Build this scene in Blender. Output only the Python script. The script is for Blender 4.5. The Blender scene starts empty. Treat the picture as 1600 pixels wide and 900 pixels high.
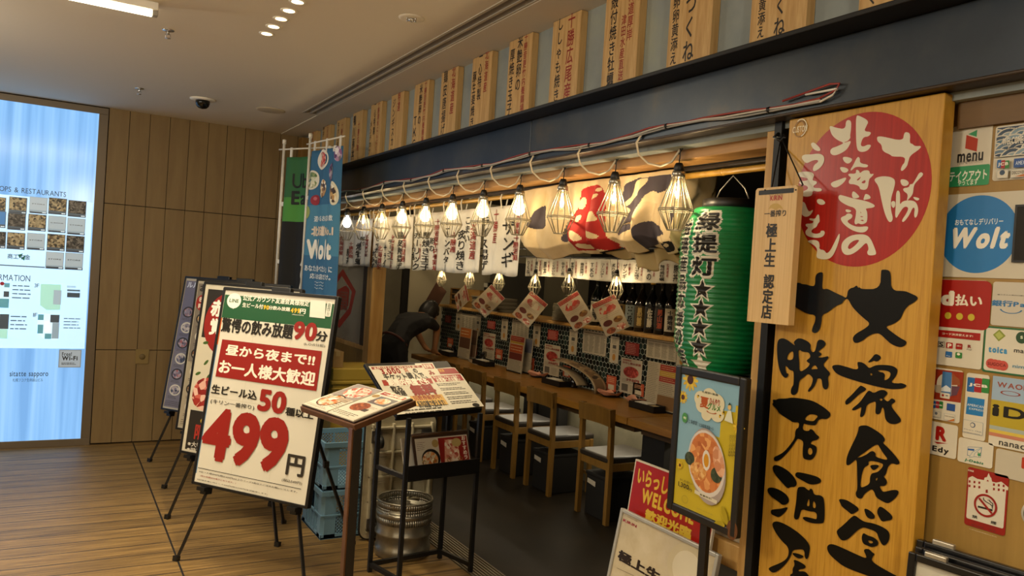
import bpy, bmesh, math, random
from math import sin, cos, pi, radians, sqrt, atan2
from mathutils import Vector, Matrix
from mathutils.geometry import tessellate_polygon
random.seed(7)
SC = bpy.context.scene
COL = SC.collection

# ------------------------------------------------------------------ camera
H, FPX = 1.55, 1217.6
_yaw, _pit, _rol = 0.528112, -0.0129177, 0.0648556
CF = Vector((sin(_yaw)*cos(_pit), cos(_yaw)*cos(_pit), sin(_pit)))
_r0 = Vector((cos(_yaw), -sin(_yaw), 0)); _u0 = _r0.cross(CF)
CR = cos(_rol)*_r0 + sin(_rol)*_u0
CU = -sin(_rol)*_r0 + cos(_rol)*_u0
CAM = Vector((0, 0, H))
cd = bpy.data.cameras.new('camera'); cam = bpy.data.objects.new('camera', cd); COL.objects.link(cam)
cd.sensor_fit = 'HORIZONTAL'; cd.sensor_width = 36.0; cd.lens = FPX/1600*36.0
cd.clip_start = 0.02; cd.clip_end = 100
cam.matrix_world = Matrix(((CR.x, CU.x, -CF.x, 0), (CR.y, CU.y, -CF.y, 0), (CR.z, CU.z, -CF.z, H), (0, 0, 0, 1)))
SC.camera = cam
# ------------------------------------------------------------------ exposure, world
SC.view_settings.view_transform = 'Standard'; SC.view_settings.look = 'None'
SC.view_settings.gamma = 1; SC.view_settings.use_curve_mapping = False
SC.view_settings.exposure = 0.0
W = bpy.data.worlds.new('world'); SC.world = W; W.use_nodes = True
W.node_tree.nodes['Background'].inputs[0].default_value = (1.0, 0.86, 0.68, 1)
W.node_tree.nodes['Background'].inputs[1].default_value = 0.05

def lamp(kind, name, loc, energy, col, **kw):
    d = bpy.data.lights.new(name, kind); d.energy = energy; d.color = col
    rot = kw.pop('rot', None)
    for k, v in kw.items(): setattr(d, k, v)
    o = bpy.data.objects.new(name, d); o.location = loc
    if rot: o.rotation_euler = rot
    COL.objects.link(o); return o
WARM = (1.0, 0.84, 0.56); WARM2 = (1.0, 0.70, 0.38); NEUT = (1.0, 0.90, 0.74)
# ceiling downlights along the corridor (the five in view and the same clusters nearer the camera)
for k in range(5):
    lamp('SPOT', 'downlight_beam', (0.843, 3.456+0.146*k, 2.66), 26, WARM, spot_size=radians(115), spot_blend=0.8, shadow_soft_size=0.035)
for x, y, e in ((0.75, 0.7, 76), (0.85, -1.2, 100), (-0.7, 2.0, 130), (-0.9, 4.2, 90)):
    lamp('SPOT', 'downlight_beam', (x, y, 2.66), e, WARM, spot_size=radians(125), spot_blend=0.8, shadow_soft_size=0.10)
for x, y, e in ((0.3, -1.2, 74), (-1.6, 1.6, 100), (-1.3, 4.6, 44)):
    lamp('POINT', 'corridor_fill', (x, y, 2.42), e, (1, .90, .72), shadow_soft_size=0.15)  # added omni fill lights out of view, no fixtures, to lift the ceiling

# ------------------------------------------------------------------ pixel -> point on a known plane
def ray(x, y): return CF + (x-800)/FPX*CR + (450-y)/FPX*CU
def at(x, y, X=None, Y=None, Z=None):
    d = ray(x, y)
    t = (X/d.x) if X is not None else (Y/d.y) if Y is not None else ((Z-H)/d.z)
    return CAM + t*d

# ------------------------------------------------------------------ materials
def lin(c):
    if isinstance(c, str):
        c = c.lstrip('#'); c = [int(c[i:i+2], 16)/255 for i in (0, 2, 4)]
        c = [v/12.92 if v <= .04045 else ((v+.055)/1.055)**2.4 for v in c]
    return (c[0], c[1], c[2], 1)
_M = {}
def mat(col, rough=.55, metal=0., emit=0., name=None, spec=None, trans=0., ecol=None):
    key = (str(col), rough, metal, emit, spec, trans, str(ecol))
    if key in _M: return _M[key]
    m = bpy.data.materials.new(name or 'paint'); m.use_nodes = True
    b = m.node_tree.nodes['Principled BSDF']
    b.inputs['Base Color'].default_value = lin(col); b.inputs['Roughness'].default_value = rough
    b.inputs['Metallic'].default_value = metal
    if spec is not None: b.inputs['Specular IOR Level'].default_value = spec
    if trans: b.inputs['Transmission Weight'].default_value = trans
    if emit:
        b.inputs['Emission Color'].default_value = lin(ecol or col); b.inputs['Emission Strength'].default_value = emit
    _M[key] = m; return m
def nodes(name):
    m = bpy.data.materials.new(name); m.use_nodes = True
    nt = m.node_tree; return m, nt, nt.nodes['Principled BSDF']
def N(nt, kind, **kw):
    n = nt.nodes.new(kind)
    for k, v in kw.items():
        if k in n.inputs: n.inputs[k].default_value = v
        else: setattr(n, k, v)
    return n
def ramp(nt, fac, stops):
    r = nt.nodes.new('ShaderNodeValToRGB'); cr = r.color_ramp
    while len(cr.elements) < len(stops): cr.elements.new(.5)
    for e, (p, c) in zip(cr.elements, stops): e.position = p; e.color = lin(c)
    nt.links.new(fac, r.inputs[0]); return r.outputs[0]
def wood(name, cols, scale=(1, 1, 1), rough=.45, noise=6., bump=.15, detail=4, ring=False):
    key = ('wood', name)
    if key in _M: return _M[key]
    m, nt, b = nodes(name)
    tc = N(nt, 'ShaderNodeTexCoord'); mp = N(nt, 'ShaderNodeMapping'); mp.inputs['Scale'].default_value = scale
    nt.links.new(tc.outputs['Object'], mp.inputs[0])
    n1 = N(nt, 'ShaderNodeTexNoise', Scale=noise, Detail=detail, Roughness=.6, Distortion=.4)
    nt.links.new(mp.outputs[0], n1.inputs['Vector'])
    k = len(cols); c = ramp(nt, n1.outputs['Fac'], [(.28+.44*i/(k-1), cols[i]) for i in range(k)])
    nt.links.new(c, b.inputs['Base Color']); b.inputs['Roughness'].default_value = rough
    bp = N(nt, 'ShaderNodeBump', Strength=bump, Distance=.002); nt.links.new(n1.outputs['Fac'], bp.inputs['Height'])
    nt.links.new(bp.outputs[0], b.inputs['Normal'])
    _M[key] = m; return m
def mottled(name, cols, scale=8., rough=.5, metal=0., bump=.1, vec=(1, 1, 1), detail=6, kind='noise', spec=None, stops=None):
    key = ('mot', name)
    if key in _M: return _M[key]
    m, nt, b = nodes(name)
    tc = N(nt, 'ShaderNodeTexCoord'); mp = N(nt, 'ShaderNodeMapping'); mp.inputs['Scale'].default_value = vec
    nt.links.new(tc.outputs['Object'], mp.inputs[0])
    if kind == 'voronoi':
        n1 = N(nt, 'ShaderNodeTexVoronoi', Scale=scale); out = n1.outputs['Color']
        sp = N(nt, 'ShaderNodeSeparateColor'); nt.links.new(out, sp.inputs[0]); out = sp.outputs[0]; lo, hi = .1, .9
    else:
        n1 = N(nt, 'ShaderNodeTexNoise', Scale=scale, Detail=detail, Roughness=.62); out = n1.outputs['Fac']; lo, hi = .33, .67
    nt.links.new(mp.outputs[0], n1.inputs['Vector'])
    k = len(cols); c = ramp(nt, out, stops or [(lo+(hi-lo)*i/(k-1), cols[i]) for i in range(k)])
    nt.links.new(c, b.inputs['Base Color']); b.inputs['Roughness'].default_value = rough; b.inputs['Metallic'].default_value = metal
    if spec is not None: b.inputs['Specular IOR Level'].default_value = spec
    if bump:
        bp = N(nt, 'ShaderNodeBump', Strength=bump, Distance=.004); nt.links.new(out, bp.inputs['Height']); nt.links.new(bp.outputs[0], b.inputs['Normal'])
    _M[key] = m; return m
def food(name, cols, scale=60.): return mottled('food_'+name, cols, scale, .4, 0, 0, kind='voronoi')

# ------------------------------------------------------------------ mesh builder (world coordinates; origin moved at build)
class MB:
    def __init__(s): s.v = []; s.f = []; s.mi = []; s.sm = []; s.mats = []
    def m(s, mat_):
        if mat_ not in s.mats: s.mats.append(mat_)
        return s.mats.index(mat_)
    def add(s, vs, fs, mat_, smooth=False):
        o = len(s.v); s.v += [Vector(v) for v in vs]; k = s.m(mat_)
        for f in fs: s.f.append([o+i for i in f]); s.mi.append(k); s.sm.append(smooth)
        return s
    def box(s, c, sz, mat_, R=None):
        c = Vector(c); h = [d/2 for d in sz]; vs = []
        for sx in (-1, 1):
            for sy in (-1, 1):
                for sz_ in (-1, 1):
                    p = Vector((sx*h[0], sy*h[1], sz_*h[2])); vs.append(c + (R @ p if R else p))
        return s.add(vs, [(0,1,3,2),(4,6,7,5),(0,4,5,1),(2,3,7,6),(0,2,6,4),(1,5,7,3)], mat_)
    def span(s, a, b, mat_):
        a, b = Vector(a), Vector(b); return s.box((a+b)/2, [abs(b[i]-a[i]) for i in range(3)], mat_)
    def bar(s, a, b, w, h, mat_, up=(0, 0, 1)):
        a, b = Vector(a), Vector(b); d = b-a; L = d.length; d.normalize(); up = Vector(up)
        if abs(d.dot(up)) > .98: up = Vector((1, 0, 0)) if abs(d.x) < .9 else Vector((0, 1, 0))
        x = d.cross(up).normalized(); y = x.cross(d)
        R = Matrix((x, d, y)).transposed()
        return s.box((a+b)/2, (w, L, h), mat_, R)
    def tube(s, pts, r, mat_, n=8, cyc=False, cap=True):
        pts = [Vector(p) for p in pts]; k = len(pts)
        rs = r if isinstance(r, (list, tuple)) else [r]*k
        t0 = (pts[1]-pts[0]).normalized(); up = Vector((0, 0, 1)) if abs(t0.z) < .9 else Vector((1, 0, 0))
        x = t0.cross(up).normalized(); vs = []
        for i, p in enumerate(pts):
            if cyc: t = pts[(i+1) % k]-pts[i-1]
            else: t = pts[min(i+1, k-1)]-pts[max(i-1, 0)]
            if t.length < 1e-9: t = t0
            t.normalize(); x = (x - t*x.dot(t)); x = x.normalized() if x.length > 1e-6 else t.orthogonal().normalized(); y = t.cross(x)
            for j in range(n): a = 2*pi*j/n; vs.append(p + rs[i]*(cos(a)*x+sin(a)*y))
        fs = []
        for i in range(k if cyc else k-1):
            for j in range(n):
                a, b = i*n+j, i*n+(j+1) % n; c, d = ((i+1) % k)*n+(j+1) % n, ((i+1) % k)*n+j
                fs.append((a, b, c, d))
        if cap and not cyc: fs += [tuple(reversed(range(n))), tuple(range((k-1)*n, k*n))]
        return s.add(vs, fs, mat_, True)
    def cyl(s, a, b, r, mat_, n=20, r2=None): return s.tube([a, b], [r, r if r2 is None else r2], mat_, n)
    def lathe(s, prof, c, mat_, n=28, axis=None, smooth=True):
        c = Vector(c); R = axis.to_track_quat('Z', 'Y').to_matrix() if axis else None; vs = []
        for r, z in prof:
            for j in range(n):
                a = 2*pi*j/n; p = Vector((r*cos(a), r*sin(a), z)); vs.append(c + (R @ p if R else p))
        fs = []; k = len(prof)
        for i in range(k-1):
            for j in range(n): fs.append((i*n+j, i*n+(j+1) % n, (i+1)*n+(j+1) % n, (i+1)*n+j))
        if prof[0][0] > 1e-5: fs.append(tuple(reversed(range(n))))
        if prof[-1][0] > 1e-5: fs.append(tuple(range((k-1)*n, k*n)))
        return s.add(vs, fs, mat_, smooth)
    def prism(s, loops, O, U, V, th, mat_, side=None):
        """polygon (list of (u,v), or list of loops with holes) on plane O,U,V extruded by th along U x V"""
        O, U, V = Vector(O), Vector(U), Vector(V); Nn = U.cross(V).normalized()
        if not isinstance(loops[0][0], (list, tuple)): loops = [loops]
        flat = [p for l in loops for p in l]
        tri = tessellate_polygon([[Vector((p[0], p[1], 0)) for p in l] for l in loops])
        front = [O+U*p[0]+V*p[1]+Nn*th for p in flat]
        tt = []
        for t in tri:
            a, b, c = [flat[i] for i in t]
            if (b[0]-a[0])*(c[1]-a[1])-(b[1]-a[1])*(c[0]-a[0]) < 0: t = (t[0], t[2], t[1])
            tt.append(tuple(t))
        s.add(front, tt, mat_)
        if th:
            back = [O+U*p[0]+V*p[1] for p in flat]
            s.add(back, [tuple(reversed(t)) for t in tt], mat_)
            o = 0
            for l in loops:
                n = len(l); ar = sum(l[i][0]*l[(i+1) % n][1]-l[(i+1) % n][0]*l[i][1] for i in range(n))
                vs = back[o:o+n]+front[o:o+n]
                fs = [(i, (i+1) % n, n+(i+1) % n, n+i) for i in range(n)]
                if ar < 0: fs = [tuple(reversed(f)) for f in fs]
                s.add(vs, fs, side or mat_); o += n
        return s
    def grid(s, fn, nu, nv, mat_, smooth=True, mfn=None):
        vs = [fn(i/nu, j/nv) for j in range(nv+1) for i in range(nu+1)]; o = len(s.v); s.v += [Vector(v) for v in vs]
        for j in range(nv):
            for i in range(nu):
                a = o+j*(nu+1)+i; s.f.append([a, a+1, a+nu+2, a+nu+1]); s.sm.append(smooth)
                s.mi.append(s.m(mfn((i+.5)/nu, (j+.5)/nv) if mfn else mat_))
        return s
    def build(s, name, parent=None, org=None, bevel=0., seg=2, sub=0, solid=0.):
        if org is None: org = parent_org(parent) if parent else Vector((0, 0, 0))
        me = bpy.data.meshes.new(name); me.from_pydata([v-Vector(org) for v in s.v], [], s.f)
        for m_ in s.mats: me.materials.append(m_)
        me.polygons.foreach_set('material_index', s.mi); me.polygons.foreach_set('use_smooth', s.sm); me.update()
        o = bpy.data.objects.new(name, me); COL.objects.link(o)
        if parent: o.parent = parent
        else: o.location = org
        if solid: md = o.modifiers.new('thick', 'SOLIDIFY'); md.thickness = solid; md.offset = 0
        if bevel: md = o.modifiers.new('edge', 'BEVEL'); md.width = bevel; md.segments = seg; md.limit_method = 'ANGLE'; md.angle_limit = radians(50)
        if sub: md = o.modifiers.new('smooth', 'SUBSURF'); md.levels = md.render_levels = sub
        return o
def parent_org(p):
    v = Vector((0, 0, 0))
    while p: v = v + Vector(p.location); p = p.parent
    return v
def tag(o, label=None, cat=None, group=None, kind=None):
    if label: o['label'] = label
    if cat: o['category'] = cat
    if group: o['group'] = group
    if kind: o['kind'] = kind
    return o
def thing(name, label, cat, loc, group=None, rz=0):
    o = bpy.data.objects.new(name, None); o.location = loc; o.rotation_euler = (0, 0, rz); o.empty_display_size = .1
    COL.objects.link(o); return tag(o, label, cat, group)
def struct(mb, name, **kw): return tag(mb.build(name, **kw), kind='structure')
_kids = {}
def copy_tree(o, parent=None):
    c = o.copy(); COL.objects.link(c); c.parent = parent
    for ch in list(o.children): copy_tree(ch, c)
    return c

# ------------------------------------------------------------------ lettering
_GL = {}
class V2(tuple):
    k = 0.
def v2(x, y, k): q = V2((x, y)); q.k = k; return q
_tc = bpy.data.curves.new('type', 'FONT'); _tc.resolution_u = 3; _tc.size = 1
_to = bpy.data.objects.new('type', _tc); COL.objects.link(_to)
def glyph(ch, bold):
    k = (ch, bold)
    if k not in _GL:
        _tc.body = ch; bpy.context.view_layer.update()
        me = bpy.data.meshes.new_from_object(_to.evaluated_get(bpy.context.evaluated_depsgraph_get()))
        v0 = [(v.co.x, v.co.y) for v in me.vertices]; f0 = [tuple(p.vertices) for p in me.polygons]
        bpy.data.meshes.remove(me); vs, fs = [], []
        # heavier weights: the same outline repeated around a small circle
        sh = [(0, 0)] if bold < .006 else [(bold*cos(pi/4+k*pi/2), bold*sin(pi/4+k*pi/2)) for k in range(4)] if bold < .03 else [(bold*cos(k*pi/3), bold*sin(k*pi/3)) for k in range(6)]
        for kk, (dx, dy) in enumerate(sh):
            o = len(vs); vs += [v2(a+dx, b+dy, kk*2.5e-5) for a, b in v0]; fs += [tuple(o+i for i in f) for f in f0]
        xs = [v[0] for v in vs] or [0]
        ea = ord(ch) > 0x2E00
        _GL[k] = (vs, fs, 1.0 if ea else (max(xs)-min(xs)+.09 if vs else .3), 0. if ea else -min(xs)+.045)
    return _GL[k]
def text_mesh(s, bold=0., vert=False, gap=0.):
    """verts, faces laid out in em units, and ink bbox"""
    vs, fs = [], []; x = y = 0.
    for ch in s:
        if ch == ' ': x += .4; y -= .45; continue
        g, f, adv, off = glyph(ch, bold); o = len(vs)
        if vert:
            if ch in 'ー-〜':
                gx = [p[0] for p in g]; gy = [p[1] for p in g]; cx, cy = (min(gx)+max(gx))/2, (min(gy)+max(gy))/2
                g = [v2(.5-(p[1]-cy), cy-(p[0]-cx), p.k) for p in g]
                f = [tuple(reversed(q)) for q in f]
            vs += [v2(p[0]+(off-.5*adv+.5 if adv != 1. else 0), p[1]+y, p.k) for p in g]; y -= 1.0+gap
        else: vs += [v2(p[0]+off+x, p[1], p.k) for p in g]; x += adv+gap
        fs += [tuple(o+i for i in q) for q in f]
    xs = [p[0] for p in vs]; ys = [p[1] for p in vs]
    return vs, fs, (min(xs), min(ys), max(xs), max(ys))
def smooth_loop(pts, it=2):
    for _ in range(it):
        q = []; n = len(pts)
        for i in range(n):
            a, b = pts[i], pts[(i+1) % n]
            q += [(a[0]*.75+b[0]*.25, a[1]*.75+b[1]*.25), (a[0]*.25+b[0]*.75, a[1]*.25+b[1]*.75)]
        pts = q
    return pts
class Print:
    """flat printed sheet content on the plane O,U,V; positions in photo pixels (meeting that plane) or, with px=False, local metres"""
    def __init__(s, O, U, V, px=True, d0=.0004, step=.00005, rough=.5):
        s.O, s.U, s.V = Vector(O), Vector(U).normalized(), Vector(V).normalized(); s.N = s.U.cross(s.V)
        s.px = px; s.d = d0; s.step = step; s.b = {}; s.rough = rough
    def uv(s, p):
        if not s.px: return p
        d = ray(*p); t = (s.O-CAM).dot(s.N)/d.dot(s.N); q = CAM+t*d-s.O
        return (q.dot(s.U), q.dot(s.V))
    def P(s, u, v): return s.O+s.U*u+s.V*v+s.N*s.d
    def mb(s, part): return s.b.setdefault(part, MB())
    def M(s, c): return c if isinstance(c, bpy.types.Material) else mat(c, s.rough)
    def quad(s, pts, c, part='print'):
        s.d += s.step; q = [s.uv(p) for p in pts]
        ar = sum(q[i][0]*q[(i+1) % len(q)][1]-q[(i+1) % len(q)][0]*q[i][1] for i in range(len(q)))
        if ar < 0: q = q[::-1]
        s.mb(part).add([s.P(*p) for p in q], [tuple(range(len(q)))], s.M(c)); return s
    def box(s, a, b, part_=None):
        (u0, v0), (u1, v1) = s.uv(a), s.uv(b); return min(u0, u1), min(v0, v1), max(u0, u1), max(v0, v1)
    def rect(s, a, b, c, part='print', r=0.):
        u0, v0, u1, v1 = s.box(a, b); s.d += s.step
        if r:
            pts = []
            for cx, cy, a0 in ((u1-r, v0+r, -90), (u1-r, v1-r, 0), (u0+r, v1-r, 90), (u0+r, v0+r, 180)):
                pts += [(cx+r*cos(radians(a0+18*k)), cy+r*sin(radians(a0+18*k))) for k in range(6)]
        else: pts = [(u0, v0), (u1, v0), (u1, v1), (u0, v1)]
        s.mb(part).add([s.P(*p) for p in pts], [tuple(range(len(pts)))], s.M(c)); return s
    def ell(s, c, ru, rv, col, part='print', n=28, inner=0., rot=0., a0=0., a1=2*pi):
        """centre in input coordinates, radii in metres"""
        s.d += s.step; u, v = s.uv(c); cr, sr = cos(rot), sin(rot)
        def pt(k, f): a = a0+(a1-a0)*k/n; x, y = ru*f*cos(a), rv*f*sin(a); return s.P(u+x*cr-y*sr, v+x*sr+y*cr)
        full = abs(a1-a0-2*pi) < 1e-6
        if inner:
            vs = [pt(k, 1) for k in range(n+1)]+[pt(k, inner) for k in range(n+1)]
            s.mb(part).add(vs, [(k, k+1, n+2+k, n+1+k) for k in range(n)], s.M(col))
        else: s.mb(part).add([pt(k, 1) for k in range(n if full else n+1)], [tuple(range(n if full else n+1))], s.M(col))
        return s
    def poly(s, loops, c, part='print', sm=2, o=(0, 0), k=1.):
        """outline(s) traced in a crop with origin o and scale k (or input coordinates)"""
        if not isinstance(loops[0][0], (list, tuple)): loops = [loops]
        s.d += s.step
        L = [[s.uv((o[0]+p[0]/k, o[1]+p[1]/k)) for p in smooth_loop(l, sm)] for l in loops]
        s.mb(part).prism(L, s.O+s.N*s.d, s.U, s.V, 0, s.M(c)); return s
    def text(s, t, a, b, c='#101010', bold=.012, vert=False, part='lettering', gap=0., up=False, shear=0.):
        u0, v0, u1, v1 = s.box(a, b); s.d += s.step
        vs, fs, (x0, y0, x1, y1) = text_mesh(t, bold, vert, gap)
        sx = (u1-u0)/max(x1-x0, 1e-6); sy = (v1-v0)/max(y1-y0, 1e-6)
        s.mb(part).add([s.P(u0+(q[0]-x0)*sx+shear*(q[1]-y0)*sy, v0+(q[1]-y0)*sy)+s.N*q.k for q in vs], fs, s.M(c)); s.d += .00013; return s
    def lines(s, a, b, n, c='#555555', fill=.55, jag=.25, part='fine_print'):
        """rows of illegible small print"""
        u0, v0, u1, v1 = s.box(a, b); s.d += s.step; h = (v1-v0)/n; m_ = s.M(c); rnd = random.Random(int((u0+v1)*1e4))
        for i in range(n):
            v = v1-h*(i+.5); x = u0; end = u1-rnd.random()*jag*(u1-u0)
            while x < end-h*.2:
                w = min(h*(.5+rnd.random()*1.6), end-x)
                s.mb(part).add([s.P(x, v-h*fill/2), s.P(x+w, v-h*fill/2), s.P(x+w, v+h*fill/2), s.P(x, v+h*fill/2)], [(0, 1, 2, 3)], m_); x += w+h*.25
        return s
    def build(s, parent):
        return [b.build(n, parent) for n, b in s.b.items()]
def frame_at(ang, tilt=0.):
    a, t = radians(ang), radians(tilt); U = Vector((cos(a), sin(a), 0)); nb = Vector((sin(a), -cos(a), 0))
    V = -nb*sin(t)+Vector((0, 0, 1))*cos(t); return U, V, U.cross(V)
UF, VF = Vector((0, -1, 0)), Vector((0, 0, 1))      # facade planes: u runs toward the camera, normal -X
# ================================================================== THE SETTING
CEIL = 2.69; YW = 7.02
m_ceil = mat('#d8cfbe', .9); m_white = mat('#e9e4d8', .6); m_black = mat('#0c0c0d', .45); m_blackgloss = mat('#0d0d0f', .25)
m_chrome = mat('#c9c9c9', .25, 1.); m_steel = mat('#8c8a86', .35, 1.)
# corridor floor: narrow wood-look boards running across the corridor
def floor_mat():
    m, nt, b = nodes('corridor_boards')
    tc = N(nt, 'ShaderNodeTexCoord'); br = N(nt, 'ShaderNodeTexBrick'); br.offset = .37; br.offset_frequency = 2
    br.inputs['Scale'].default_value = 1; br.inputs['Brick Width'].default_value = 30; br.inputs['Row Height'].default_value = .15
    br.inputs['Mortar Size'].default_value = .0045; br.inputs['Mortar Smooth'].default_value = .2; br.inputs['Bias'].default_value = 0
    sh = N(nt, 'ShaderNodeMapping'); sh.inputs['Location'].default_value = (15, -.024, 0); nt.links.new(tc.outputs['Object'], sh.inputs[0]); nt.links.new(sh.outputs[0], br.inputs['Vector'])
    br.inputs['Color1'].default_value = (0, 0, 0, 1); br.inputs['Color2'].default_value = (1, 1, 1, 1); br.inputs['Mortar'].default_value = (.5, .5, .5, 1)
    mp = N(nt, 'ShaderNodeMapping'); mp.inputs['Scale'].default_value = (.9, 16, 1); nt.links.new(tc.outputs['Object'], mp.inputs[0])
    ad = N(nt, 'ShaderNodeVectorMath', operation='ADD'); nt.links.new(mp.outputs[0], ad.inputs[0]); nt.links.new(br.outputs['Color'], ad.inputs[1])
    n1 = N(nt, 'ShaderNodeTexNoise', Scale=3.2, Detail=6, Roughness=.65, Distortion=.6); nt.links.new(ad.outputs[0], n1.inputs['Vector'])
    c = ramp(nt, n1.outputs['Fac'], [(.3, '#5f482a'), (.5, '#856839'), (.7, '#a3824c')])
    hs = N(nt, 'ShaderNodeMix', data_type='RGBA', blend_type='MULTIPLY'); hs.inputs[0].default_value = .28
    nt.links.new(c, hs.inputs[6]); nt.links.new(br.outputs['Color'], hs.inputs[7])
    mx = N(nt, 'ShaderNodeMix', data_type='RGBA'); nt.links.new(br.outputs['Fac'], mx.inputs[0]); nt.links.new(hs.outputs[2], mx.inputs[6])
    mx.inputs[7].default_value = lin('#2c2216'); nt.links.new(mx.outputs[2], b.inputs['Base Color'])
    b.inputs['Roughness'].default_value = .5; b.inputs['Specular IOR Level'].default_value = .5
    bp = N(nt, 'ShaderNodeBump', Strength=.12, Distance=.003); nt.links.new(n1.outputs['Fac'], bp.inputs['Height']); nt.links.new(bp.outputs[0], b.inputs['Normal'])
    return m
m_floor = floor_mat()
struct(MB().span((-3.2, -4, -.06), (1.92, YW+.3, 0), m_floor), 'floor')
struct(MB().span((.597, -4, 0), (.606, YW, .0012), mat('#15110c', .6)), 'trim_1')          # dark expansion joint
m_shopfloor = mottled('shop_concrete', ['#15110b', '#1c170f', '#241d14'], 2.2, .5, 0, .03, spec=.18)
struct(MB().span((2.09, -1.5, -.06), (6.2, 8.6, 0), m_shopfloor), 'floor_shop')
g = MB().span((1.92, -1.5, -.06), (2.09, 8.4, -.006), mat('#17130e', .6))
for k in range(9): g.span((1.926+.019*k, -1.5, -.006), (1.935+.019*k, 8.4, .003), mat('#7d7361', .4, .6))
struct(g, 'trim_2')                                                                          # ribbed door track
# ceiling: main slab, air slot, soffit
c = MB().span((-3.2, -4, CEIL), (1.525, YW, CEIL+.08), m_ceil)
c.span((1.525, 5.90, CEIL), (1.64, YW, CEIL+.08), m_ceil)
struct(c, 'ceiling')
struct(MB().span((1.64, -4, CEIL-.006), (1.90, YW, CEIL+.08), mat('#cfc8ba', .9)), 'ceiling_soffit')
sl = MB(); ms = mat('#b9b2a4', .6)
sl.span((1.525, -4, CEIL+.05), (1.64, 5.9, CEIL+.07), mat('#0b0a09', .9))
for x in (1.525, 1.578, 1.628): sl.span((x, -4, CEIL-.004), (x+.014, 5.9, CEIL+.05), ms)
sl.span((1.525, 5.885, CEIL-.004), (1.642, 5.9, CEIL+.05), ms)
struct(sl, 'ceiling_slot')
# far wall: tall panels with open joints
m_panel = wood('wall_panel', ['#775f3a', '#7e6740', '#846d45'], (3, 3, .35), .6, 5, .03)
w = MB().span((-3.2, YW+.02, 0), (2.05, YW+.14, CEIL+.05), mat('#1d150c', .9))
zs = (0.012, .760, .766, 1.932, 1.938, CEIL+.03)
for k in range(12):
    x0 = .292+.1497*k
    for z0, z1 in ((zs[0], zs[1]), (zs[2], zs[3]), (zs[4], zs[5])):
        w.span((x0+.002, YW, z0), (min(x0+.1497-.0022, 2.0), YW+.03, z1), m_panel)
w.span((-3.2, YW, 0), (-2.1, YW+.03, CEIL), m_panel)
struct(w, 'wall_far')
struct(MB().span((-3.3, -4, 0), (-3.2, YW, CEIL+.1), mat('#b9a888', .8)), 'wall_left')
struct(MB().span((-3.3, -4.1, 0), (6.2, -4, CEIL+.1), mat('#b9a888', .8)), 'wall_near')
# facade upper wall, fascia beam, lintel, shutter
XB = 1.80
m_upper = mottled('upper_wall', ['#7f8787', '#8b9290', '#93998f'], 3, .8, 0, .06)
struct(MB().span((1.86, -4, 2.05), (2.03, 8.3, CEIL+.08), m_upper), 'wall_facade')
m_beam = mottled('dark_steel', ['#272c33', '#30363d', '#3b3e42', '#4b4743'], 2.6, .36, .45, .04, stops=[(.3, '#29313b'), (.5, '#323a44'), (.62, '#3d4247'), (.75, '#534d45')])
m_flange = mat('#141414', .5, .3)
b = MB().span((1.698, -4, 2.262), (1.86, 7.0, 2.276), m_flange)
b.span((XB, -4, 2.076), (XB+.06, 3.004, 2.262), m_beam); b.span((XB, 3.008, 2.076), (XB+.06, 7.0, 2.262), m_beam)
b.span((XB+.01, 3.0, 2.08), (XB+.05, 3.012, 2.26), m_black)
b.span((XB-.004, -4, 2.070), (1.915, 7.0, 2.079), mat('#3b2e22', .42, .4))
struct(b, 'trim_3', bevel=.003)
m_lintel = wood('lintel_wood', ['#8a6435', '#a67a43', '#b98d52'], (4, .5, 6), .5, 4, .08)
struct(MB().span((1.92, 1.69, 2.014), (2.035, 7.0, 2.070), m_lintel), 'trim_4', bevel=.003)
sh = MB()
for k in range(6): sh.span((2.035+.012*k, 1.69, 1.997+.001*(k % 2)), (2.046+.012*k, 7.0, 2.010+.002*(k % 2)), mat('#4a4640', .3, .8))
sh.span((2.03, 1.69, 2.012), (2.2, 7.0, 2.3), mat('#1a1713', .8))
struct(sh, 'trim_5')
# right-hand wall carrying the stickers
m_ply = wood('plywood', ['#7f6029', '#8f6f33', '#9b7a3b'], (5, 5, .5), .5, 3, .05)
r = MB().span((1.90, .575, 0), (1.98, 1.66, 2.07), m_ply); r.span((1.90, -2, 0), (1.98, .571, 2.07), m_ply)
r.span((1.93, -2, 0), (1.99, 1.66, 2.07), m_black)
struct(r, 'wall_right')
struct(MB().span((1.885, -2, 1.985), (1.90, 1.12, 2.07), wood('rail_wood', ['#5d4320', '#6d5029'], (5, .6, 5), .5, 3, .05)), 'trim_6')
# slim post and steel angle beside the board
m_post = wood('post_wood', ['#a87c3c', '#bb9150', '#c9a264'], (5, 5, .5), .5, 4, .06)
struct(MB().span((1.865, 1.655, 0), (1.93, 1.70, 2.07), m_post), 'trim_7', bevel=.002)
struct(MB().span((1.845, 1.628, 0), (1.90, 1.655, 2.072), mat('#1c1d1e', .45, .5)), 'trim_8', bevel=.001)
# far post, glass panel, dado
struct(MB().span((2.09, 5.72, 0), (2.20, 5.84, 2.0), m_post), 'trim_9', bevel=.004)
struct(MB().span((2.10, 5.86, .94), (2.14, 5.95, 2.0), mat('#2b2622', .5)), 'trim_10')
wn = MB().span((2.112, 5.95, .94), (2.12, 7.6, 2.0), mat('#b8b6a8', .18, 0, 0, trans=.55))
struct(wn, 'window_1')
struct(MB().span((2.10, 5.84, 0), (2.16, 7.6, .91), m_ply).span((2.09, 5.84, .91), (2.17, 7.6, .94), m_post), 'wall_dado')
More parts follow.
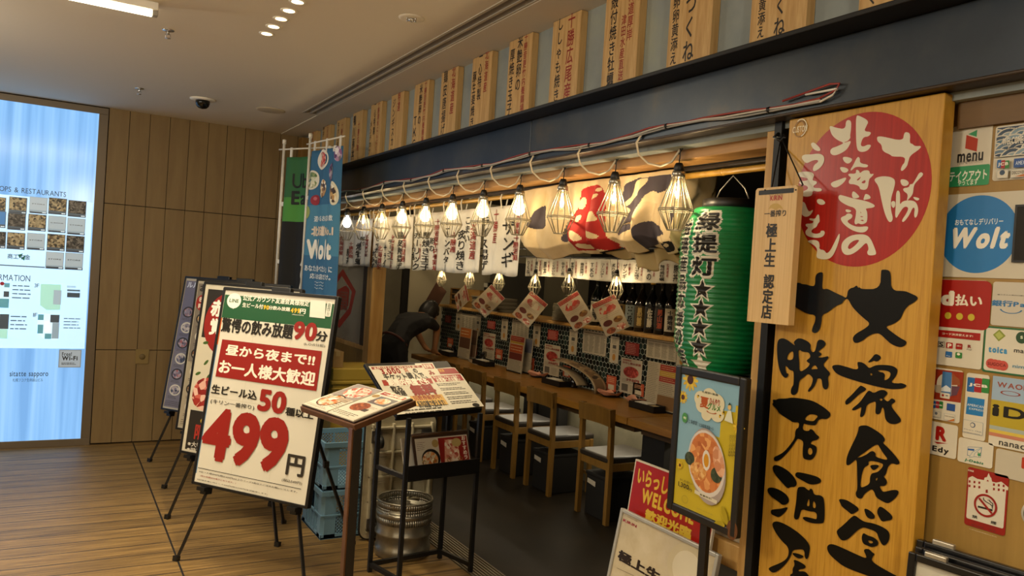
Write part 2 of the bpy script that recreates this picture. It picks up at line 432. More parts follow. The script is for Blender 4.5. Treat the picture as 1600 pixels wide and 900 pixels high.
# interior shell
m_end = mottled('end_panel', ['#676252', '#716c5a'], 3, .7, 0, .03)
e = MB().span((2.05, 8.3, 0), (3.38, 8.38, 2.6), m_end)
struct(e, 'wall_end')
struct(MB().span((3.38, 8.26, 0), (3.46, 8.38, 2.6), mat('#171411', .5)), 'trim_11')
struct(MB().span((3.46, 8.3, 0), (6.2, 8.38, 2.6), mat('#d2c8a8', .8)), 'wall_end_plaster')
XH = 3.64
m_conc = mottled('counter_front', ['#5d5947', '#6b6652', '#78725d'], 3, .7, 0, .05)
struct(MB().span((XH, 1.6, 0), (XH+.12, 7.74, .72), m_conc).span((XH+.0015, 1.6, .72), (XH+.12, 7.74, 1.19), mat('#b4b4a2', .6)), 'wall_counter')
# hexagonal tiles above the counter
hx = MB(); cols = [mat(c_, .22, 0, 0) for c_ in ('#0d1516', '#13201f', '#1b2b2a', '#263632', '#0f1615')]
w_, gp = .0435, .0026; rr = w_/2/cos(pi/6)-gp; rnd = random.Random(3); row = 0; z = .745
while z < 1.19:
    y = 1.7+(w_/2 if row % 2 else 0)
    while y < 7.72:
        vs = [(XH, y+rr*sin(pi/3*k), min(1.188, max(.722, z+rr*cos(pi/3*k)))) for k in range(6)]
        hx.add(vs+[(p[0]+.004, p[1], p[2]) for p in vs], [(5, 4, 3, 2, 1, 0)]+[(k, (k+1) % 6, 6+(k+1) % 6, 6+k) for k in range(6)], cols[min(4, int(rnd.random()*5))])
        y += w_
    z += w_*.866; row += 1
struct(hx, 'wall_tile')
struct(MB().span((3.60, 1.6, 1.19), (3.98, 7.76, 1.215), m_post), 'trim_12', bevel=.003)     # shelf board on top of the tiles
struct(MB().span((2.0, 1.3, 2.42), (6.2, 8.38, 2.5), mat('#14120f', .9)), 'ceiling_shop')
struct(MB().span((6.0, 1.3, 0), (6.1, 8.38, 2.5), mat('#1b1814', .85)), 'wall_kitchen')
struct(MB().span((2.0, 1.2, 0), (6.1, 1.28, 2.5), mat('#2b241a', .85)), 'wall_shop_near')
# lit directory screen set in the far wall
m_fr = mat('#6d5f4c', .45, .3)
d = MB().span((-2.1, YW-.012, 0.0), (.288, YW+.02, .055), m_fr).span((-2.1, YW-.012, 2.632), (.288, YW+.02, 2.682), m_fr)
d.span((.222, YW-.012, .055), (.288, YW+.02, 2.632), m_fr).span((-2.1, YW-.012, .055), (-2.04, YW+.02, 2.632), m_fr)
screen = thing('directory_screen', 'tall backlit blue shop directory screen in a brown metal frame on the far wall', 'screen', (-.9, YW, 0))
d.build('frame', screen, bevel=.002)
def screen_mat():
    m, nt, b = nodes('backlit_sheet')
    tc = N(nt, 'ShaderNodeTexCoord'); mp = N(nt, 'ShaderNodeMapping'); mp.inputs['Scale'].default_value = (9, 1, .25); nt.links.new(tc.outputs['Object'], mp.inputs[0])
    n1 = N(nt, 'ShaderNodeTexNoise', Scale=1.6, Detail=3); nt.links.new(mp.outputs[0], n1.inputs['Vector'])
    c = ramp(nt, n1.outputs['Fac'], [(.35, '#74a9e0'), (.5, '#86bbef'), (.66, '#98c9f6')])
    nt.links.new(c, b.inputs['Emission Color']); b.inputs['Emission Strength'].default_value = 1.12
    b.inputs['Base Color'].default_value = (.02, .03, .04, 1); b.inputs['Roughness'].default_value = .15
    return m
MB().span((-2.04, YW-.004, .055), (.222, YW+.015, 2.632), screen_mat()).build('panel', screen)
pr = Print((0, YW-.004, 0), (1, 0, 0), (0, 0, 1))
SE = lambda c_, k=.9: mat(c_, .3, 0, k)
pr.rect((-80, 296), (132, 545), SE('#b6dcfb', .95))
pr.text('SHOPS & RESTAURANTS', (-13, 289), (103, 308), '#24384a', .0)
pr.text('INFORMATION', (-27, 427), (47, 440), '#24384a', .0)
tiles = [  # column x centres (px), row y (px)
    ((-36, 319), 0), ((-5, 321), 0), ((28, 321.5), 1), ((60, 321.5), 2), ((90, 323), 1), ((120.5, 327), 3),
    ((-5, 343), 4), ((26, 347), 3), ((58, 348.5), 1), ((89, 351), 5), ((119, 354.5), 5),
    ((-5, 375), 3), ((25, 377), 1), ((56, 378), 5), ((87.5, 379.5), 1), ((117.5, 382), 3), ((85.5, 407.5), 2), ((115.5, 409), 5)]
fm = [food('dish_warm', ['#2b2620', '#8d7f62', '#c9b88f', '#4c4030'], 90), food('dish_pale', ['#35322c', '#b7a988', '#d8cba6', '#6c5a3e'], 70),
      SE('#a9b9c4', .5), food('dish_dark', ['#1b1b1c', '#4f4a45', '#8e8a84', '#2c2a28'], 80), SE('#3c78b4', .5), SE('#a3b4bf', .5)]
for (x, y), k in tiles:
    pr.rect((x-13.4, y-14.6), (x+13.4, y+13.4), SE('#93abbc', .4) if k in (2, 5) else SE('#50606e', .25))
    pr.rect((x-12.6, y-13.8), (x+12.6, y+8), fm[k])
    pr.rect((x-13.4, y+8.6), (x+13.4, y+13.4), SE('#3a4450', .3)); pr.rect((x+6, y+10), (x+12, y+12), SE('#c8dcea', .6))
    if k in (2, 5): pr.text('G-SHOCK' if (x, y) == (89, 351) else 'STORE', (x-10, y-4), (x+10, y-1), '#283440', .02)
pr.poly([(28, 398), (36, 396), (31, 404)], '#1d8f83', sm=0); pr.poly([(33, 404), (40, 398), (38, 407)], '#1d8f83', sm=0)
pr.text('商工中金', (12, 396), (47, 406), '#2a3a48'); pr.rect((-40, 411), (70, 418.5), SE('#4a5560', .3))
g1, g2, g3 = SE('#9fd6c8', .75), SE('#5a97a6', .6), SE('#4c5660', .35)
pr.quad([(63.5, 443.5), (95.5, 444.5), (94, 484), (73, 484.5), (62.5, 477)], g1); pr.rect((84, 453), (95, 476), SE('#9db4c2', .6))
pr.quad([(60, 491), (92.5, 491.5), (91, 530), (70, 530), (58.5, 519)], SE('#c9e6fa', .9)); pr.rect((79, 491.5), (92.5, 504), g3); pr.rect((82, 504), (91.5, 529), SE('#8fa6b6', .55))
pr.rect((59.5, 491), (68, 500), g2); pr.rect((59, 507), (67, 521), g2); pr.rect((70, 521), (80, 529.5), g2)
for k in range(3): pr.rect((70, 502+6*k), (78, 506+6*k), SE('#e6f3fd', .9))
pr.quad([(-20, 442), (15, 442.5), (14, 481), (-20, 480)], SE('#bfe0f4', .9)); pr.rect((7, 442), (15, 449), g2); pr.rect((6, 455), (14, 464), g3); pr.rect((-10, 466), (13.5, 481), g2); pr.ell((3.5, 443), .014, .014, '#b8203c')
pr.quad([(-20, 490), (13, 490.5), (11, 529), (-20, 528)], SE('#bfe0f4', .9)); pr.rect((0, 490.5), (13, 514), g3); pr.rect((-10, 514), (11.5, 529), g1)
for x, y in ((20, 443), (17, 491), (100, 495)):
    pr.lines((x, y), (x+28, y+26 if x != 100 else y+20), 4, '#33475a', .22)
pr.text('3F', (54, 443), (61, 449), '#33475a', 0); pr.text('1F', (52, 489), (58, 495), '#33475a', 0)
pr.lines((105, 446), (121, 450), 2, '#33475a', .3); pr.rect((105, 452), (125, 455.5), SE('#5c7484', .4)); pr.rect((105, 457), (124.5, 465), SE('#465562', .3))
pr.text('sitatte sapporo', (15.5, 580), (75, 590), '#2c3c55', .01); pr.text('札幌フコク生命越山ビル', (20, 591), (67, 596), '#2c3c55', .0)
pr.rect((92.5, 546), (126, 574), SE('#8d9aa6', .35)); pr.rect((94, 547.5), (124.5, 572.5), SE('#a7b6c4', .4))
pr.text('Free!', (97, 550), (112, 556), '#20262c', .02); pr.text('Wi-Fi', (97, 556), (121, 563), '#20262c', .045); pr.lines((96, 566), (121, 570), 2, '#20262c', .5)
pr.build(screen)
# ================================================================== CEILING FITTINGS AND WALL PLATE
t = thing('tube_light', 'long white glowing batten tube light on the ceiling above the directory screen', 'light', (-.3, 3.93, CEIL))
MB().span((-.95, 3.905, 2.655), (.335, 3.965, CEIL), m_white).build('housing', t, bevel=.004)
MB().cyl((-.93, 3.935, 2.645), (.31, 3.935, 2.645), .017, mat('#fff4da', .4, 0, 9, ecol='#fff0cc'), 14).build('tube', t)
MB().span((.312, 3.915, 2.632), (.336, 3.957, 2.66), mat('#9a958a', .4)).build('end_cap', t, bevel=.003)
lamp('AREA', 'tube_glow', (-.3, 3.935, 2.62), 26, (1, .90, .72), shape='RECTANGLE', size=1.2, size_y=.05)
ordn = ['nearest the camera', 'second nearest the camera', 'in the middle of the row', 'second from the far end', 'at the far end of the row']
for k in range(5):
    y = 3.456+.1457*k
    d = thing('downlight', 'small round recessed ceiling downlight '+ordn[k], 'downlight', (.843, y, CEIL), 'row of five downlights')
    MB().lathe([(.026, -.002), (.036, -.004), (.038, 0), (.036, .004)], (.843, y, CEIL), m_white, 24).build('trim_ring', d)
    MB().lathe([(.0, -.0025), (.026, -.0025)], (.843, y, CEIL), mat('#ffe9b8', .4, 0, 5, ecol='#ffe2a8'), 24).build('lens', d)
def sprinkler(x, y, lab):
    s = thing('sprinkler_head', lab, 'sprinkler', (x, y, CEIL), 'ceiling sprinklers')
    MB().lathe([(.03, 0), (.028, -.004), (.012, -.007)], (x, y, CEIL), m_chrome, 20).build('rosette', s)
    b = MB().cyl((x, y, CEIL-.006), (x, y, CEIL-.022), .007, m_chrome, 10)
    b.tube([(x-.008, y, CEIL-.02), (x-.012, y, CEIL-.032), (x, y, CEIL-.042)], .0018, m_chrome, 6); b.tube([(x+.008, y, CEIL-.02), (x+.012, y, CEIL-.032), (x, y, CEIL-.042)], .0018, m_chrome, 6)
    b.lathe([(.0, -.044), (.014, -.042), (.014, -.040), (0, -.038)], (x, y, CEIL), m_chrome, 16); b.build('nozzle', s)
sprinkler(.423, 4.341, 'small metal sprinkler head beside the end of the tube light')
sprinkler(.425, 6.001, 'small metal sprinkler head on the ceiling near the directory screen')
s = thing('dome_camera', 'black glass dome security camera on the ceiling in front of the wood panelled wall', 'camera', (.841, 6.025, CEIL))
MB().lathe([(.088, 0), (.088, -.006), (.07, -.012), (.0, -.012)], (.841, 6.025, CEIL), m_white, 32).build('flange', s)
MB().lathe([(.05, -.012), (.049, -.03), (.042, -.05), (.028, -.064), (0, -.071)], (.841, 6.025, CEIL), mat('#0a0a0b', .06), 28).build('dome', s)
s = thing('flush_sprinkler', 'round flat ceiling sprinkler plate with metal centre near the air slot', 'sprinkler', (1.319, 3.314, CEIL))
MB().lathe([(.058, 0), (.058, -.003), (.046, -.006), (.0, -.004)], (1.319, 3.314, CEIL), m_ceil, 32).build('cover_plate', s)
b = MB().lathe([(.014, -.004), (.014, -.012), (.006, -.018), (0, -.018)], (1.319, 3.314, CEIL), m_chrome, 16)
for k in range(4): a = k*pi/2+.4; b.cyl((1.319+.025*cos(a), 3.314+.025*sin(a), CEIL-.005), (1.319+.025*cos(a), 3.314+.025*sin(a), CEIL-.012), .005, m_chrome, 8)
b.build('nozzle', s)
s = thing('ceiling_speaker', 'plain round beige ceiling disc near the corner above the flags', 'speaker', (1.32, 6.022, CEIL))
MB().lathe([(.105, 0), (.105, -.003), (.095, -.006), (0, -.006)], (1.32, 6.022, CEIL), mat('#b5a88f', .8), 36).build('grille', s)
p = at(222, 557, Y=YW)
s = thing('wall_plate', 'square beige socket plate on the panelled far wall beside the easels', 'socket', (p.x, YW, p.z-.05))
MB().box((p.x, YW-.004, p.z), (.10, .008, .12), mat('#86703f', .5)).build('cover', s, bevel=.002)
MB().lathe([(.022, 0), (.022, .006), (.018, .008), (0, .008)], (p.x, YW-.008, p.z), mat('#6a572f', .5), 20, axis=Vector((0, -1, 0))).build('round_lock', s)
# ================================================================== FACADE: PLANKS, BOARD, LAMPS, CURTAINS, LANTERN
INK, RED = '#15120e', '#8e1f14'
m_cedar = wood('plank_wood', ['#a8824a', '#b8925a', '#c7a36b', '#b08a50'], (9, 9, .7), .5, 5, .08)
XP = 1.824
z7, z4, zC, z42 = ((780, 0), 3.2), ((400, 0), 4.0), ((1180, 0), 7.5), ((420, 180), 6.0)
planks = [  # index along the wall, label wording, lettering columns
 (0, 'cropped by the picture edge', zC, [('つく', INK, 1330, -260, 1420, 40)]),
 (1, 'lettered つくね, right beside the steel post', zC, [('つくね', INK, 255, -230, 345, 390), ('卵黄添え', INK, 55, -160, 105, 430)]),
 (2, 'lettered つくね, above the lantern', z7, [('つくね', INK, 935, -5, 970, 295), ('卵卵黄添え', INK, 868, -15, 892, 315)]),
 (3, 'lettered 殻付焼き牡蠣', z7, [('北海道厚岸', RED, 652, -110, 668, 195), ('津田水産直送', RED, 610, 80, 622, 397), ('殻付焼き牡蠣', INK, 560, -20, 574, 428)]),
 (4, 'lettered ししゃも焼き', z7, [('十勝広尾産', RED, 345, 65, 358, 492), ('ししゃも焼き', INK, 291, 98, 302, 502)]),
 (5, 'lettered 厚焼き玉子', z7, [('十勝音更竹内養鶏場', RED, 124, 172, 124, 556), ('米艶卵の', INK, 92, 182, 108, 446), ('厚焼き玉子', INK, 52, 255, 65, 572)]),
 (6, 'lettered 豚生姜焼き', z4, [('北海道産', RED, 1427, 320, 1450, 568), ('一心特製', INK, 1391, 355, 1407, 620), ('豚生姜焼き', INK, 1353, 455, 1364, 790)]),
 (7, 'lettered 鶏皮唐揚げ', z4, [('北海道産', RED, 1222, 420, 1238, 706), ('鶏皮唐揚げ', INK, 1172, 450, 1182, 842)]),
 (8, 'lettered with the letters TKG', z4, [('十勝音更竹内養鶏場', RED, 1052, 508, 1050, 886), ('米艶卵の', INK, 1023, 530, 1031, 772), ('ＴＫＧ', INK, 984, 733, 998, 925)]),
 (9, 'lettered ジンギスカン', z4, [('特選', RED, 886, 580, 902, 690), ('ジンギスカン', INK, 852, 625, 860, 965)]),
 (10, 'lettered メンチカツ', z4, [('十勝清水にんにく', RED, 757, 638, 764, 940), ('一心特製', INK, 735, 655, 748, 838), ('メンチカツ', INK, 710, 765, 720, 960)]),
 (11, 'lettered 鴨川豚丼', z42, [('十勝名物', RED, 832, 60, 845, 332), ('鴨川豚丼', INK, 794, 8, 800, 418)]),
 (12, 'lettered 牛すじ, above the blue flag', z42, [('十勝名物', RED, 678, 70, 688, 300), ('牛すじ煮', INK, 645, 70, 655, 300)]),
 (13, 'with faint lettering, above the gap between the flags', z42, [('北海道産', RED, 545, 90, 552, 250), ('豚丼', INK, 510, 90, 520, 200)]),
 (14, 'last but one before the far corner', z42, [('特製', RED, 410, 150, 416, 240)]),
]
for k, lab, (o, kk), cols in planks:
    yc = 3.195+.385*(k-5)
    t = thing('menu_plank', 'wooden menu plank '+lab, 'menu plank', (XP+.018, yc, 2.28), 'wooden menu planks above the beam')
    MB().span((XP, yc-.107, 2.278), (XP+.036, yc+.107, 2.682), m_cedar).build('plank', t, bevel=.0025)
    p = Print((XP, yc, 2.3), UF, VF)
    for s, c, x0, y0, x1, y1 in cols:
        a, b = (o[0]+x0/kk, o[1]+y0/kk), (o[0]+x1/kk, o[1]+y1/kk)
        (u0, v0), (u1, v1) = p.uv(a), p.uv(b)
        n = len(s); hh = (v0-v1)/n*.8; uc = (u0+u1)/2; hw = min(hh, .05)/2 if n > 6 else min(hh*.9, .075)/2
        p.px = False; p.text(s, (uc-hw, max(v0, v1)), (uc+hw, min(v0, v1)), c, .016, True, part='lettering_red' if c == RED else 'lettering'); p.px = True
    p.build(t)
y = 6.93
t = thing('corner_batten', 'short wooden batten in the far corner beside the last menu plank', 'batten', (1.83, y, 2.3))
MB().span((1.79, y-.06, 2.28), (1.85, y+.06, 2.66), wood('dark_plank', ['#7d5a26', '#8b672f'], (6, 6, .6))).build('plank', t, bevel=.002)

# ---- the large signboard
YB0, YB1, XS = 1.588, 1.122, 1.83
m_board = wood('sign_board', ['#9c6f1c', '#ad7f26', '#ba8c32', '#a87923', '#c0943a'], (1, 13, .5), .38, 5, .08)
sb = thing('signboard', 'tall wooden signboard with a red disc and black brushed characters', 'sign', (XS+.02, 1.355, 0))
MB().span((XS, YB1, .02), (XS+.045, YB0, 2.066), m_board).build('board', sb, bevel=.003)
p = Print((XS, 1.355, 1.0), UF, VF, rough=.35)
m_disc = mottled('red_disc', ['#93120d', '#9d1710', '#a71c14'], 3, .3, 0, .02, (1, 40, 1), 2)
p.ell((1342, 296.5), .2005, .2055, m_disc, part='red_disc', n=72)
CR_, BK = '#cfc9b4', mat('#070706', .4, spec=.2)
def brush(o, k, c, part, *shapes):
    for s in shapes: p.poly(s, c, part, 2, o, k)
B1 = 'disc_lettering'
brush((1280, 170), 6.92, CR_, B1,
 [(115,180),(180,205),(285,222),(290,120),(350,125),(345,230),(335,290),(340,315),(310,350),(270,362),(280,368),(355,338),(310,430),(260,470),(170,510),(118,485),(125,430),(200,405),(262,375),(255,362),(200,340),(140,290),(115,220)],
 [(400,75),(430,72),(540,130),(510,190),(485,245),(570,250),(540,300),(480,305),(455,360),(450,400),(480,410),(530,385),(570,395),(520,460),(440,470),(405,430),(398,250)],
 [(250,520),(310,520),(370,545),(320,600),(270,575)], [(218,630),(270,630),(325,655),(300,690),(250,690)], [(120,800),(220,765),(305,735),(270,800),(190,855),(140,845)],
 [(415,515),(443,530),(440,590),(540,605),(515,640),(400,620),(345,675),(340,655),(370,610)],
 [[(400,655),(435,670),(440,700),(480,665),(545,665),(550,710),(600,700),(565,740),(540,760),(530,850),(500,880),(440,870),(440,840),(380,815),(325,815),(320,780),(350,745),(315,720),(320,700),(400,705)], [(440,740),(455,735),(430,775),(400,775)], [(500,765),(505,790),(490,810),(450,800)]])
brush((1360, 190), 5.29, CR_, B1,
 [(55,130),(70,122),(110,125),(270,162),(280,95),(300,85),(333,100),(325,178),(350,185),(370,205),(428,200),(400,235),(330,280),(315,330),(305,370),(265,412),(250,400),(265,360),(285,340),(290,290),(180,290),(170,275),(100,245),(95,190),(60,165)],
 [(30,485),(50,462),(110,450),(180,460),(210,490),(195,560),(170,640),(170,730),(190,800),(175,832),(150,828),(120,760),(95,660),(70,530)],
 [(215,570),(245,572),(248,640),(245,690),(270,655),(340,650),(380,665),(400,720),(390,780),(370,800),(362,770),(370,720),(355,705),(320,780),(275,835),(258,820),(300,760),(320,710),(280,700),(240,760),(218,800),(205,785),(212,680)],
 [(172,660),(205,655),(210,690),(195,718),(175,700)], [(245,475),(300,480),(325,510),(300,535),(260,530)],
 [(412,412),(447,435),(400,480),(360,525),(355,600),(320,640),(300,660),(315,600),(275,575),(272,550),(320,545),(330,515),(350,520),(380,470)], [(345,618),(418,635),(385,660)])
brush((1290, 290), 6.92, CR_, B1,
 [(300,55),(340,85),(375,125),(330,140),(295,135),(285,95)], [(435,85),(480,105),(495,140),(440,152),(410,158),(420,120)],
 [[(145,98),(200,110),(300,140),(400,158),(480,180),(542,215),(520,240),(440,248),(440,258),(455,290),(455,390),(420,415),(385,420),(355,405),(330,425),(312,400),(330,330),(335,245),(230,215),(140,155)], [(378,275),(390,298),(382,302)], [(378,330),(410,335),(408,342),(380,340)], [(370,375),(412,368),(416,388)]],
 [(215,252),(285,268),(270,290),(225,290)],
 [(230,305),(270,300),(300,325),(280,360),(245,375),(240,395),(290,430),(360,450),(462,437),(465,470),(430,505),(370,510),(280,480),(200,420),(165,365),(175,340),(225,322)],
 [[(170,660),(190,600),(260,545),(350,525),(440,530),(490,570),(525,650),(558,740),(520,755),(465,755),(450,720),(470,690),(460,640),(440,615),(380,680),(300,740),(230,755),(185,725)], [(245,660),(270,620),(320,590),(370,585),(355,615),(310,660),(265,690),(248,680)]])
brush((1235, 210), 4.286, CR_, B1,
 [(135,65),(155,52),(175,65),(205,95),(200,115),(160,105)],
 [(75,155),(90,135),(140,135),(190,128),(225,140),(232,175),(210,220),(165,250),(150,240),(160,205),(190,185),(185,170),(150,175),(115,195),(95,185)],
 [(45,260),(80,250),(140,250),(165,270),(155,290),(150,310),(180,315),(180,330),(155,345),(160,360),(210,360),(215,378),(190,385),(150,375),(150,410),(110,420),(75,410),(75,385),(120,370),(120,345),(65,335),(58,315),(120,310),(118,292),(60,285)],
 [(75,450),(100,455),(115,500),(130,520),(158,500),(140,540),(105,557),(75,535),(68,490)], [(178,440),(195,430),(225,440),(240,462),(215,475),(185,465)],
 [(180,540),(195,535),(198,570),(200,585),(185,600),(180,620),(150,635),(140,655),(170,668),(205,660),(205,645),(230,645),(235,665),(215,690),(165,695),(110,680),(100,650),(125,625),(105,615),(105,598),(150,598),(160,580),(130,575),(130,560),(170,568)],
 [(110,715),(150,705),(190,712),(200,740),(195,770),(230,775),(245,800),(270,780),(300,720),(332,655),(335,690),(310,770),(280,825),(240,840),(185,832),(175,815),(185,770),(160,740)])
B2 = 'brushed_lettering'
brush((1320, 410), 7.5, BK, B2,
 [(430,100),(440,85),(500,85),(535,105),(545,160),(550,330),(710,335),(760,355),(880,410),(810,475),(755,500),(700,560),(670,640),(640,680),(560,730),(475,750),(560,820),(660,890),(735,925),(718,970),(660,1000),(555,965),(480,895),(410,828),(340,835),(270,870),(200,930),(120,950),(95,900),(110,860),(150,825),(250,770),(305,715),(220,650),(95,530),(50,440),(30,425),(0,440),(-5,415),(30,410),(40,330),(75,300),(110,295),(145,265),(160,300),(180,290),(200,315),(420,310)])
brush((1290, 540), 6.92, BK, B2,
 [(545,80),(615,125),(570,170),(545,172),(525,160),(490,180),(455,182),(500,140)],
 [[(70,215),(140,205),(200,220),(365,270),(345,185),(360,175),(400,180),(445,210),(475,248),(540,212),(620,207),(720,215),(775,245),(785,280),(760,340),(705,400),(790,410),(820,402),(880,425),(875,445),(830,468),(700,470),(600,452),(430,410),(230,350),(130,310),(85,260)], [(560,265),(640,265),(700,285),(710,310),(690,355),(640,380),(640,350),(650,320),(630,290),(590,285)], [(485,300),(505,298),(512,318),(495,325)]],
 [(375,435),(395,432),(448,465),(430,490),(385,510),(300,590),(235,645),(215,625),(220,590),(280,540)],
 [[(465,485),(490,490),(525,515),(590,480),(640,478),(675,505),(670,530),(630,565),(640,580),(680,610),(720,562),(760,590),(755,615),(705,640),(760,720),(835,810),(780,845),(720,850),(670,825),(645,780),(640,700),(620,655),(605,700),(595,735),(560,745),(540,725),(550,640),(545,600),(500,615),(450,640),(435,710),(420,755),(390,775),(375,765),(385,710),(395,655),(340,690),(295,705),(290,680),(370,620),(420,550)], [(585,575),(615,570),(620,590),(600,600)]])
brush((1300, 650), 6.43, BK, B2,
 [[(272,100),(345,90),(400,115),(480,165),(530,210),(540,250),(510,265),(560,310),(640,395),(693,470),(660,492),(605,470),(575,500),(560,530),(545,590),(520,605),(555,640),(558,680),(530,705),(480,700),(500,740),(520,765),(590,745),(660,740),(678,765),(655,810),(600,860),(560,880),(500,850),(445,815),(430,760),(400,730),(350,765),(320,795),(310,825),(280,830),(250,815),(240,770),(260,740),(258,600),(255,470),(245,430),(200,475),(160,500),(145,480),(155,400),(200,300),(250,200),(270,140)],
  [(465,283),(480,310),(520,375),(568,435),(540,440),(440,410),(445,375),(420,350),(390,355),(340,395),(250,425),(280,400),(360,345),(420,300)],
  [(365,455),(410,448),(480,465),(525,485),(500,530),(460,565),(410,572),(395,590),(385,620),(385,680),(330,710),(290,718),(295,640),(310,560),(330,510),(380,490)], [(440,630),(468,615),(452,655)]],
 [(382,490),(495,490),(430,548),(400,530)])
brush((1280, 770), 6.92, BK, B2,
 [(210,65),(290,70),(360,110),(450,175),(385,220),(350,232),(330,210),(250,150),(235,115)], [(490,168),(530,175),(580,210),(610,250),(600,280),(560,282),(520,262),(500,215)],
 [(660,145),(700,160),(800,245),(795,290),(740,300),(685,312),(660,275),(632,220),(635,180)],
 [(370,245),(405,248),(440,280),(500,315),(580,325),(680,360),(755,410),(770,460),(755,530),(710,572),(680,555),(645,480),(630,430),(590,405),(530,385),(485,370),(430,395),(380,440),(320,500),(265,518),(230,500),(192,430),(200,400),(270,345)],
 [[(485,430),(530,460),(600,480),(648,525),(640,570),(570,588),(530,570),(480,550),(465,500),(468,460)], [(535,510),(580,520),(590,540),(565,548),(535,530)]],
 [(480,610),(545,602),(575,640),(610,660),(580,690),(572,740),(700,820),(850,900),(960,960),(880,1010),(700,960),(520,890),(400,850),(260,790),(200,740),(120,670),(88,605),(100,560),(150,550),(250,590),(400,660),(515,710),(515,680)])
brush((1200, 410), 7.5, mat('#0c141b', .22), B2,  # bluish reflection on this character is put into its ink colour
 [(560,155),(600,118),(640,115),(652,130),(640,300),(660,318),(700,305),(800,360),(930,415),(885,455),(880,480),(800,510),(740,560),(700,590),(640,612),(635,700),(610,800),(560,832),(520,815),(525,770),(560,690),(565,615),(470,605),(380,555),(300,505),(230,460),(215,340),(240,250),(300,240),(385,240),(400,255),(460,258),(510,278),(560,275)])
brush((1190, 520), 8.185, mat('#080b0d', .35, spec=.25), B2,
 [[(210,95),(265,65),(330,85),(400,140),(440,165),(415,125),(440,90),(480,67),(540,78),(620,125),(638,165),(632,200),(650,250),(690,240),(705,180),(720,105),(750,85),(800,95),(832,140),(810,175),(760,215),(730,240),(775,262),(770,290),(720,310),(780,318),(860,295),(865,320),(830,360),(790,405),(830,455),(895,525),(850,565),(868,650),(855,710),(820,730),(790,700),(780,640),(775,590),(720,575),(710,620),(680,690),(615,760),(598,745),(610,715),(640,680),(660,620),(665,575),(600,515),(560,560),(490,605),(480,690),(465,770),(420,800),(385,785),(378,740),(395,690),(415,670),(420,560),(415,485),(370,480),(330,430),(310,420),(315,480),(330,525),(350,515),(350,550),(320,580),(280,560),(240,490),(215,380),(203,240)],
  [(415,230),(415,345),(330,350),(340,290),(370,245)], [(480,205),(530,245),(610,245),(640,310),(575,355),(600,380),(630,395),(590,450),(490,510),(490,380),(478,280)], [(680,405),(710,430),(730,465),(690,462),(630,472)]])
brush((1190, 610), 7.5, BK, B2,
 [[(135,105),(180,112),(200,95),(300,95),(360,82),(480,95),(610,120),(720,185),(790,240),(820,275),(800,315),(765,338),(715,330),(670,345),(650,395),(630,410),(530,400),(500,380),(485,465),(560,478),(575,450),(610,460),(640,510),(690,545),(660,580),(600,590),(575,625),(630,640),(655,670),(650,740),(610,800),(575,818),(520,808),(490,790),(488,690),(500,595),(440,565),(420,570),(380,640),(310,730),(230,810),(180,832),(152,820),(150,780),(200,760),(270,720),(340,640),(400,555),(398,490),(415,445),(440,440),(450,370),(370,375),(340,350),(210,270),(190,225),(125,160),(145,145)],
  [(560,280),(620,278),(672,300),(640,335),(615,362),(560,355),(520,345),(515,325)], [(550,690),(570,668),(598,685),(605,735),(580,758),(550,740)]])
brush((1180, 710), 4.737, BK, B2,
 [(127,95),(155,72),(230,105),(290,160),(317,215),(300,240),(265,240),(245,255),(200,205),(150,150)], [(300,140),(320,128),(420,150),(480,170),(498,200),(470,218),(410,225),(350,190),(302,165)],
 [(95,250),(130,242),(190,262),(240,300),(260,340),(240,368),(205,375),(185,355),(120,310),(95,275)], [(120,410),(150,405),(200,400),(255,385),(220,435),(180,467),(150,455),(120,440)],
 [[(315,245),(345,238),(370,240),(385,255),(405,268),(412,250),(430,258),(440,300),(490,300),(515,325),(520,420),(515,505),(490,510),(430,510),(370,490),(352,465),(380,460),(440,475),(462,480),(460,425),(400,420),(345,400),(330,470),(310,485),(290,470),(295,430),(310,340)], [(405,325),(408,385),(385,380),(395,340)], [(435,335),(455,370),(450,400),(428,390)]],
 [(125,510),(160,490),(230,515),(330,580),(413,665),(405,740),(390,778),(370,765),(370,705),(330,700),(280,708),(275,740),(240,800),(190,850),(140,880),(105,855),(105,835),(200,800),(250,760),(255,690),(200,640),(150,570)],
 [(280,725),(330,735),(372,755),(330,775),(285,745)],
 [(285,775),(330,790),(385,825),(370,845),(325,850),(325,865),(370,862),(400,890),(420,950),(300,960),(255,890),(285,880),(280,845),(300,815)])
p.ell((1250.5, 201.5), .020, .024, mat('#8a6226', .4), 'carved_mark', inner=.86); p.text('CUSTOM', (1240, 199), (1262, 205), '#e4d7ae', .01, part='carved_mark')
p.ell((1252, 200), .022, .026, '#e4dcc0', 'carved_mark', inner=.9, a0=-1.4, a1=2.2)
p.build(sb)

# ---- hanging plaque
XK = 1.755
q = [at(*c, X=XK) for c in ((1181, 293), (1246, 291), (1234, 511), (1167, 500))]
y1, y0, zt, zb = 1.628, 1.478, 1.858, 1.468
kp = thing('hanging_plaque', 'pale wooden plaque hanging on a black cord beside the green lantern', 'plaque', (XK+.01, (y0+y1)/2, zb))
m_pale = wood('pale_wood', ['#b8935c', '#c6a36c', '#cfae79', '#bd9962'], (1, 15, .4), .45, 5, .05)
MB().prism([(0, 0), (.150, 0), (.150, .384), (.144, .390), (.006, .390), (0, .384)], (XK+.024, y1, zb), UF, VF, .024, m_pale).build('board', kp, bevel=.0015)
p = Print((XK, y1, zb), UF, VF)
p.rect((1186, 298), (1240.5, 301), '#0f0d0b', part='slot', r=.0025)
p.text('KIRIN', (1204, 306), (1222, 312.5), '#a3262b', .03); p.text('一番搾り', (1195, 329), (1228, 338), INK, .025)
p.text('いつもの', (1203, 303), (1223, 305), '#6f5a3a', 0, part='fine_print')
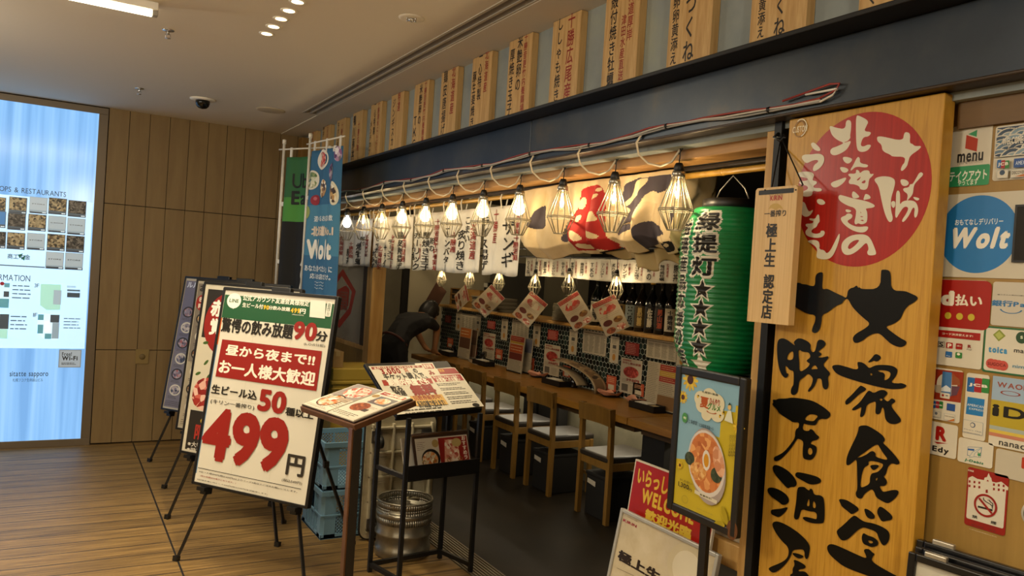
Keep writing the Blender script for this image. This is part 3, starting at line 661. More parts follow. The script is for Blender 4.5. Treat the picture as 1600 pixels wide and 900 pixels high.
p.quad([(1201, 327), (1204, 321), (1209, 318), (1216, 318), (1221, 322), (1224, 327), (1218, 325), (1212, 328), (1206, 325)], '#b6964a', 'emblem')
p.lines((1204, 318), (1222, 324), 2, '#8d7a58', .0, part='emblem')
p.text('極上生', (1198, 349), (1211, 417), INK, .03, True); p.text('認定店', (1194, 428), (1206, 499), INK, .03, True)
p.build(kp)
hk = at(1220.5, 214, X=1.845)
b = MB()
for px in (1195, 1243): b.tube([at(px, 297, X=XK-.002), (XK+.03, (at(px, 290, X=XK).y), zt+.004), hk], .0022, m_black, 6)
b.tube([hk+Vector((0, .01, .012)), hk+Vector((-.012, .016, .0)), hk+Vector((-.006, -.004, -.014)), hk+Vector((0, -.012, .006))], .005, m_black, 6)
b.tube([hk+Vector((-.004, .02, .004)), hk, hk+Vector((-.004, -.022, -.006))], .003, m_black, 6); b.build('cord', kp)

# ---- caged lamps
def thin_glass():
    m, nt, b = nodes('thin_glass'); out = nt.nodes['Material Output']
    t = N(nt, 'ShaderNodeBsdfTransparent'); g = N(nt, 'ShaderNodeBsdfGlossy', Roughness=.05); mx = N(nt, 'ShaderNodeMixShader', Fac=.10)
    nt.links.new(t.outputs[0], mx.inputs[1]); nt.links.new(g.outputs[0], mx.inputs[2]); nt.links.new(mx.outputs[0], out.inputs[0]); return m
def glow_glass(name, col, k, a):
    m, nt, b = nodes(name); out = nt.nodes['Material Output']
    t = N(nt, 'ShaderNodeBsdfTransparent'); g = N(nt, 'ShaderNodeEmission', Color=lin(col), Strength=k); mx = N(nt, 'ShaderNodeMixShader', Fac=a)
    nt.links.new(t.outputs[0], mx.inputs[1]); nt.links.new(g.outputs[0], mx.inputs[2]); nt.links.new(mx.outputs[0], out.inputs[0]); return m
m_glass = thin_glass(); m_glow = glow_glass('glowing_bulb', '#ffdc9a', 8, .75); m_white_glow = glow_glass('white_bulb', '#f4f6ff', 7, .8)
m_fil = mat('#ffd890', .4, 0, 26, ecol='#ffc873'); m_cage = mat('#8a826c', .4)
def lamp_parts(root, org, s, kind):
    X, Y, Z = org
    b = MB().lathe([(.0, .018*s), (.012*s, .018*s), (.017*s, .006*s), (.02*s, -.02*s), (.0, -.02*s)], org, m_black, 16)
    b.lathe([(.021*s, -.012*s), (.024*s, -.02*s), (.024*s, -.034*s), (.0, -.034*s)], org, mat('#a8a498', .3, .9), 16); b.build('socket', root)
    c = MB(); n = 12
    for k in range(n):
        a = 2*pi*k/n+.2
        c.tube([(X+r*s*cos(a), Y+r*s*sin(a), Z+z*s) for r, z in ((.021, -.028), (.029, -.06), (.062, -.150), (.056, -.165), (.028, -.222))], .0020*s, m_cage, 5)
    for r, z in ((.0625, -.148), (.0625, -.154), (.028, -.222), (.022, -.03)):
        c.tube([(X+r*s*cos(2*pi*k/24), Y+r*s*sin(2*pi*k/24), Z+z*s) for k in range(24)], .0022*s, m_cage, 5, cyc=True)
    c.build('wire_cage', root)
    prof = [(.013, -.034), (.014, -.045), (.022, -.062), (.0295, -.082), (.031, -.096), (.027, -.113), (.016, -.124), (0, -.128)]
    MB().lathe([(r*s, z*s) for r, z in prof], org, {'clear': m_glass, 'warm': m_glow, 'white': m_white_glow}[kind], 20).build('bulb', root)
    if kind == 'clear':
        f = MB()
        for k in range(3):
            a = k*2*pi/3; f.tube([(X+.003*s*cos(a), Y+.003*s*sin(a), Z-.045*s), (X+.009*s*cos(a), Y+.009*s*sin(a), Z-.075*s), (X+.006*s*cos(a), Y+.006*s*sin(a), Z-.102*s)], .0016*s, m_fil, 5)
        f.build('filament', root)
ys = [2.129+.3705*k for k in range(11)]
kinds = ['clear', 'clear', 'clear', 'warm', 'warm', 'warm', 'warm', 'warm', 'clear', 'clear', 'white']
lab = ['clear caged bulb lamp just left of the green lantern', 'clear caged bulb lamp in front of the cream and grey banner', 'clear caged bulb lamp in front of the red patch of the banner',
       'caged bulb lamp hanging before the lettered flap ザンギ', 'glowing caged bulb lamp hanging before the flap ライス揚げ', 'glowing caged bulb lamp hanging before the flap コーンバター',
       'glowing caged bulb lamp hanging before the flap with 厚焼き玉子', 'glowing caged bulb lamp, fourth from the far end of the front row', 'clear caged bulb lamp, third from the far end of the front row',
       'clear caged bulb lamp, second from the far end of the front row', 'caged lamp with a round white bulb at the far end of the front row']
m_cordw = mat('#cbbfa6', .5)
for k, y in enumerate(ys):
    o = Vector((1.90, y, 1.981)); t = thing('caged_bulb_lamp', lab[k], 'lamp', o, 'caged bulb lamps along the shop front')
    lamp_parts(t, o, 1.0, kinds[k])
    b = MB().tube([o+Vector((0, 0, .016)), o+Vector((.004, .003, .04)), o+Vector((-.003, -.006, .06)), o+Vector((0, .004, .093))], .0022, m_black, 6)
    b.tube([o+Vector((-.002, .012, .085)), o+Vector((.002, -.012, .07)), o+Vector((0, .006, .05))], .0025, m_black, 6); b.build('hanging_hook', t)
    MB().tube([(1.790, y+.085, 2.096), (1.792, y+.115, 2.07), (1.81, y+.12, 2.03), (1.84, y+.10, 2.0), (1.87, y+.065, 1.99), (1.89, y+.028, 2.005), (1.898, y+.004, 2.04), (1.902, y-.006, 2.066)], .0042, m_cordw, 6).build('lead', t)
    lamp('POINT', 'bulb_light', o+Vector((0, 0, -.092)), 3.4 if kinds[k] == 'warm' else 2.6, (1, .93, .86) if kinds[k] == 'white' else (1, .76, .44), shadow_soft_size=.022 if kinds[k] != 'clear' else .009)
# supply cable along the beam
cb = thing('supply_cable', 'bundled grey and red supply cable clipped along the bottom of the steel beam', 'cable', (1.79, 3.8, 2.09))
ca, cr2, tie = MB(), MB(), MB(); rnd = random.Random(5); pts = []
yy = 1.45
while yy < 5.9: pts.append(Vector((1.788, yy, 2.092+.008*sin(yy*7)+.004*rnd.random()))); yy += .09
for off, m_, bb in ((0, mat('#8d8a84', .5), ca), (.006, mat('#b9b4a8', .5), ca), (.011, mat('#8c2f24', .5), cr2)):
    bb.tube([q+Vector((0, 0, off+.003*sin(i*1.3+off*900))) for i, q in enumerate(pts)], .0032, m_, 6)
e0 = pts[0]; cr2.tube([e0+Vector((0, 0, .011)), (1.786, 1.40, 2.112), (1.786, 1.39, 2.128), (1.786, 1.42, 2.132), (1.787, 1.58, 2.112)], .0032, mat('#8c2f24', .5), 6)
ca.tube([e0, (1.786, 1.41, 2.10), (1.786, 1.395, 2.115), (1.787, 1.50, 2.117)], .003, mat('#d8d4c8', .5), 6)
for i in range(2, len(pts), 5): tie.tube([pts[i]+Vector((0, -.003, .006)), pts[i]+Vector((0, .003, .006))], .010, m_black, 8)
ca.build('grey_cable', cb); cr2.build('red_cable', cb); tie.build('cable_tie', cb)

# ---- bamboo pole and lettered noren
XN = 2.06
m_bam = wood('bamboo', ['#9c7427', '#b78c38', '#c79c47'], (6, .7, 6), .35, 3, .04)
bp = thing('bamboo_pole', 'long bamboo pole under the lintel carrying the cloth curtains', 'pole', (XN, 3.9, 1.98))
bb = MB()
for k in range(15):
    a, b_ = 1.71+.36*k, 1.71+.36*(k+1); bb.tube([(XN, a, 1.982), (XN, a+.01, 1.982), (XN, a+.02, 1.982), (XN, b_-.02, 1.982), (XN, b_-.008, 1.982), (XN, b_, 1.982)], [.0135, .0135, .0122, .0122, .0128, .0145], m_bam, 12)
bb.build('cane', bp)
m_cloth = mottled('white_cloth', ['#c9c4b6', '#d3cfc2', '#dad6ca'], 5, .85, 0, .05)
def noren(X, spans, ztop, zbot, items, name, labels, group, amp=.006, loop=True, mcl=None, lp='lettering'):
    """cloth curtains on plane X; spans: (y_far, y_near); items per span: (text, colour, u0, v0, u1, v1) world (y,z) boxes"""
    for (ya, yb), its, lb in zip(spans, items, labels):
        n = max(1, round((ya-yb)/.245))
        def wav(y, z, X=X, ya=ya): f = (ztop-z)/(ztop-zbot); return X+amp*(.4+f)*sin((y-ya)*2*pi/.13)+.5*amp*f*sin((y-ya)*2*pi/.31+1)
        t = thing(name, lb, 'curtain', (X, (ya+yb)/2, zbot), group)
        nu = max(8, int((ya-yb)/.012))
        g = MB().grid(lambda u, v: (wav(ya+(yb-ya)*u, zbot+(ztop-zbot)*v), ya+(yb-ya)*u, zbot+(ztop-zbot)*v+(.006*sin(u*9+ya) if v == 0 else 0)), nu, 12, mcl or m_cloth)
        g.build('cloth', t, solid=.0015)
        if loop:
            L = MB()
            for k in range(n+1):
                y = ya+(yb-ya)*k/n; y = min(max(y, yb+.02), ya-.02)
                L.tube([(X-.012, y, ztop-.015), (X-.022, y, 1.975), (X-.016, y, 1.998), (X, y, 2.006), (X+.016, y, 1.998), (X+.022, y, 1.975), (X+.012, y, ztop-.015)], .004, m_cloth, 6)
            L.build('tie_loop', t)
        mbs = {}
        for s, c, y0, z0, y1, z1 in its:
            vs, fs, (a0, b0, a1, b1) = text_mesh(s, .016, True)
            pts = []
            for g_ in vs:
                y = y0+(y1-y0)*(g_[0]-a0)/(a1-a0); z = z1+(z0-z1)*(g_[1]-b0)/(b1-b0); y = min(max(y, yb+.004), ya-.004); pts.append((wav(y, z)-.004-g_.k, y, z))
            mbs.setdefault(lp+('_red' if c == RED else ''), MB()).add(pts, fs, mat(c, .8))
        for nme, m_ in mbs.items(): m_.build(nme, t)
zz = ((500, 230), 4.09)
F = [  # flap lettering in crop pixels, grouped by cloth
 [('豚丼', INK, 172, 650, 188, 745), ('十勝名物', RED, 194, 605, 205, 710), ('牛すじ', INK, 106, 640, 118, 745), ('北海道産', RED, 131, 570, 145, 690), ('殻付', INK, 266, 572, 282, 628), ('焼牡蠣', INK, 236, 612, 262, 752), ('北海道厚岸産', RED, 291, 560, 306, 700)],
 [('じゃがいも', INK, 360, 570, 374, 748), ('サラダ', INK, 335, 662, 350, 780), ('北海道産', RED, 380, 630, 392, 782), ('ラーメン', INK, 438, 590, 455, 718), ('サラダ', INK, 405, 628, 426, 765), ('北海道産', RED, 458, 560, 470, 778), ('鶏皮唐揚げ', INK, 500, 540, 520, 785), ('北海道産', RED, 529, 565, 546, 732)],
 [('ガーリック', INK, 614, 540, 630, 785), ('すき焼き', INK, 588, 555, 606, 778), ('十勝産', RED, 636, 610, 650, 712), ('卵の', INK, 708, 578, 728, 666), ('厚焼き玉子', INK, 666, 545, 690, 788), ('十勝音更竹内養鶏場', RED, 736, 460, 752, 792), ('コーンバター', INK, 800, 490, 825, 795), ('十勝産', RED, 840, 545, 866, 672), ('こまい', INK, 935, 450, 960, 606), ('炙り焼き', INK, 890, 530, 920, 786), ('北海道産', RED, 970, 480, 988, 716)],
 [('ライス揚げ', INK, 1035, 450, 1072, 790), ('十勝産', RED, 1115, 400, 1137, 615), ('ザンギ', INK, 1170, 470, 1232, 770), ('自家製十勝若鶏', RED, 1246, 440, 1266, 725)]]
cloths = [(526, 578.5), (579.5, 641.5), (642.5, 750), (751, 813)]
spans = [(at(a, 425, X=XN).y-.012 if a > 530 else 6.75, at(b, 425, X=XN).y+.012) for a, b in cloths]
def conv(it):
    out = []
    for s, c, x0, y0, x1, y1 in it:
        A, Bq = at(zz[0][0]+x0/zz[1], zz[0][1]+y0/zz[1], X=XN), at(zz[0][0]+x1/zz[1], zz[0][1]+y1/zz[1], X=XN); out.append((s, c, A.y, A.z, Bq.y, Bq.z))
    return out
noren(XN, spans, 1.935, 1.562, [conv(f) for f in F], 'noren_curtain',
      ['white shop curtain with flap 焼牡蠣, furthest from the lantern', 'white shop curtain with flap ラーメンサラダ', 'wide white shop curtain with flaps コーンバター and 厚焼き玉子', 'white shop curtain with large ザンギ lettering, next to the banner'], 'white lettered curtains along the shop front')
dishes = ['つくね', '焼牡蠣', '豚丼', 'じゃがいも', '牛すじ煮', '厚焼き玉子', '鶏皮唐揚げ', 'ＴＫＧ', 'コーンバター', '炙り焼き', 'ザンギ', 'ししゃも焼き', '卵の', '殻付焼牡蠣', '豚丼', 'ライス揚げ']
its = []; ya, yb, XI = 5.72, 3.62, 3.46
for k in range(16):
    y = ya-.131*(k+.5)
    its += [(dishes[k], INK, y+.035, 1.70, y-.005, 1.595), (['十勝産', '北海道産'][k % 2], RED, y-.02, 1.71, y-.045, 1.62)]
noren(XI, [(ya, yb)], 1.735, 1.575, [its], 'noren_curtain', ['row of small white lettered curtains inside the shop above the bottles'], None, .004, False)
# curtain rail inside
rl = thing('curtain_rail', 'thin rail inside the shop holding the small curtains and lamps', 'rail', (XI, 5, 1.74))
MB().cyl((XI, 1.29, 1.74), (XI, 8.29, 1.74), .008, m_black, 8).build('rod', rl)

# ---- patterned banner cloth draped over the pole
zb8 = lambda L: [(800+x/4.09, 230+y/4.09) for x, y in L]
pats = [  # (colour key, outline) later ones lie on top
 ('g', zb8([(150,420),(195,370),(215,375),(240,440),(252,520),(180,530),(125,505)])), ('g', zb8([(318,560),(345,420),(375,400),(388,480),(362,590),(318,612)])),
 ('r', zb8([(455,252),(610,232),(600,400),(592,600),(690,640),(640,668),(530,645),(430,668),(398,640),(410,560),(440,440),(450,330)])),
 ('c', zb8([(460,310),(482,320),(472,400),(446,412),(438,360)])), ('c', zb8([(490,330),(545,300),(592,288),(585,322),(530,352),(490,357)])), ('c', zb8([(545,270),(600,250),(600,285),(560,290)])),
 ('c', zb8([(480,455),(530,420),(562,400),(577,440),(592,480),(520,500),(508,465)])), ('c', zb8([(440,520),(472,560),(484,600),(450,622),(428,570)])), ('c', zb8([(490,535),(530,530),(592,560),(582,600),(545,592),(518,570)])),
 ('c', zb8([(600,620),(650,606),(660,632),(630,640)])), ('c', zb8([(446,612),(500,618),(520,645),(440,655)])), ('c', zb8([(452,430),(470,430),(466,490),(448,490)])),
 ('g', zb8([(720,235),(805,200),(860,195),(1045,165),(1035,230),(940,305),(930,285),(885,280),(850,340),(822,480),(762,485),(690,545),(720,470),(795,400),(700,370),(722,300)])),
 ('c', zb8([(795,215),(860,200),(890,195),(850,265),(790,335),(740,390),(725,360),(790,300)])),
 ('g', zb8([(690,540),(760,490),(825,505),(760,545),(700,575)])),
 ('g', zb8([(810,622),(820,560),(872,478),(930,470),(988,560),(960,562),(900,602),(850,642),(820,668)])), ('k', zb8([(912,642),(980,602),(1028,600),(1002,662),(938,672)])), ('c', zb8([(955,625),(985,612),(990,628),(965,642)])),
 ('g', zb8([(1000,390),(1085,370),(1062,505),(1008,520)]))]
mk = {'c': mottled('cream_cloth', ['#c2ab80', '#ccb68c', '#d4c09a'], 6, .85, 0, .05), 'g': mat('#3b343c', .85), 'r': mat('#9c1712', .8), 'k': mat('#121013', .8)}
def inside(pt, poly):
    x, y = pt; c = False; n = len(poly)
    for i in range(n):
        (x1, y1), (x2, y2) = poly[i], poly[i-1]
        if (y1 > y) != (y2 > y) and x < (x2-x1)*(y-y1)/(y2-y1)+x1: c = not c
    return c
def shrink(q, f):
    cx, cy_ = sum(a for a, _ in q)/len(q), sum(b for _, b in q)/len(q); return [(cx+(a-cx)*f, cy_+(b-cy_)*f) for a, b in q]
pats = [(k, shrink(q, .8) if k == 'c' and max(a for a, _ in q) < 962 else q) for k, q in pats]
pats = [(k, smooth_loop(q, 2), (min(a for a, _ in q), max(a for a, _ in q), min(b for _, b in q), max(b for _, b in q))) for k, q in pats]
top = [(816, 299), (860, 291), (900, 285), (950, 279), (1000, 272), (1050, 265), (1090, 262), (1119, 259)]
bot = [(816, 391), (836, 402), (858, 405), (880, 396), (898, 391), (915, 396), (935, 393), (952, 384), (970, 391), (990, 395), (1012, 384), (1035, 397), (1055, 391), (1085, 372), (1119, 346)]
def pl(L, s):
    x0, x1 = L[0][0], L[-1][0]; x = x0+(x1-x0)*s
    for (a, b), (c, d) in zip(L, L[1:]):
        if x <= c+1e-6: return (x, b+(d-b)*(x-a)/(c-a))
    return L[-1]
XC = 2.018
def cpx(u, v): a, b = pl(top, u), pl(bot, u); return (a[0]+(b[0]-a[0])*v, a[1]+(b[1]-a[1])*v)
def cpos(u, v):
    xb = XC+.27*max(0., (u-.80)/.20)**1.3; q = at(*cpx(u, v), X=xb)
    f = (.012*sin(u*58+.6*sin(v*3))+.020*v*sin(u*27+v*2.2)+.014*v*v*sin(u*75+1))*min(1, .25+v*2.5)-.004-(.030*abs(sin(u*25+.9*sin(v*2.5)))**.6-.018)*min(1, v*3); bulge = -.030*sin(pi*min(1, max(0, (v-.40)/.60)))*(.5+.5*sin(u*21+1))
    tuck = .05*max(0, v-.86)/.14
    return Vector((xb+f+bulge+tuck, q.y+.006*sin(v*9+u*30), q.z))
def cmat(u, v):
    pt = cpx(u, v); r = 'c'
    for k, q, (x0, x1, y0, y1) in pats:
        if x0 <= pt[0] <= x1 and y0 <= pt[1] <= y1 and inside(pt, q): r = k
    return mk[r]
bn = thing('festival_banner', 'cream festival banner with red patch and dark grey shapes bunched over the pole', 'banner', (XC, 2.6, 1.6))
MB().grid(cpos, 330, 110, None, True, cmat).build('cloth', bn, solid=.002)
def under(u, v):
    a = cpos(.36+.42*u, 1); return a+Vector((.03+.03*v, 0, -.035*sin(pi*u)*v*2+.01*sin(u*30)*v))
MB().grid(under, 60, 8, mat('#a89468', .85)).build('tucked_hem', bn, solid=.002)

# ---- green paper lantern
LC = Vector((2.10, 2.059, 0)); ZT, ZB, LR = 1.848, 1.262, .174
ln = thing('paper_lantern', 'large ribbed green paper lantern with black characters and five stars', 'lantern', (LC.x, LC.y, ZB))
NR = 34
def lrad(z):
    f = (z-ZB)/(ZT-ZB); e = min(f, 1-f)
    base = LR*(.74+.26*sin(min(1, e/.20)*pi/2)) ; rib = abs(sin(f*NR*pi))
    return base*(.975+.025*rib)
m_green = mottled('green_paper', ['#0a6a38', '#0c7a41', '#0f8849'], 4, .32, 0, .04)
prof = [(lrad(ZB+(ZT-ZB)*i/(NR*4)), ZB+(ZT-ZB)*i/(NR*4)) for i in range(NR*4+1)]
MB().lathe([(0, ZB+.002)]+prof+[(0, ZT-.002)], (LC.x, LC.y, 0), m_green, 72).build('paper_shade', ln)
for z0, z1, nm in ((ZT-.004, ZT+.034, 'top_rim'), (ZB-.036, ZB+.004, 'bottom_rim')):
    MB().lathe([(.098, z0), (.103, z0+.002), (.103, z1-.002), (.098, z1), (.090, z1), (.090, z0+.006)], (LC.x, LC.y, 0), m_black, 40).build(nm, ln)
MB().tube([(LC.x, LC.y+.085, ZT+.03), (LC.x, LC.y+.06, ZT+.075), (LC.x, LC.y, ZT+.125), (LC.x, LC.y-.06, ZT+.075), (LC.x, LC.y-.085, ZT+.03)], .003, mat('#b9b4a6', .35, .8), 6).build('wire_handle', ln)
a_cam = atan2(-LC.y, -LC.x)
def on_lantern(vs, fs, off, col, bb):
    me = bpy.data.meshes.new('t'); me.from_pydata([(q_[0], q_[1], getattr(q_, 'k', 0.)) for q_ in vs], [], fs); bm = bmesh.new(); bm.from_mesh(me); bpy.data.meshes.remove(me)
    ys_ = [v.co.y for v in bm.verts]; xs_ = [v.co.x for v in bm.verts]; st = (ZT-ZB)/NR/2
    z = math.floor((min(ys_)-ZB)/st)*st+ZB
    while z < max(ys_): bmesh.ops.bisect_plane(bm, geom=bm.verts[:]+bm.edges[:]+bm.faces[:], plane_co=(0, z, 0), plane_no=(0, 1, 0)); z += st
    x = min(xs_)
    while x < max(xs_): x += .02; bmesh.ops.bisect_plane(bm, geom=bm.verts[:]+bm.edges[:]+bm.faces[:], plane_co=(x, 0, 0), plane_no=(1, 0, 0))
    bm.verts.index_update(); pts = []
    for v in bm.verts:
        a = a_cam+v.co.x/LR; r = lrad(v.co.y)+off+v.co.z; pts.append((LC.x+r*cos(a), LC.y+r*sin(a), v.co.y))
    bb.add(pts, [[v.index for v in f.verts] for f in bm.faces], mat(col, .5)); bm.free()
def place(s, bold, x0, x1, zt, zb_, vert=True):
    vs, fs, (a0, b0, a1, b1) = text_mesh(s, bold, vert); return [v2(x0+(q_[0]-a0)*(x1-x0)/(a1-a0), zb_+(q_[1]-b0)*(zt-zb_)/(b1-b0), q_.k) for q_ in vs], fs
blk, wht = MB(), MB()
def star(cx, cz, r, n=5): return [(cx+(r if k % 2 == 0 else r*.42)*cos(pi/2+k*pi/5), cz+(r if k % 2 == 0 else r*.42)*sin(pi/2+k*pi/5)) for k in range(10)]
ux = -.085; cw = .098
for i, ch in enumerate('緑提灯'):
    zt = 1.826-.080*i
    for bold, off, c, bb, d in ((.085, .0009, '#d9d6c6', wht, .010), (.035, .0016, '#0c0d0c', blk, 0)):
        vs, fs = place(ch, bold, ux-cw/2-d, ux+cw/2+d, zt+d, zt-.066-d); on_lantern(vs, fs, off, c, bb)
for i in range(5):
    cz = 1.552-.066*i
    for r, off, c, bb in ((.050, .0009, '#d9d6c6', wht), (.036, .0016, '#0c0d0c', blk)):
        if i == 4 and bb is blk: continue
        q = star(ux+.002, cz, r); on_lantern(q+[(ux+.002, cz)], [(k, (k+1) % 10, 10) for k in range(10)], off, c, bb)
for i, ch in enumerate('地場産品応援の店'):
    zt = 1.80-.066*i
    for bold, off, c, bb, d in ((.07, .0009, '#d9d6c6', wht, .007), (.03, .0016, '#0c0d0c', blk, 0)):
        vs, fs = place(ch, bold, -.215-d, -.160+d, zt+d, zt-.056-d); on_lantern(vs, fs, off, c, bb)
wht.build('lettering_outline', ln); blk.build('lettering', ln)
# ================================================================== CORRIDOR THINGS: FLAGS, EASELS, STANDS, CRATES, KEG
m_pole = mat('#d9d6cc', .4)
def flag(name, lab, A, az, wid, hgt, segs, colors, content, pole_top, joints):
    a = radians(az); U = Vector((-sin(a), -cos(a), 0)); Nn = U.cross(Vector((0, 0, 1)))
    t = thing(name, lab, 'flag', (A.x, A.y, 0), 'tall promotional flags on white poles')
    base = Vector((A.x, A.y, 0))-U*.035
    b = MB().cyl(base+Vector((0, 0, .05)), base+Vector((0, 0, 1.3)), .013, m_pole, 12).cyl(base+Vector((0, 0, 1.28)), base+Vector((0, 0, pole_top)), .010, m_pole, 12)
    b.lathe([(.014, 0), (.014, .03), (.0, .034)], base+Vector((0, 0, pole_top-.01)), m_pole, 12); b.build('pole', t)
    MB().tube([base-U*.05+Vector((0, 0, pole_top-.05)), base+U*.02+Vector((0, 0, pole_top-.05)), base+U*(wid+.06)+Vector((0, 0, pole_top-.05))], .0055, m_pole, 10).build('crossbar', t)
    j = MB()
    for z in joints: j.box(base+U*.035+Vector((0, 0, z)), (.075, .012, .03), m_pole, Matrix((U, Nn, Vector((0, 0, 1)))).transposed())
    for f in (.1, .5, .93): j.box(base+U*(.035+wid*f)+Vector((0, 0, pole_top-.085)), (.02, .008, .09), m_pole, Matrix((U, Nn, Vector((0, 0, 1)))).transposed())
    j.build('loop', t)
    MB().lathe([(.0, 0), (.13, 0), (.13, .04), (.115, .07), (.03, .075), (.03, .10), (0, .10)], base, mat('#2a2c30', .5), 28).build('weighted_base', t)
    ztop = pole_top-.11
    def P(u, v):  # u 0..1 across, v metres down
        return Vector((A.x, A.y, ztop-v))+U*(u*wid-.0*v)+Nn*(.012*sin(u*9+v*2.4)*(.3+v)+.008*sin(u*17))
    g = MB().grid(lambda u, v: P(u, v*hgt), 24, 60, None, True, lambda u, v: colors(u, v*hgt)); g.build('cloth', t, solid=.001)
    bb = {}
    for kind, *r in content:
        if kind == 'text':
            s, c, u0, v0, u1, v1, bold, vert = r; vs, fs, (x0, y0, x1, y1) = text_mesh(s, bold, vert)
            pts = [P(u0+(u1-u0)*(g_[0]-x0)/(x1-x0), v1+(v0-v1)*(g_[1]-y0)/(y1-y0))+Nn*(.0035+g_.k) for g_ in vs]; bb.setdefault('lettering', MB()).add(pts, fs, mat(c, .7))
        else:
            cu, cv, ru, rv, rot, c, off = r; n = 26
            pts = [P(cu+(ru*cos(2*pi*k/n)*cos(rot)-rv*sin(2*pi*k/n)*sin(rot))/wid, cv+ru*cos(2*pi*k/n)*sin(rot)+rv*sin(2*pi*k/n)*cos(rot))+Nn*off for k in range(n)]
            bb.setdefault('dish_picture', MB()).add(pts+[P(cu, cv)+Nn*off], [(k, (k+1) % n, n)[::-1] for k in range(n)], c if isinstance(c, bpy.types.Material) else mat(c, .7))
    for n_, b_ in bb.items(): b_.build(n_, t)
    return t
mgr, mgr2, mbk = mat('#2a6037', .8), mat('#478a3a', .8), mat('#141312', .85)
mbl, mbl2 = mat('#30638a', .8), mat('#457f9f', .8)
fA = at(449, 232, X=1.40); fB = at(488, 222, X=1.50)
flag('delivery_flag', 'green and black delivery flag standing behind the easels', fA, -28, .46, 1.75, 0,
     lambda u, v: mgr if v < .30 else mgr2 if v < .455 else mbk,
     [('text', 'Uber', '#0c120c', .18, .12, .80, .225, .008, False), ('text', 'Eats', '#0c120c', .18, .245, .80, .345, .03, False)]
     + [('text', 'お届けはこちら', '#e6e2d6', .46, .58, .80, 1.30, .05, True)], 2.43, (1.98, 1.56))
fd = [food('flag_'+n, c, s) for n, c, s in (('red', ['#d8d2c0', '#b5342a', '#d6604a', '#e6dcc4'], 45), ('green', ['#cfd2b4', '#4a6a2c', '#86945a', '#e2dcc4'], 45), ('bun', ['#3d2a18', '#a87738', '#d6b878', '#f0e8d0'], 40), ('cake', ['#5b3a66', '#8d5a8c', '#e6dee2', '#2a2436'], 30))]
flag('delivery_flag', 'blue delivery flag printed with dishes, in front of the green one', fB, -9, .47, 1.75, 0,
     lambda u, v: mbl if v < .38 or v > .72 else mbl2,
     [('ell', .40, .07, .080, .070, 0, '#dcd8cc', .003), ('ell', .40, .07, .055, .052, 0, fd[0], .0045), ('ell', .12, .205, .085, .068, 0, '#d8d4c4', .003), ('ell', .12, .205, .068, .055, 0, fd[1], .0045),
      ('ell', .70, .165, .045, .062, -.2, fd[3], .003), ('ell', .46, .27, .045, .062, .1, fd[2], .003), ('ell', .24, .345, .050, .036, 0, '#8f2430', .003), ('ell', .23, .335, .018, .012, 0, '#b8606a', .0045),
      ('ell', .84, .31, .055, .085, -.4, '#d9d2b8', .003), ('ell', .84, .31, .036, .068, -.4, fd[2], .0045), ('ell', .90, .05, .04, .052, -.3, fd[3], .003), ('ell', .05, .43, .04, .045, .1, '#9aa860', .003), ('ell', .80, .012, .05, .02, 0, '#dcd8cc', .003),
      ('text', '選べるお店の数', '#dfe4e6', .22, .455, .88, .495, .02, False), ('text', '北海道No.1', '#dccbb8', .18, .525, .90, .595, .05, False),
      ('text', 'Wolt', '#e8e4da', .10, .618, .88, .755, .06, False), ('text', 'あなたの「食べたい」に', '#dfe4e6', .08, .795, .90, .84, .02, False), ('text', '応えるお店だけ。', '#dfe4e6', .18, .852, .88, .89, .02, False)]
     + [('text', '〜〜〜', '#c6d2da', .28, .905+.02*k, .72, .915+.02*k, .0, False) for k in range(3)], 2.455, (2.02, 1.64, 1.2))

def easel(foot, ang, tilt, lab, content, w=.725, v0=.405, v1=1.415, u0=.045, rearpx=None):
    U, V, Nn = frame_at(ang, tilt); O = Vector((foot.x, foot.y, 0))
    L = lambda u, v, d=0.: O+U*u+V*v+Nn*d
    t = thing('poster_easel', lab, 'easel', (O+U*.4), 'poster easels in a row by the far wall')
    # feet on the floor under the board plane
    b1 = MB(); R = Matrix((U, V, Nn)).transposed()
    mf = mat('#0f0f10', .35)
    b1.box(L(u0+w/2, (v0+v1)/2, -.012), (w-.004, v1-v0-.004, .016), mat('#24221f', .6), R); b1.build('board', t)
    fr = MB()
    for (a, bq, c, d) in ((u0-.004, v0-.004, u0+.010, v1), (u0+w-.012, v0-.004, u0+w+.006, v1), (u0, v0-.006, u0+w, v0+.008), (u0, v1-.012, u0+w, v1+.004)):
        fr.box(L((a+c)/2, (bq+d)/2, -.008), (c-a, d-bq, .030), mf, R)
    fr.build('frame', t, bevel=.002)
    MB().box(L(u0+w/2, (v0+v1)/2, -.002), (w-.02, v1-v0-.016, .005), mat('#cfc7b2', .45), R).build('sheet', t)
    for s in (0, 1):
        f, k, tp = (0, .125, .385) if s == 0 else (.82, .695, .435)
        b = MB().bar(L(f, 0, -.02), L(k, .385, -.03), .014, .014, mf); b.bar(L(k, .385, -.03), L(tp, 1.36, -.035), .018, .018, mf)
        b.box(L(f, .012, -.02), (.03, .03, .022), mf, R); b.box(L(k, .385, -.018), (.035, .05, .045), mf, R); b.box(L(k, v0-.018, -.0), (.05, .018, .05), mf, R)
        b.build('leg', t)
    rf = Vector((rearpx.x, rearpx.y, 0)) if rearpx else O+U*.594+Vector((-sin(radians(ang)), cos(radians(ang)), 0))*.34
    a = L(.39, 1.27, -.045); b = MB().bar(a, rf, .015, .015, mf); mid = a.lerp(rf, .62); b.box(mid, (.028, .03, .035), mf); b.box(rf+Vector((0, 0, .01)), (.026, .026, .02), mf)
    b.build('leg', t)
    MB().box(L(.41, v1+.012, -.02), (.12, .03, .03), mf, R).build('clamp', t, bevel=.004)
    p = Print(L(0, 0, .001), U, V, rough=.4); content(p, u0, u0+w, v0, v1); p.build(t)
    return t
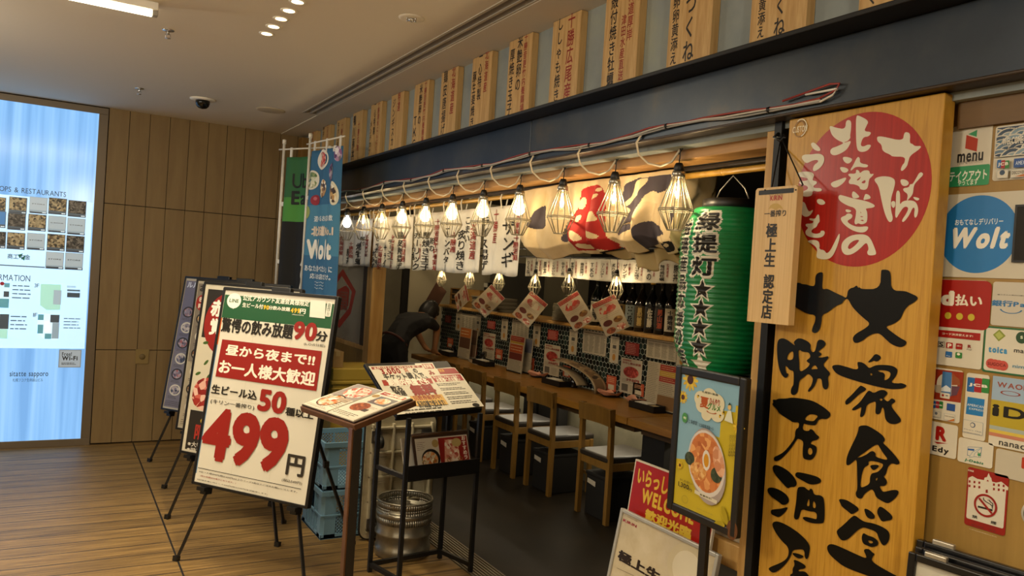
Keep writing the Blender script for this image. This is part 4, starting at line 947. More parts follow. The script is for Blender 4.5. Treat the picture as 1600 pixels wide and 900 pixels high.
A_ = lambda x, y: (220+x/3.75, 420+y/3.75)
C_ = lambda x, y: (300+x/5.625, 640+y/5.625)
B_ = lambda x, y: (200+x/3.4615, 640+y/3.4615)
D_ = lambda x, y: (400+x/9, 420+y/9)
DR, DG = '#8c1710', '#154f2c'
def poster499(p, u0, u1, v0, v1):
    p.px = False
    p.rect((u0+.010, v1-.012), (u1-.014, v0+.008), '#cfc9b8'); p.rect((u0+.012, v1-.036), (u1-.016, v1-.158), DG, 'header_band')
    p.rect((u0+.010, v1-.158), (u0+.018, v1-.30), '#b4541c'); p.rect((u0+.010, v1-.30), (u0+.016, v0+.05), '#5b7892')
    for k in (.33, .66): p.rect((u0+w499*k, v1-.158), (u0+w499*k+.0012, v0+.008), '#bdb49c', 'crease')
    p.rect((u0+.01, v0+.44), (u1-.014, v0+.4415), '#bdb49c', 'crease')
    p.px = True
    p.ell(A_(547, 187), .047, .040, '#e8e4d6', 'speech_bubble'); p.quad([A_(533, 212), A_(562, 214), A_(541, 236)], '#e8e4d6', 'speech_bubble'); p.text('LINE', A_(522, 174), A_(573, 200), DG, .03)
    p.text('公式アカウント友達会員様限定', A_(603, 152), A_(985, 221), '#efe9d8', .025)
    p.text('生ビール付', A_(599, 197), A_(716, 236), '#efe9d8', .025); p.text('90', A_(722, 212), A_(750, 241), '#d8b02a', .05); p.text('分飲み放題', A_(752, 215), A_(874, 250), '#efe9d8', .025)
    p.text('499', A_(882, 228), A_(932, 262), '#d8b02a', .05); p.text('円', A_(936, 233), A_(965, 266), '#efe9d8', .03); p.text('(税込549円)', A_(888, 264), A_(956, 278), '#efe9d8', .01)
    p.quad([A_(996, 183), A_(1086, 190), A_(1080, 292), A_(990, 282)], '#dcd8ca', 'code_panel')
    p.rect(A_(1094, 196), A_(1112, 282), '#dcd8ca', 'code_panel', r=.006); p.text('会員登録はこちら', A_(1098, 202), A_(1108, 276), DG, .01, True)
    p.text('驚愕の飲み放題', A_(482, 283), A_(888, 415), '#19150f', .035); p.text('90', A_(904, 305), A_(1026, 428), DR, .045, gap=-.08); p.text('分', A_(1032, 362), A_(1092, 430), '#19150f', .035); p.text('(L.O.15分前)', A_(960, 430), A_(1080, 464), '#19150f', .005)
    p.quad([A_(480, 413), A_(1064, 483), A_(1030, 716), A_(440, 630)], DR, 'red_band')
    p.text('昼から夜まで!!', A_(506, 440), A_(1018, 572), '#e9e2d0', .035); p.text('お一人様大歓迎', A_(468, 530), A_(1018, 690), '#e9e2d0', .035)
    p.text('生ビール込', A_(422, 675), A_(680, 770), '#19150f', .03); p.text('(キリン一番搾り)', A_(415, 760), A_(665, 832), '#19150f', .012)
    p.text('50', A_(702, 700), A_(846, 856), DR, .045, gap=-.08); p.text('種以上', B_(858, -15), B_(1004, 55), '#19150f', .035)
    p.text('499', C_(138, -34), C_(806, 577), DR, .05, gap=-.10); p.text('円', C_(850, 385), C_(978, 600), '#2b2620', .03); p.text('(税込549円)', C_(798, 600), C_(968, 668), '#19150f', .008)
    p.quad([C_(60, 507), C_(965, 696), C_(964, 701), C_(59, 512)], '#19150f', 'rule')
    p.text('※お一人様399円(税込439円)以上のフード2品以上ご注文お願いいたします。', C_(70, 534), C_(930, 735), '#2b2620', .008, part='fine_print')
    p.text('(飲み放題は対象外になります。)', C_(80, 572), C_(390, 655), DR, .008, part='fine_print'); p.text('※別途お通し代として500円(税込550円)を頂戴致します。', C_(52, 604), C_(672, 752), '#2b2620', .008, part='fine_print')
w499 = .725
easel(at(270, 878, Z=0), -54, 8, 'easel with a large white poster advertising 499円 in red', poster499, rearpx=at(551, 850, Z=0))
meat = food('raw_beef', ['#7c1a14', '#a8332a', '#c46a58', '#d8b09c'], 28)
def poster_meat(p, u0, u1, v0, v1):
    p.px = False
    p.rect((u0+.01, v1-.012), (u1-.012, v0+.008), '#c4bca6'); p.rect((u0+.034, v1-.04), (u1-.03, v1-.33), '#211d18', 'black_panel')
    p.ell((u0+.23, v1-.24), .19, .19, '#8e1b14', 'red_disc')
    p.text('赤字', (u0+.075, v1-.10), (u0+.28, v1-.20), '#ece6d8', .05); p.text('覚悟', (u0+.085, v1-.21), (u0+.29, v1-.31), '#ece6d8', .05)
    for a, b, r in ((.075, .36, .2), (.1, .475, .8), (.05, .545, .4), (.13, .56, 1.1), (.3, .5, .2), (.42, .55, .9)): p.ell((u0+a, v1-b), .022, .009, '#3d5a22', 'leaf', rot=r, n=10)
    p.poly([(u0+.03, v0+.43), (u0+.2, v0+.46), (u0+.45, v0+.44), (u1-.03, v0+.46), (u1-.03, v0+.26), (u0+.4, v0+.24), (u0+.03, v0+.25)], meat, 'meat_picture')
    p.rect((u0+.034, v0+.25), (u1-.03, v0+.02), '#241f19', 'black_panel')
    p.poly([(u0+.10, v0+.20), (u0+.22, v0+.25), (u0+.25, v0+.19), (u0+.17, v0+.16)], '#b89a2a', 'flash')
    p.text('限定', (u0+.09, v0+.175), (u0+.25, v0+.085), '#9c2a1e', .03); p.text('※大特価にてご提供', (u0+.05, v0+.07), (u0+.42, v0+.04), '#d8d2c4', .01); p.text('※時期により変動', (u0+.05, v0+.035), (u0+.38, v0+.012), '#d8d2c4', .01)
easel(at(257, 812, Z=0), -54, 6.5, 'easel with a red raw meat poster behind the 499円 easel', poster_meat)
def poster_menu(bg, bg2, dishes_, title, tcol, seal):
    def f(p, u0, u1, v0, v1):
        p.px = False; rnd = random.Random(len(title)*7+int(seal))
        p.rect((u0+.01, v1-.012), (u1-.012, v0+.008), '#b3ab98'); p.rect((u0+.016, v1-.03), (u1-.03, v0+.02), bg, 'background')
        p.rect((u0+.016, v0+.45), (u1-.03, v0+.02), bg2, 'background'); p.text(title, (u0+.03, v1-.035), (u0+.33, v1-.085), tcol, .04)
        if seal: p.ell((u0+.065, v1-.16), .05, .055, '#9c2018', 'red_seal'); p.text('名物', (u0+.035, v1-.12), (u0+.095, v1-.155), '#e8e2d2', .04); p.text('料理', (u0+.035, v1-.165), (u0+.095, v1-.20), '#e8e2d2', .04)
        for i in range(4):
            for j in range(6):
                x = u0+.09+.165*i; y = v1-.27-.118*j
                if j == 0: y += .0
                p.ell((x+.01*(j % 2), y), .056, .042, '#d2ccbc' if (i+j) % 2 else '#2a2520', 'dish_picture'); p.ell((x+.01*(j % 2), y), .044, .032, dishes_[(i*5+j*3) % len(dishes_)], 'dish_picture')
                p.lines((x-.05, y-.045), (x+.05, y-.066), 2, '#3a2f28', .3)
        p.lines((u0+.03, v0+.07), (u1-.05, v0+.03), 3, '#3a2f28', .2)
    return f
dl = [food('menu_a', ['#5b3a1c', '#a8672a', '#cf9a55', '#e2d6b8'], 60), food('menu_b', ['#2c2a24', '#6b5f45', '#a8986c', '#c96a3a'], 60), food('menu_c', ['#7c2a1a', '#b5542a', '#d6905a', '#e6dcc8'], 60)]
dp = [food('menu_d', ['#4c4a5c', '#8a8090', '#b8a8ac', '#a85a5a'], 60), food('menu_e', ['#2f3448', '#6a6a80', '#a89a9c', '#c8c0bc'], 60)]
easel(at(253, 764, Z=0), -47, 7, 'easel with a grey brown food menu poster bearing a red seal', poster_menu('#7e766a', '#a89e88', dl, 'おすすめ', '#2a2520', True))
easel(at(230, 722, Z=0), -54, 9, 'easel with a bluish purple food menu poster, nearest the wall', poster_menu('#6d6a80', '#77727e', dp, 'ルルル海鮮', '#cfd6e8', False))

# ---- lectern with the open menu
z0 = .9; Lp, Fp = at(468.5, 634.6, Z=z0), at(553, 664, Z=z0); U = (Fp-Lp).normalized(); W_ = (Fp-Lp).length
side = Vector((-U.y, U.x, 0)); tl = radians(15.4); V = side*cos(tl)+Vector((0, 0, 1))*sin(tl); Nn = U.cross(V); R = Matrix((U, V, Nn)).transposed(); DEP = .318
m_brown = wood('lectern_brown', ['#4a2c17', '#57361d', '#633f24'], (3, 3, 3), .4, 4, .04); m_legb = mat('#17120d', .45)
lt = thing('menu_lectern', 'brown topped slanted lectern holding an open food menu', 'lectern', (Lp.x, Lp.y, 0))
MB().box(Lp+U*W_/2+V*DEP/2-Nn*.014, (W_, DEP, .026), m_brown, R).build('top', lt, bevel=.003)
Bk = Lp+V*DEP
lg = MB().span((Fp.x+.004, Fp.y+.004, .0), (Fp.x+.040, Fp.y+.052, .882), m_legb); lg.span((Fp.x-.004, Fp.y+.006, .0), (Fp.x+.004, Fp.y+.050, .882), m_brown); lg.build('leg', lt, bevel=.002)
MB().bar(Fp+Vector((.02, .03, -.04)), Lp+V*DEP*.5-Nn*.03+U*.05, .03, .02, m_legb).build('bracket', lt)
MB().span((Fp.x-.02, Fp.y-.16, .0), (Fp.x+.05, Fp.y+.42, .012), m_legb).build('foot_plate', lt, bevel=.003)
mu = thing('open_menu_book', 'laminated menu book lying open on the brown lectern', 'menu book', Lp)
b = MB().box(Lp+U*(W_*.49)+V*(DEP*.505)+Nn*.003, (W_*.965, DEP*.95, .006), mat('#2a1a12', .5), R); b.build('cover', mu)
for s in (0, 1): MB().box(Lp+U*(W_*(.255+.475*s))+V*(DEP*.5)+Nn*.008, (W_*.455, DEP*.93, .006), mat('#d3cab6', .18), R).build('page', mu, bevel=.001)
p = Print(Lp+Nn*.0112, U, V, rough=.18); E_ = lambda x, y: (460+x/6.43, 560+y/6.43); p.px = True
noodle = food('hotpot', ['#c9bfa4', '#a85a2c', '#d88f4a', '#e4dcc6'], 70); sash = food('sashimi', ['#a8483a', '#c97862', '#dcb8a4', '#e6dccb'], 70); fry = food('fried', ['#6a2f14', '#94481f', '#b8683a', '#7c3a1c'], 90)
p.px = False
x0, x1, x2, x3 = W_*.035, W_*.475, W_*.51, W_*.95; y0, y1 = DEP*.06, DEP*.95
p.rect((x0, y1), (x1, y0), '#d6cdb8'); p.rect((x0+.005, y1), (x1, y1-.15), '#9c8f86', 'picture'); p.ell((x0+.12, y1-.075), .085, .06, sash, 'dish_picture')
p.ell((x0+.09, y0+.085), .075, .065, '#3a2a1c', 'dish_picture'); p.ell((x0+.09, y0+.085), .068, .058, noodle, 'dish_picture'); p.ell((x0+.085, y0+.10), .03, .018, '#e8e2d4', 'dish_picture'); p.ell((x0+.105, y0+.09), .014, .012, '#c8582a', 'dish_picture')
p.rect((x0+.10, y1-.15), (x1-.01, y1-.185), '#b9a48a', 'picture'); p.lines((x0+.11, y1-.155), (x1-.012, y1-.182), 3, '#5a2a1c', .1); p.lines((x0+.01, y0+.02), (x1-.02, y0), 2, '#5a4a3a', .2); p.lines((x1-.05, y0+.12), (x1-.008, y0+.03), 6, '#5a4a3a', .2)
p.rect((x2, y1), (x3, y0), '#d6cdb8'); p.rect((x2+.02, y1-.004), (x3-.004, y1-.035), '#8c2a1c', 'picture'); p.text('一品料理', (x2+.035, y1-.008), (x3-.02, y1-.031), '#e4dcc8', .03)
p.ell((x2+.085, y0+.105), .066, .05, '#cfc6b4', 'dish_picture'); p.ell((x2+.085, y0+.105), .058, .043, fry, 'dish_picture'); p.rect((x2+.06, y1-.05), (x3-.01, y1-.13), '#6d6a68', 'picture'); p.ell((x2+.13, y1-.09), .05, .03, noodle, 'dish_picture')
p.ell((x2+.03, y1-.06), .024, .016, '#9c7a3a', 'dish_picture'); p.rect((x3-.075, y0+.10), (x3-.04, y0+.075), '#5a4a40', 'picture'); p.lines((x2+.05, y0+.185), (x2+.14, y0+.16), 2, '#8c3a22', .2); p.lines((x2+.01, y0+.04), (x3-.02, y0+.005), 3, '#5a4a3a', .3); p.lines((x3-.08, y0+.13), (x3-.01, y0+.11), 2, '#8c3a22', .2)
p.build(mu)

# ---- black promo stand
BLp, BRp = at(620.5, 648, Z=.85), at(711, 640, Z=.85); U = (BRp-BLp).normalized(); V = Vector((-.066, .285, .2005)); V = (V-U*V.dot(U)).normalized(); Nn = U.cross(V); R = Matrix((U, V, Nn)).transposed(); TW, TD = .545, .372
st = thing('promo_stand', 'black steel stand with slanted tray of printed sheets above the keg', 'stand', (BLp.x+.2, BLp.y+.1, 0))
MB().box(BLp+U*(TW/2-.003)+V*TD/2-Nn*.012, (TW, TD+.01, .018), m_black, R).build('tray', st, bevel=.002)
MB().box(BLp+U*(TW/2)-V*.005-Nn*.017, (TW, .008, .03), m_black, R).build('tray_lip', st)
Bf = at(639, 655, Z=.83); Df = at(750.5, 647, Z=.83); Af, Cf = Vector((1.454, 3.752, 0)), Vector((1.872, 3.802, 0))
for q, h in ((Bf, .835), (Df, .835), (Af, .93), (Cf, .93)): MB().span((q.x-.0105, q.y-.0105, 0), (q.x+.0105, q.y+.0105, h), m_black).build('leg', st, bevel=.001)
for a, b_, z in ((Af, Bf, .04), (Cf, Df, .04), (Af, Cf, .04), (Af, Bf, .545)): MB().bar((a.x, a.y, z), (b_.x, b_.y, z), .018, .022, m_black).build('rail', st)
Up = (Vector((Df.x, Df.y, 0))-Vector((Bf.x, Bf.y, 0))).normalized(); Vp = Vector((0, 0, 1)); Np = Up.cross(Vp)
b0 = Vector((Bf.x, Bf.y, 0)); pw = (Df-Bf).length
zl = at(640, 752, X=Bf.x).z
pk = MB(); Rp = Matrix((Up, Vp, Np)).transposed()
pk.box(b0+Up*pw/2+Vector((0, 0, .565))+Np*.02, (pw, .075, .006), m_black, Rp); pk.box(b0+Up*pw/2+Vector((0, 0, .530))-Np*.02, (pw, .006, .09), m_black, Rp); pk.build('pocket', st)
for (lab, u, v, wd, hh, kind) in (('white blank clipboard card behind the other in the stand pocket', .02, 0, .30, .19, 0), ('clipboard with a framed おすすめランチ menu sheet held by brass clips', .075, 0, .34, .20, 1)):
    Uc = Up; Vc = (Vector((0, 0, 1))*.93-Np*.36).normalized(); Nc = Uc.cross(Vc); Rc = Matrix((Uc, Vc, Nc)).transposed(); o = b0+Uc*u+Vector((0, 0, .535))+Np*(-.034+.020*kind)
    c = thing('menu_clipboard', lab, 'clipboard', o, 'clipboards in the stand pocket')
    MB().box(o+Uc*wd/2+Vc*hh/2, (wd, hh, .006), mat('#cfcac0', .5) if kind == 0 else mat('#3a2416', .5), Rc).build('board', c)
    if kind:
        p = Print(o+Nc*.0032, Uc, Vc, px=False, rough=.4); p.rect((.012, hh-.014), (wd-.008, .0), '#c9c2b4'); p.rect((.15, hh-.02), (wd-.012, .0), '#8a1f18', 'picture')
        p.ell((.095, .08), .055, .05, '#1c1714', 'dish_picture'); p.ell((.09, .075), .046, .042, noodle, 'dish_picture'); p.quad([(.19, hh-.03), (.27, hh-.035), (.27, .03), (.17, .03)], sash, 'dish_picture')
        p.text('おすすめランチ', (wd-.045, hh-.02), (wd-.02, .01), '#e9e2d2', .03, True); p.lines((.02, hh-.03), (.07, hh-.075), 5, '#5a3a2a', .2); p.ell((.26, hh-.05), .03, .022, '#b8a46a', 'dish_picture'); p.ell((.13, hh-.045), .02, .02, '#a8905a', 'dish_picture')
        p.build(c)
        MB().tube([o+Vc*(hh+.004), o+Uc*wd/2+Vc*(hh+.004), o+Uc*wd+Vc*(hh+.004)], .009, mat('#4a3018', .45), 8).build('top_roll', c)
        for cx in (.05, .115, .20, .27):
            k = MB(); q = o+Uc*cx+Vc*.055+Nc*.006; k.tube([q-Uc*.012+Vc*.012, q+Vc*.022, q+Uc*.012+Vc*.012, q+Uc*.006, q-Uc*.006], .0022, mat('#b59a5a', .3, .9), 6, cyc=True); k.box(q-Vc*.012, (.034, .012, .008), mat('#b59a5a', .3, .9), Rc); k.build('clip', c)
G_ = lambda x, y: (560+x/7.273, 560+y/7.273)
def sheet(lab, quad, lift, fn, ru=None):
    q = [G_(*c) for c in quad]; o = BLp+Nn*lift
    pp = Print(o, U, V); uv = [pp.uv(c) for c in q]
    us = [c[0] for c in uv]; vs = [c[1] for c in uv]
    t = thing('promo_sheet', lab, 'leaflet', o, 'printed sheets on the slanted tray')
    MB().prism(uv[::-1] if False else uv, o, U, V, .0022, mat('#d9d2be', .4)).build('sheet', t)
    p = Print(o+Nn*.0022, U, V, rough=.4); fn(p); p.build(t); return t
sheet('red and white folded leaflet at the back of the slanted tray', [(890, 190), (1158, 190), (1095, 108), (1040, 104), (870, 120)][::-1], .0005, lambda p: (p.quad([G_(895, 118), G_(1090, 110), G_(1150, 172), G_(930, 180)], '#93161a', 'red_panel'), p.text('割引券', G_(905, 122), G_(985, 155), '#d8a23a', .03)))
def sB(p):
    p.quad([G_(715, 66), G_(835, 62), G_(866, 116), G_(755, 120)], '#9c2a20', 'red_panel'); p.text('乾杯割', G_(728, 68), G_(850, 112), '#e6dcc6', .03); p.text('み', G_(780, 140), G_(885, 195), '#8c1a14', .05)
sheet('white drinks sheet half hidden under the others on the tray', [(640, 60), (840, 52), (930, 215), (700, 220)][::-1], .003, sB)
def sC(p):
    p.quad([G_(820, 205), G_(1155, 180), G_(1200, 250), G_(870, 270)], '#9c1a18', 'red_panel'); p.text('飲み放題ご利用のお客様へ', G_(840, 205), G_(1148, 215), '#ece4d0', .02); p.text('お客様へのお願い', G_(870, 226), G_(1170, 255), '#ece4d0', .04)
    for k in range(5): p.lines(G_(885+38*k, 285+50*k), G_(1190+42*k, 300+50*k), 2, '#2b2620', .35)
    p.ell(G_(1335, 530), .024, .014, '#161310', 'mask_icon')
sheet('white sheet with a red heading and lines of small print on the tray', [(820, 190), (1160, 175), (1425, 545), (1090, 575)][::-1], .0055, sC)
def sA(p):
    p.quad([G_(140, 98), G_(715, 78), G_(728, 104), G_(158, 128)], '#8f3a2c', 'red_panel'); p.text('8月1日から8月31日まで', G_(170, 100), G_(705, 106), '#e6dcc6', .02)
    p.text('3,000', G_(235, 120), G_(500, 180), DR, .05); p.text('円', G_(510, 118), G_(585, 172), '#b5542a', .03); p.text('の', G_(605, 118), G_(685, 165), '#1c1712', .05); p.text('チケット購入で、', G_(262, 175), G_(800, 235), '#1c1712', .03)
    p.quad([G_(262, 250), G_(822, 228), G_(850, 285), G_(290, 312)], '#a0342a', 'red_panel'); p.text('期間内何度でも', G_(305, 240), G_(825, 300), '#f0e8d6', .06)
    p.text('飲み', G_(345, 315), G_(520, 375), '#1c1712', .03); p.text('放題', G_(395, 372), G_(560, 425), '#1c1712', .03); p.text('無料', G_(555, 302), G_(915, 412), '#8c1512', .07)
    p.quad([G_(580, 432), G_(945, 410), G_(1020, 525), G_(655, 545)], '#d8ac5a', 'gold_panel'); p.text('回数券販売中!', G_(610, 430), G_(955, 462), DR, .03); p.text('系列店舗で使えます!', G_(650, 490), G_(1005, 540), '#1c1712', .04)
    p.lines(G_(500, 580), G_(1060, 600), 2, '#3a3428', .3)
sheet('white sheet offering 3,000円 tickets with large red 無料', [(115, 92), (722, 75), (1105, 580), (440, 642)][::-1], .008, sA)

# ---- beer keg
kc = Vector((1.715, 3.955, 0)); KR = .152; kh = at(634, 778, Y=3.955).z
kg = thing('beer_keg', 'dented silver steel beer keg standing under the black stand', 'keg', kc)
m_keg = mottled('keg_steel', ['#7d786c', '#989284', '#aaa496'], 7, .38, .9, .06)
h = kh
MB().lathe([(.0, .01), (KR-.02, .01), (KR-.008, 0), (KR, .006), (KR, .05), (KR-.006, .058), (KR-.005, .11), (KR+.004, .122), (KR+.004, .132), (KR-.005, .145), (KR-.004, .215), (KR+.004, .228), (KR+.004, .238), (KR-.005, .25), (KR-.006, h-.125), (KR-.012, h-.10), (KR-.04, h-.06), (KR-.10, h-.045), (.03, h-.042), (.03, h-.02), (0, h-.02)], kc, m_keg, 56).build('barrel', kg)
col = MB(); n = 72; zs_ = [h-.118, h-.085, h-.072, h-.045, h-.032, h]
for i in range(n):
    a0, a1 = 2*pi*i/n, 2*pi*(i+1)/n; ac = math.degrees((a0+a1)/2)
    for j in range(5):
        hole = min(abs((ac-c_+180) % 360-180) for c_ in (232, 52)) < (19 if j == 2 else 16)
        if hole and 1 <= j <= 3: continue
        rr_ = KR-.002; vs = [(rr_*cos(a)+kc.x, rr_*sin(a)+kc.y, z) for a, z in ((a0, zs_[j]), (a1, zs_[j]), (a1, zs_[j+1]), (a0, zs_[j+1]))]; col.add(vs, [(0, 1, 2, 3)], m_keg, True)
col.build('collar', kg, solid=.004)
MB().tube([(kc.x+(KR-.002)*cos(2*pi*k/48), kc.y+(KR-.002)*sin(2*pi*k/48), h) for k in range(48)], .006, m_keg, 8, cyc=True).build('top_rim', kg)

# ---- blue crates
m_crate = mat('#7199b4', .45)
def crate(z, lab):
    x0, x1, y0, y1, hh = 1.352, 1.885, 4.285, 4.675, .276
    t = thing('bottle_crate', lab, 'crate', ((x0+x1)/2, (y0+y1)/2, z), 'stacked blue crates')
    th = .006; b = MB()
    b.span((x0, y0, z+.004), (x1, y1, z+.012), m_crate); b.build('base', t)
    b = MB()
    for zz0, zz1, e in ((.246, .276, .006), (.0, .030, .0), (.128, .140, .003)):
        b.span((x0-e, y0-e, z+zz0), (x1+e, y0+th, z+zz1), m_crate); b.span((x0-e, y1-th, z+zz0), (x1+e, y1+e, z+zz1), m_crate)
        b.span((x0-e, y0, z+zz0), (x0+th, y1, z+zz1), m_crate); b.span((x1-th, y0, z+zz0), (x1+e, y1, z+zz1), m_crate)
    b.build('rim', t, bevel=.002)
    b = MB()
    for cx, sx in ((x0, 1), (x1, -1)):
        for cy, sy in ((y0, 1), (y1, -1)):
            b.prism([(0, .02), (.02, 0), (.085, 0), (.085, .006), (.022, .006), (.006, .022), (.006, .07), (0, .07)] if sx*sy > 0 else [(0, .07), (.006, .07), (.006, .022), (.022, .006), (.085, .006), (.085, 0), (.02, 0), (0, .02)], (cx, cy, z+.01), (sx, 0, 0), (0, sy, 0), .25*(1 if sx*sy > 0 else -1), m_crate)
    for x in (x0+.17, x0+.265, x0+.36): b.span((x-.006, y0-.004, z+.02), (x+.006, y0+.006, z+.25), m_crate); b.span((x-.006, y1-.006, z+.02), (x+.006, y1+.004, z+.25), m_crate)
    for y in (y0+.13, y0+.195, y0+.26): b.span((x0-.004, y-.005, z+.02), (x0+.006, y+.005, z+(.13 if y == y0+.195 else .25)), m_crate); b.span((x1-.006, y-.005, z+.02), (x1+.004, y+.005, z+.25), m_crate)
    b.build('rib', t)
    b = MB()
    def lattice(P, w_, za, zb_):
        s = .019; k = -int((zb_-za)/s)-1
        while k*s < w_:
            for d in (1, -1):
                u0, u1 = k*s, k*s+(zb_-za); a, c = max(0, u0), min(w_, u1)
                if c > a:
                    va, vc = za+(a-u0), za+(c-u0)
                    if d < 0: va, vc = za+zb_-va, za+zb_-vc
                    b.bar(P(a, va), P(c, vc), .004, .004, m_crate, up=(.01, .01, 1))
            k += 1
    lattice(lambda u, v: Vector((x0+.088+u, y0+.003, z+v)), x1-x0-.176, .03, .128); lattice(lambda u, v: Vector((x0+.088+u, y0+.003, z+v)), x1-x0-.176, .14, .246)
    lattice(lambda u, v: Vector((x0+.088+u, y1-.003, z+v)), x1-x0-.176, .14, .246)
    lattice(lambda u, v: Vector((x0+.003, y0+.07+u, z+v)), y1-y0-.14, .03, .128)
    lattice(lambda u, v: Vector((x0+.003, y0+.07+u, z+v)), .06, .14, .246); lattice(lambda u, v: Vector((x0+.003, y1-.13+u, z+v)), .06, .14, .246)
    b.build('lattice', t)
crate(0, 'blue lattice crate on the floor beneath another blue crate'); crate(.277, 'blue lattice crate stacked on top of another behind the easel')

# ---- ivory platform leaning upright behind the keg
m_iv = mottled('ivory_plastic', ['#a39a80', '#b5ab90', '#c0b79c'], 6, .5, 0, .05)
pt = thing('folded_trolley', 'ivory plastic trolley platform stood on end behind the keg', 'trolley', (1.77, 4.2, 0))
px0, px1, py, ph = 1.553, 1.985, 4.19, .70
def rrect(w_, h_, r): return [(cx+r*cos(radians(a0+15*k)), cy+r*sin(radians(a0+15*k))) for cx, cy, a0 in ((w_-r, r, -90), (w_-r, h_-r, 0), (r, h_-r, 90), (r, r, 180)) for k in range(7)]
O_, U_, V_ = Vector((px0, py+.03, .012)), Vector((1, 0, 0)), Vector((0, 0, 1))
MB().prism(rrect(px1-px0, ph, .05), O_, U_, V_, .028, m_iv).build('deck', pt, bevel=.003)
ed = [O_+U_*a+V_*b_+Vector((0, -.014, 0)) for a, b_ in rrect(px1-px0, ph, .05)]; MB().tube(ed, .009, mat('#171512', .7), 8, cyc=True).build('rubber_edge', pt)
b = MB(); ww = px1-px0
for a in (.03, .155, .27, .395): b.span((px0+a, py-.022, .05), (px0+a+.012, py+.004, ph-.03), m_iv)
for z in (.06, .22, .36, .50, .64): b.span((px0+.03, py-.018, z), (px0+ww-.03, py+.004, z+.012), m_iv)
for a in (.05, .175, .29):
    for z in (.235, .375, .515): b.prism(rrect(.09, .1, .015), (px0+a, py+.004, z), U_, V_, .008, m_iv)
b.build('rib', pt, bevel=.002)
for cx, cz in ((.055, .60), (.36, .60), (.055, .10), (.36, .10)):
    c = MB().span((px0+cx-.03, py-.03, cz-.035), (px0+cx+.03, py-.02, cz+.035), m_steel); c.bar((px0+cx-.018, py-.03, cz), (px0+cx-.018, py-.085, cz-.02), .004, .03, m_steel); c.bar((px0+cx+.018, py-.03, cz), (px0+cx+.018, py-.085, cz-.02), .004, .03, m_steel)
    co = c.build('caster', pt); MB().cyl((px0+cx-.013, py-.078, cz-.02), (px0+cx+.013, py-.078, cz-.02), .034, mat('#141414', .5), 22).build('wheel', co)
# ---- yellow container with a cardboard box
m_yel = mat('#a98f35', .5)
yc = thing('yellow_container', 'yellow plastic lidded container standing behind the blue crates', 'container', (1.84, 5.35, 0))
b = MB().span((1.67, 5.22, 0), (2.0, 5.56, .735), m_yel); b.span((1.66, 5.21, .70), (2.01, 5.57, .715), m_yel); b.build('body', yc, bevel=.012)
b = MB().span((1.655, 5.205, .738), (2.014, 5.575, .765), m_yel); b.span((1.665, 5.215, .765), (2.004, 5.565, .85), m_yel); b.build('lid', yc, bevel=.008)
m_card = mottled('cardboard', ['#8f7143', '#9a7b4b', '#a58654'], 5, .8, 0, .03)
cb = thing('cardboard_box', 'small brown cardboard box on the yellow container lid', 'box', (1.70, 5.36, .85))
MB().span((1.672, 5.25, .851), (1.745, 5.45, .962), m_card).build('carton', cb, bevel=.002); MB().span((1.69, 5.248, .93), (1.72, 5.452, .9635), mat('#b39a68', .4)).build('tape', cb)
# ================================================================== INSIDE THE SHOP
for y in (4.4, 6.9): lamp('POINT', 'room_fill', (2.75, y, 2.3), 17, (1, .76, .46), shadow_soft_size=.12)  # fill lights without a fixture, added to brighten counter and tiles
lamp('AREA', 'counter_strip_light', (3.50, 4.9, .665), 12, (1, .86, .62), shape='RECTANGLE', size=.03, size_y=5.2)
XH_ = XH
m_top = wood('counter_top', ['#7d541c', '#8f6425', '#9b6f2e'], (5, .6, 5), .28, 4, .04)
m_chair = wood('chair_wood', ['#6d4e1c', '#7a5a25', '#86642d'], (5, 5, .8), .42, 4, .04)
for y0, y1, lb in ((1.75, 3.822, 'wooden counter table nearest the lantern, under the black condiment tray'), (3.83, 5.47, 'wooden counter table in the middle, with the fan shaped menu'), (5.478, 7.3, 'wooden counter table at the far end where the person leans')):
    t = thing('counter_table', lb, 'table', (3.38, (y0+y1)/2, 0), 'wooden counter tables along the tiled wall')
    MB().span((3.13, y0, .675), (XH-.003, y1, .72), m_top).build('tabletop', t, bevel=.002)
    MB().span((3.22, y0+.03, .62), (3.40, y1-.03, .674), mat('#4a351a', .5)).build('apron', t)
    for y, xa, xb, wy in {1.75: ((3.60, 3.25, 3.5, .21), (2.2, 3.25, 3.5, .15)), 3.83: ((3.835, 3.5, 3.6, .1), (5.15, 3.51, 3.6, .3)), 5.478: ((5.49, 3.51, 3.6, .2), (7.0, 3.25, 3.5, .2))}[y0]: MB().span((xa, y, 0), (xb, y+wy, .62), mat('#0e0d0c', .6)).build('leg', t)
MB_strip = MB().span((3.60, 2.0, .655), (XH-.002, 7.2, .672), mat('#f0dcae', .4, 0, 1.2, ecol='#ffdca0'))
ls = thing('strip_light', 'thin glowing strip light under the back edge of the wooden counter', 'light', (3.62, 4.6, .66)); MB_strip.build('diffuser', ls)
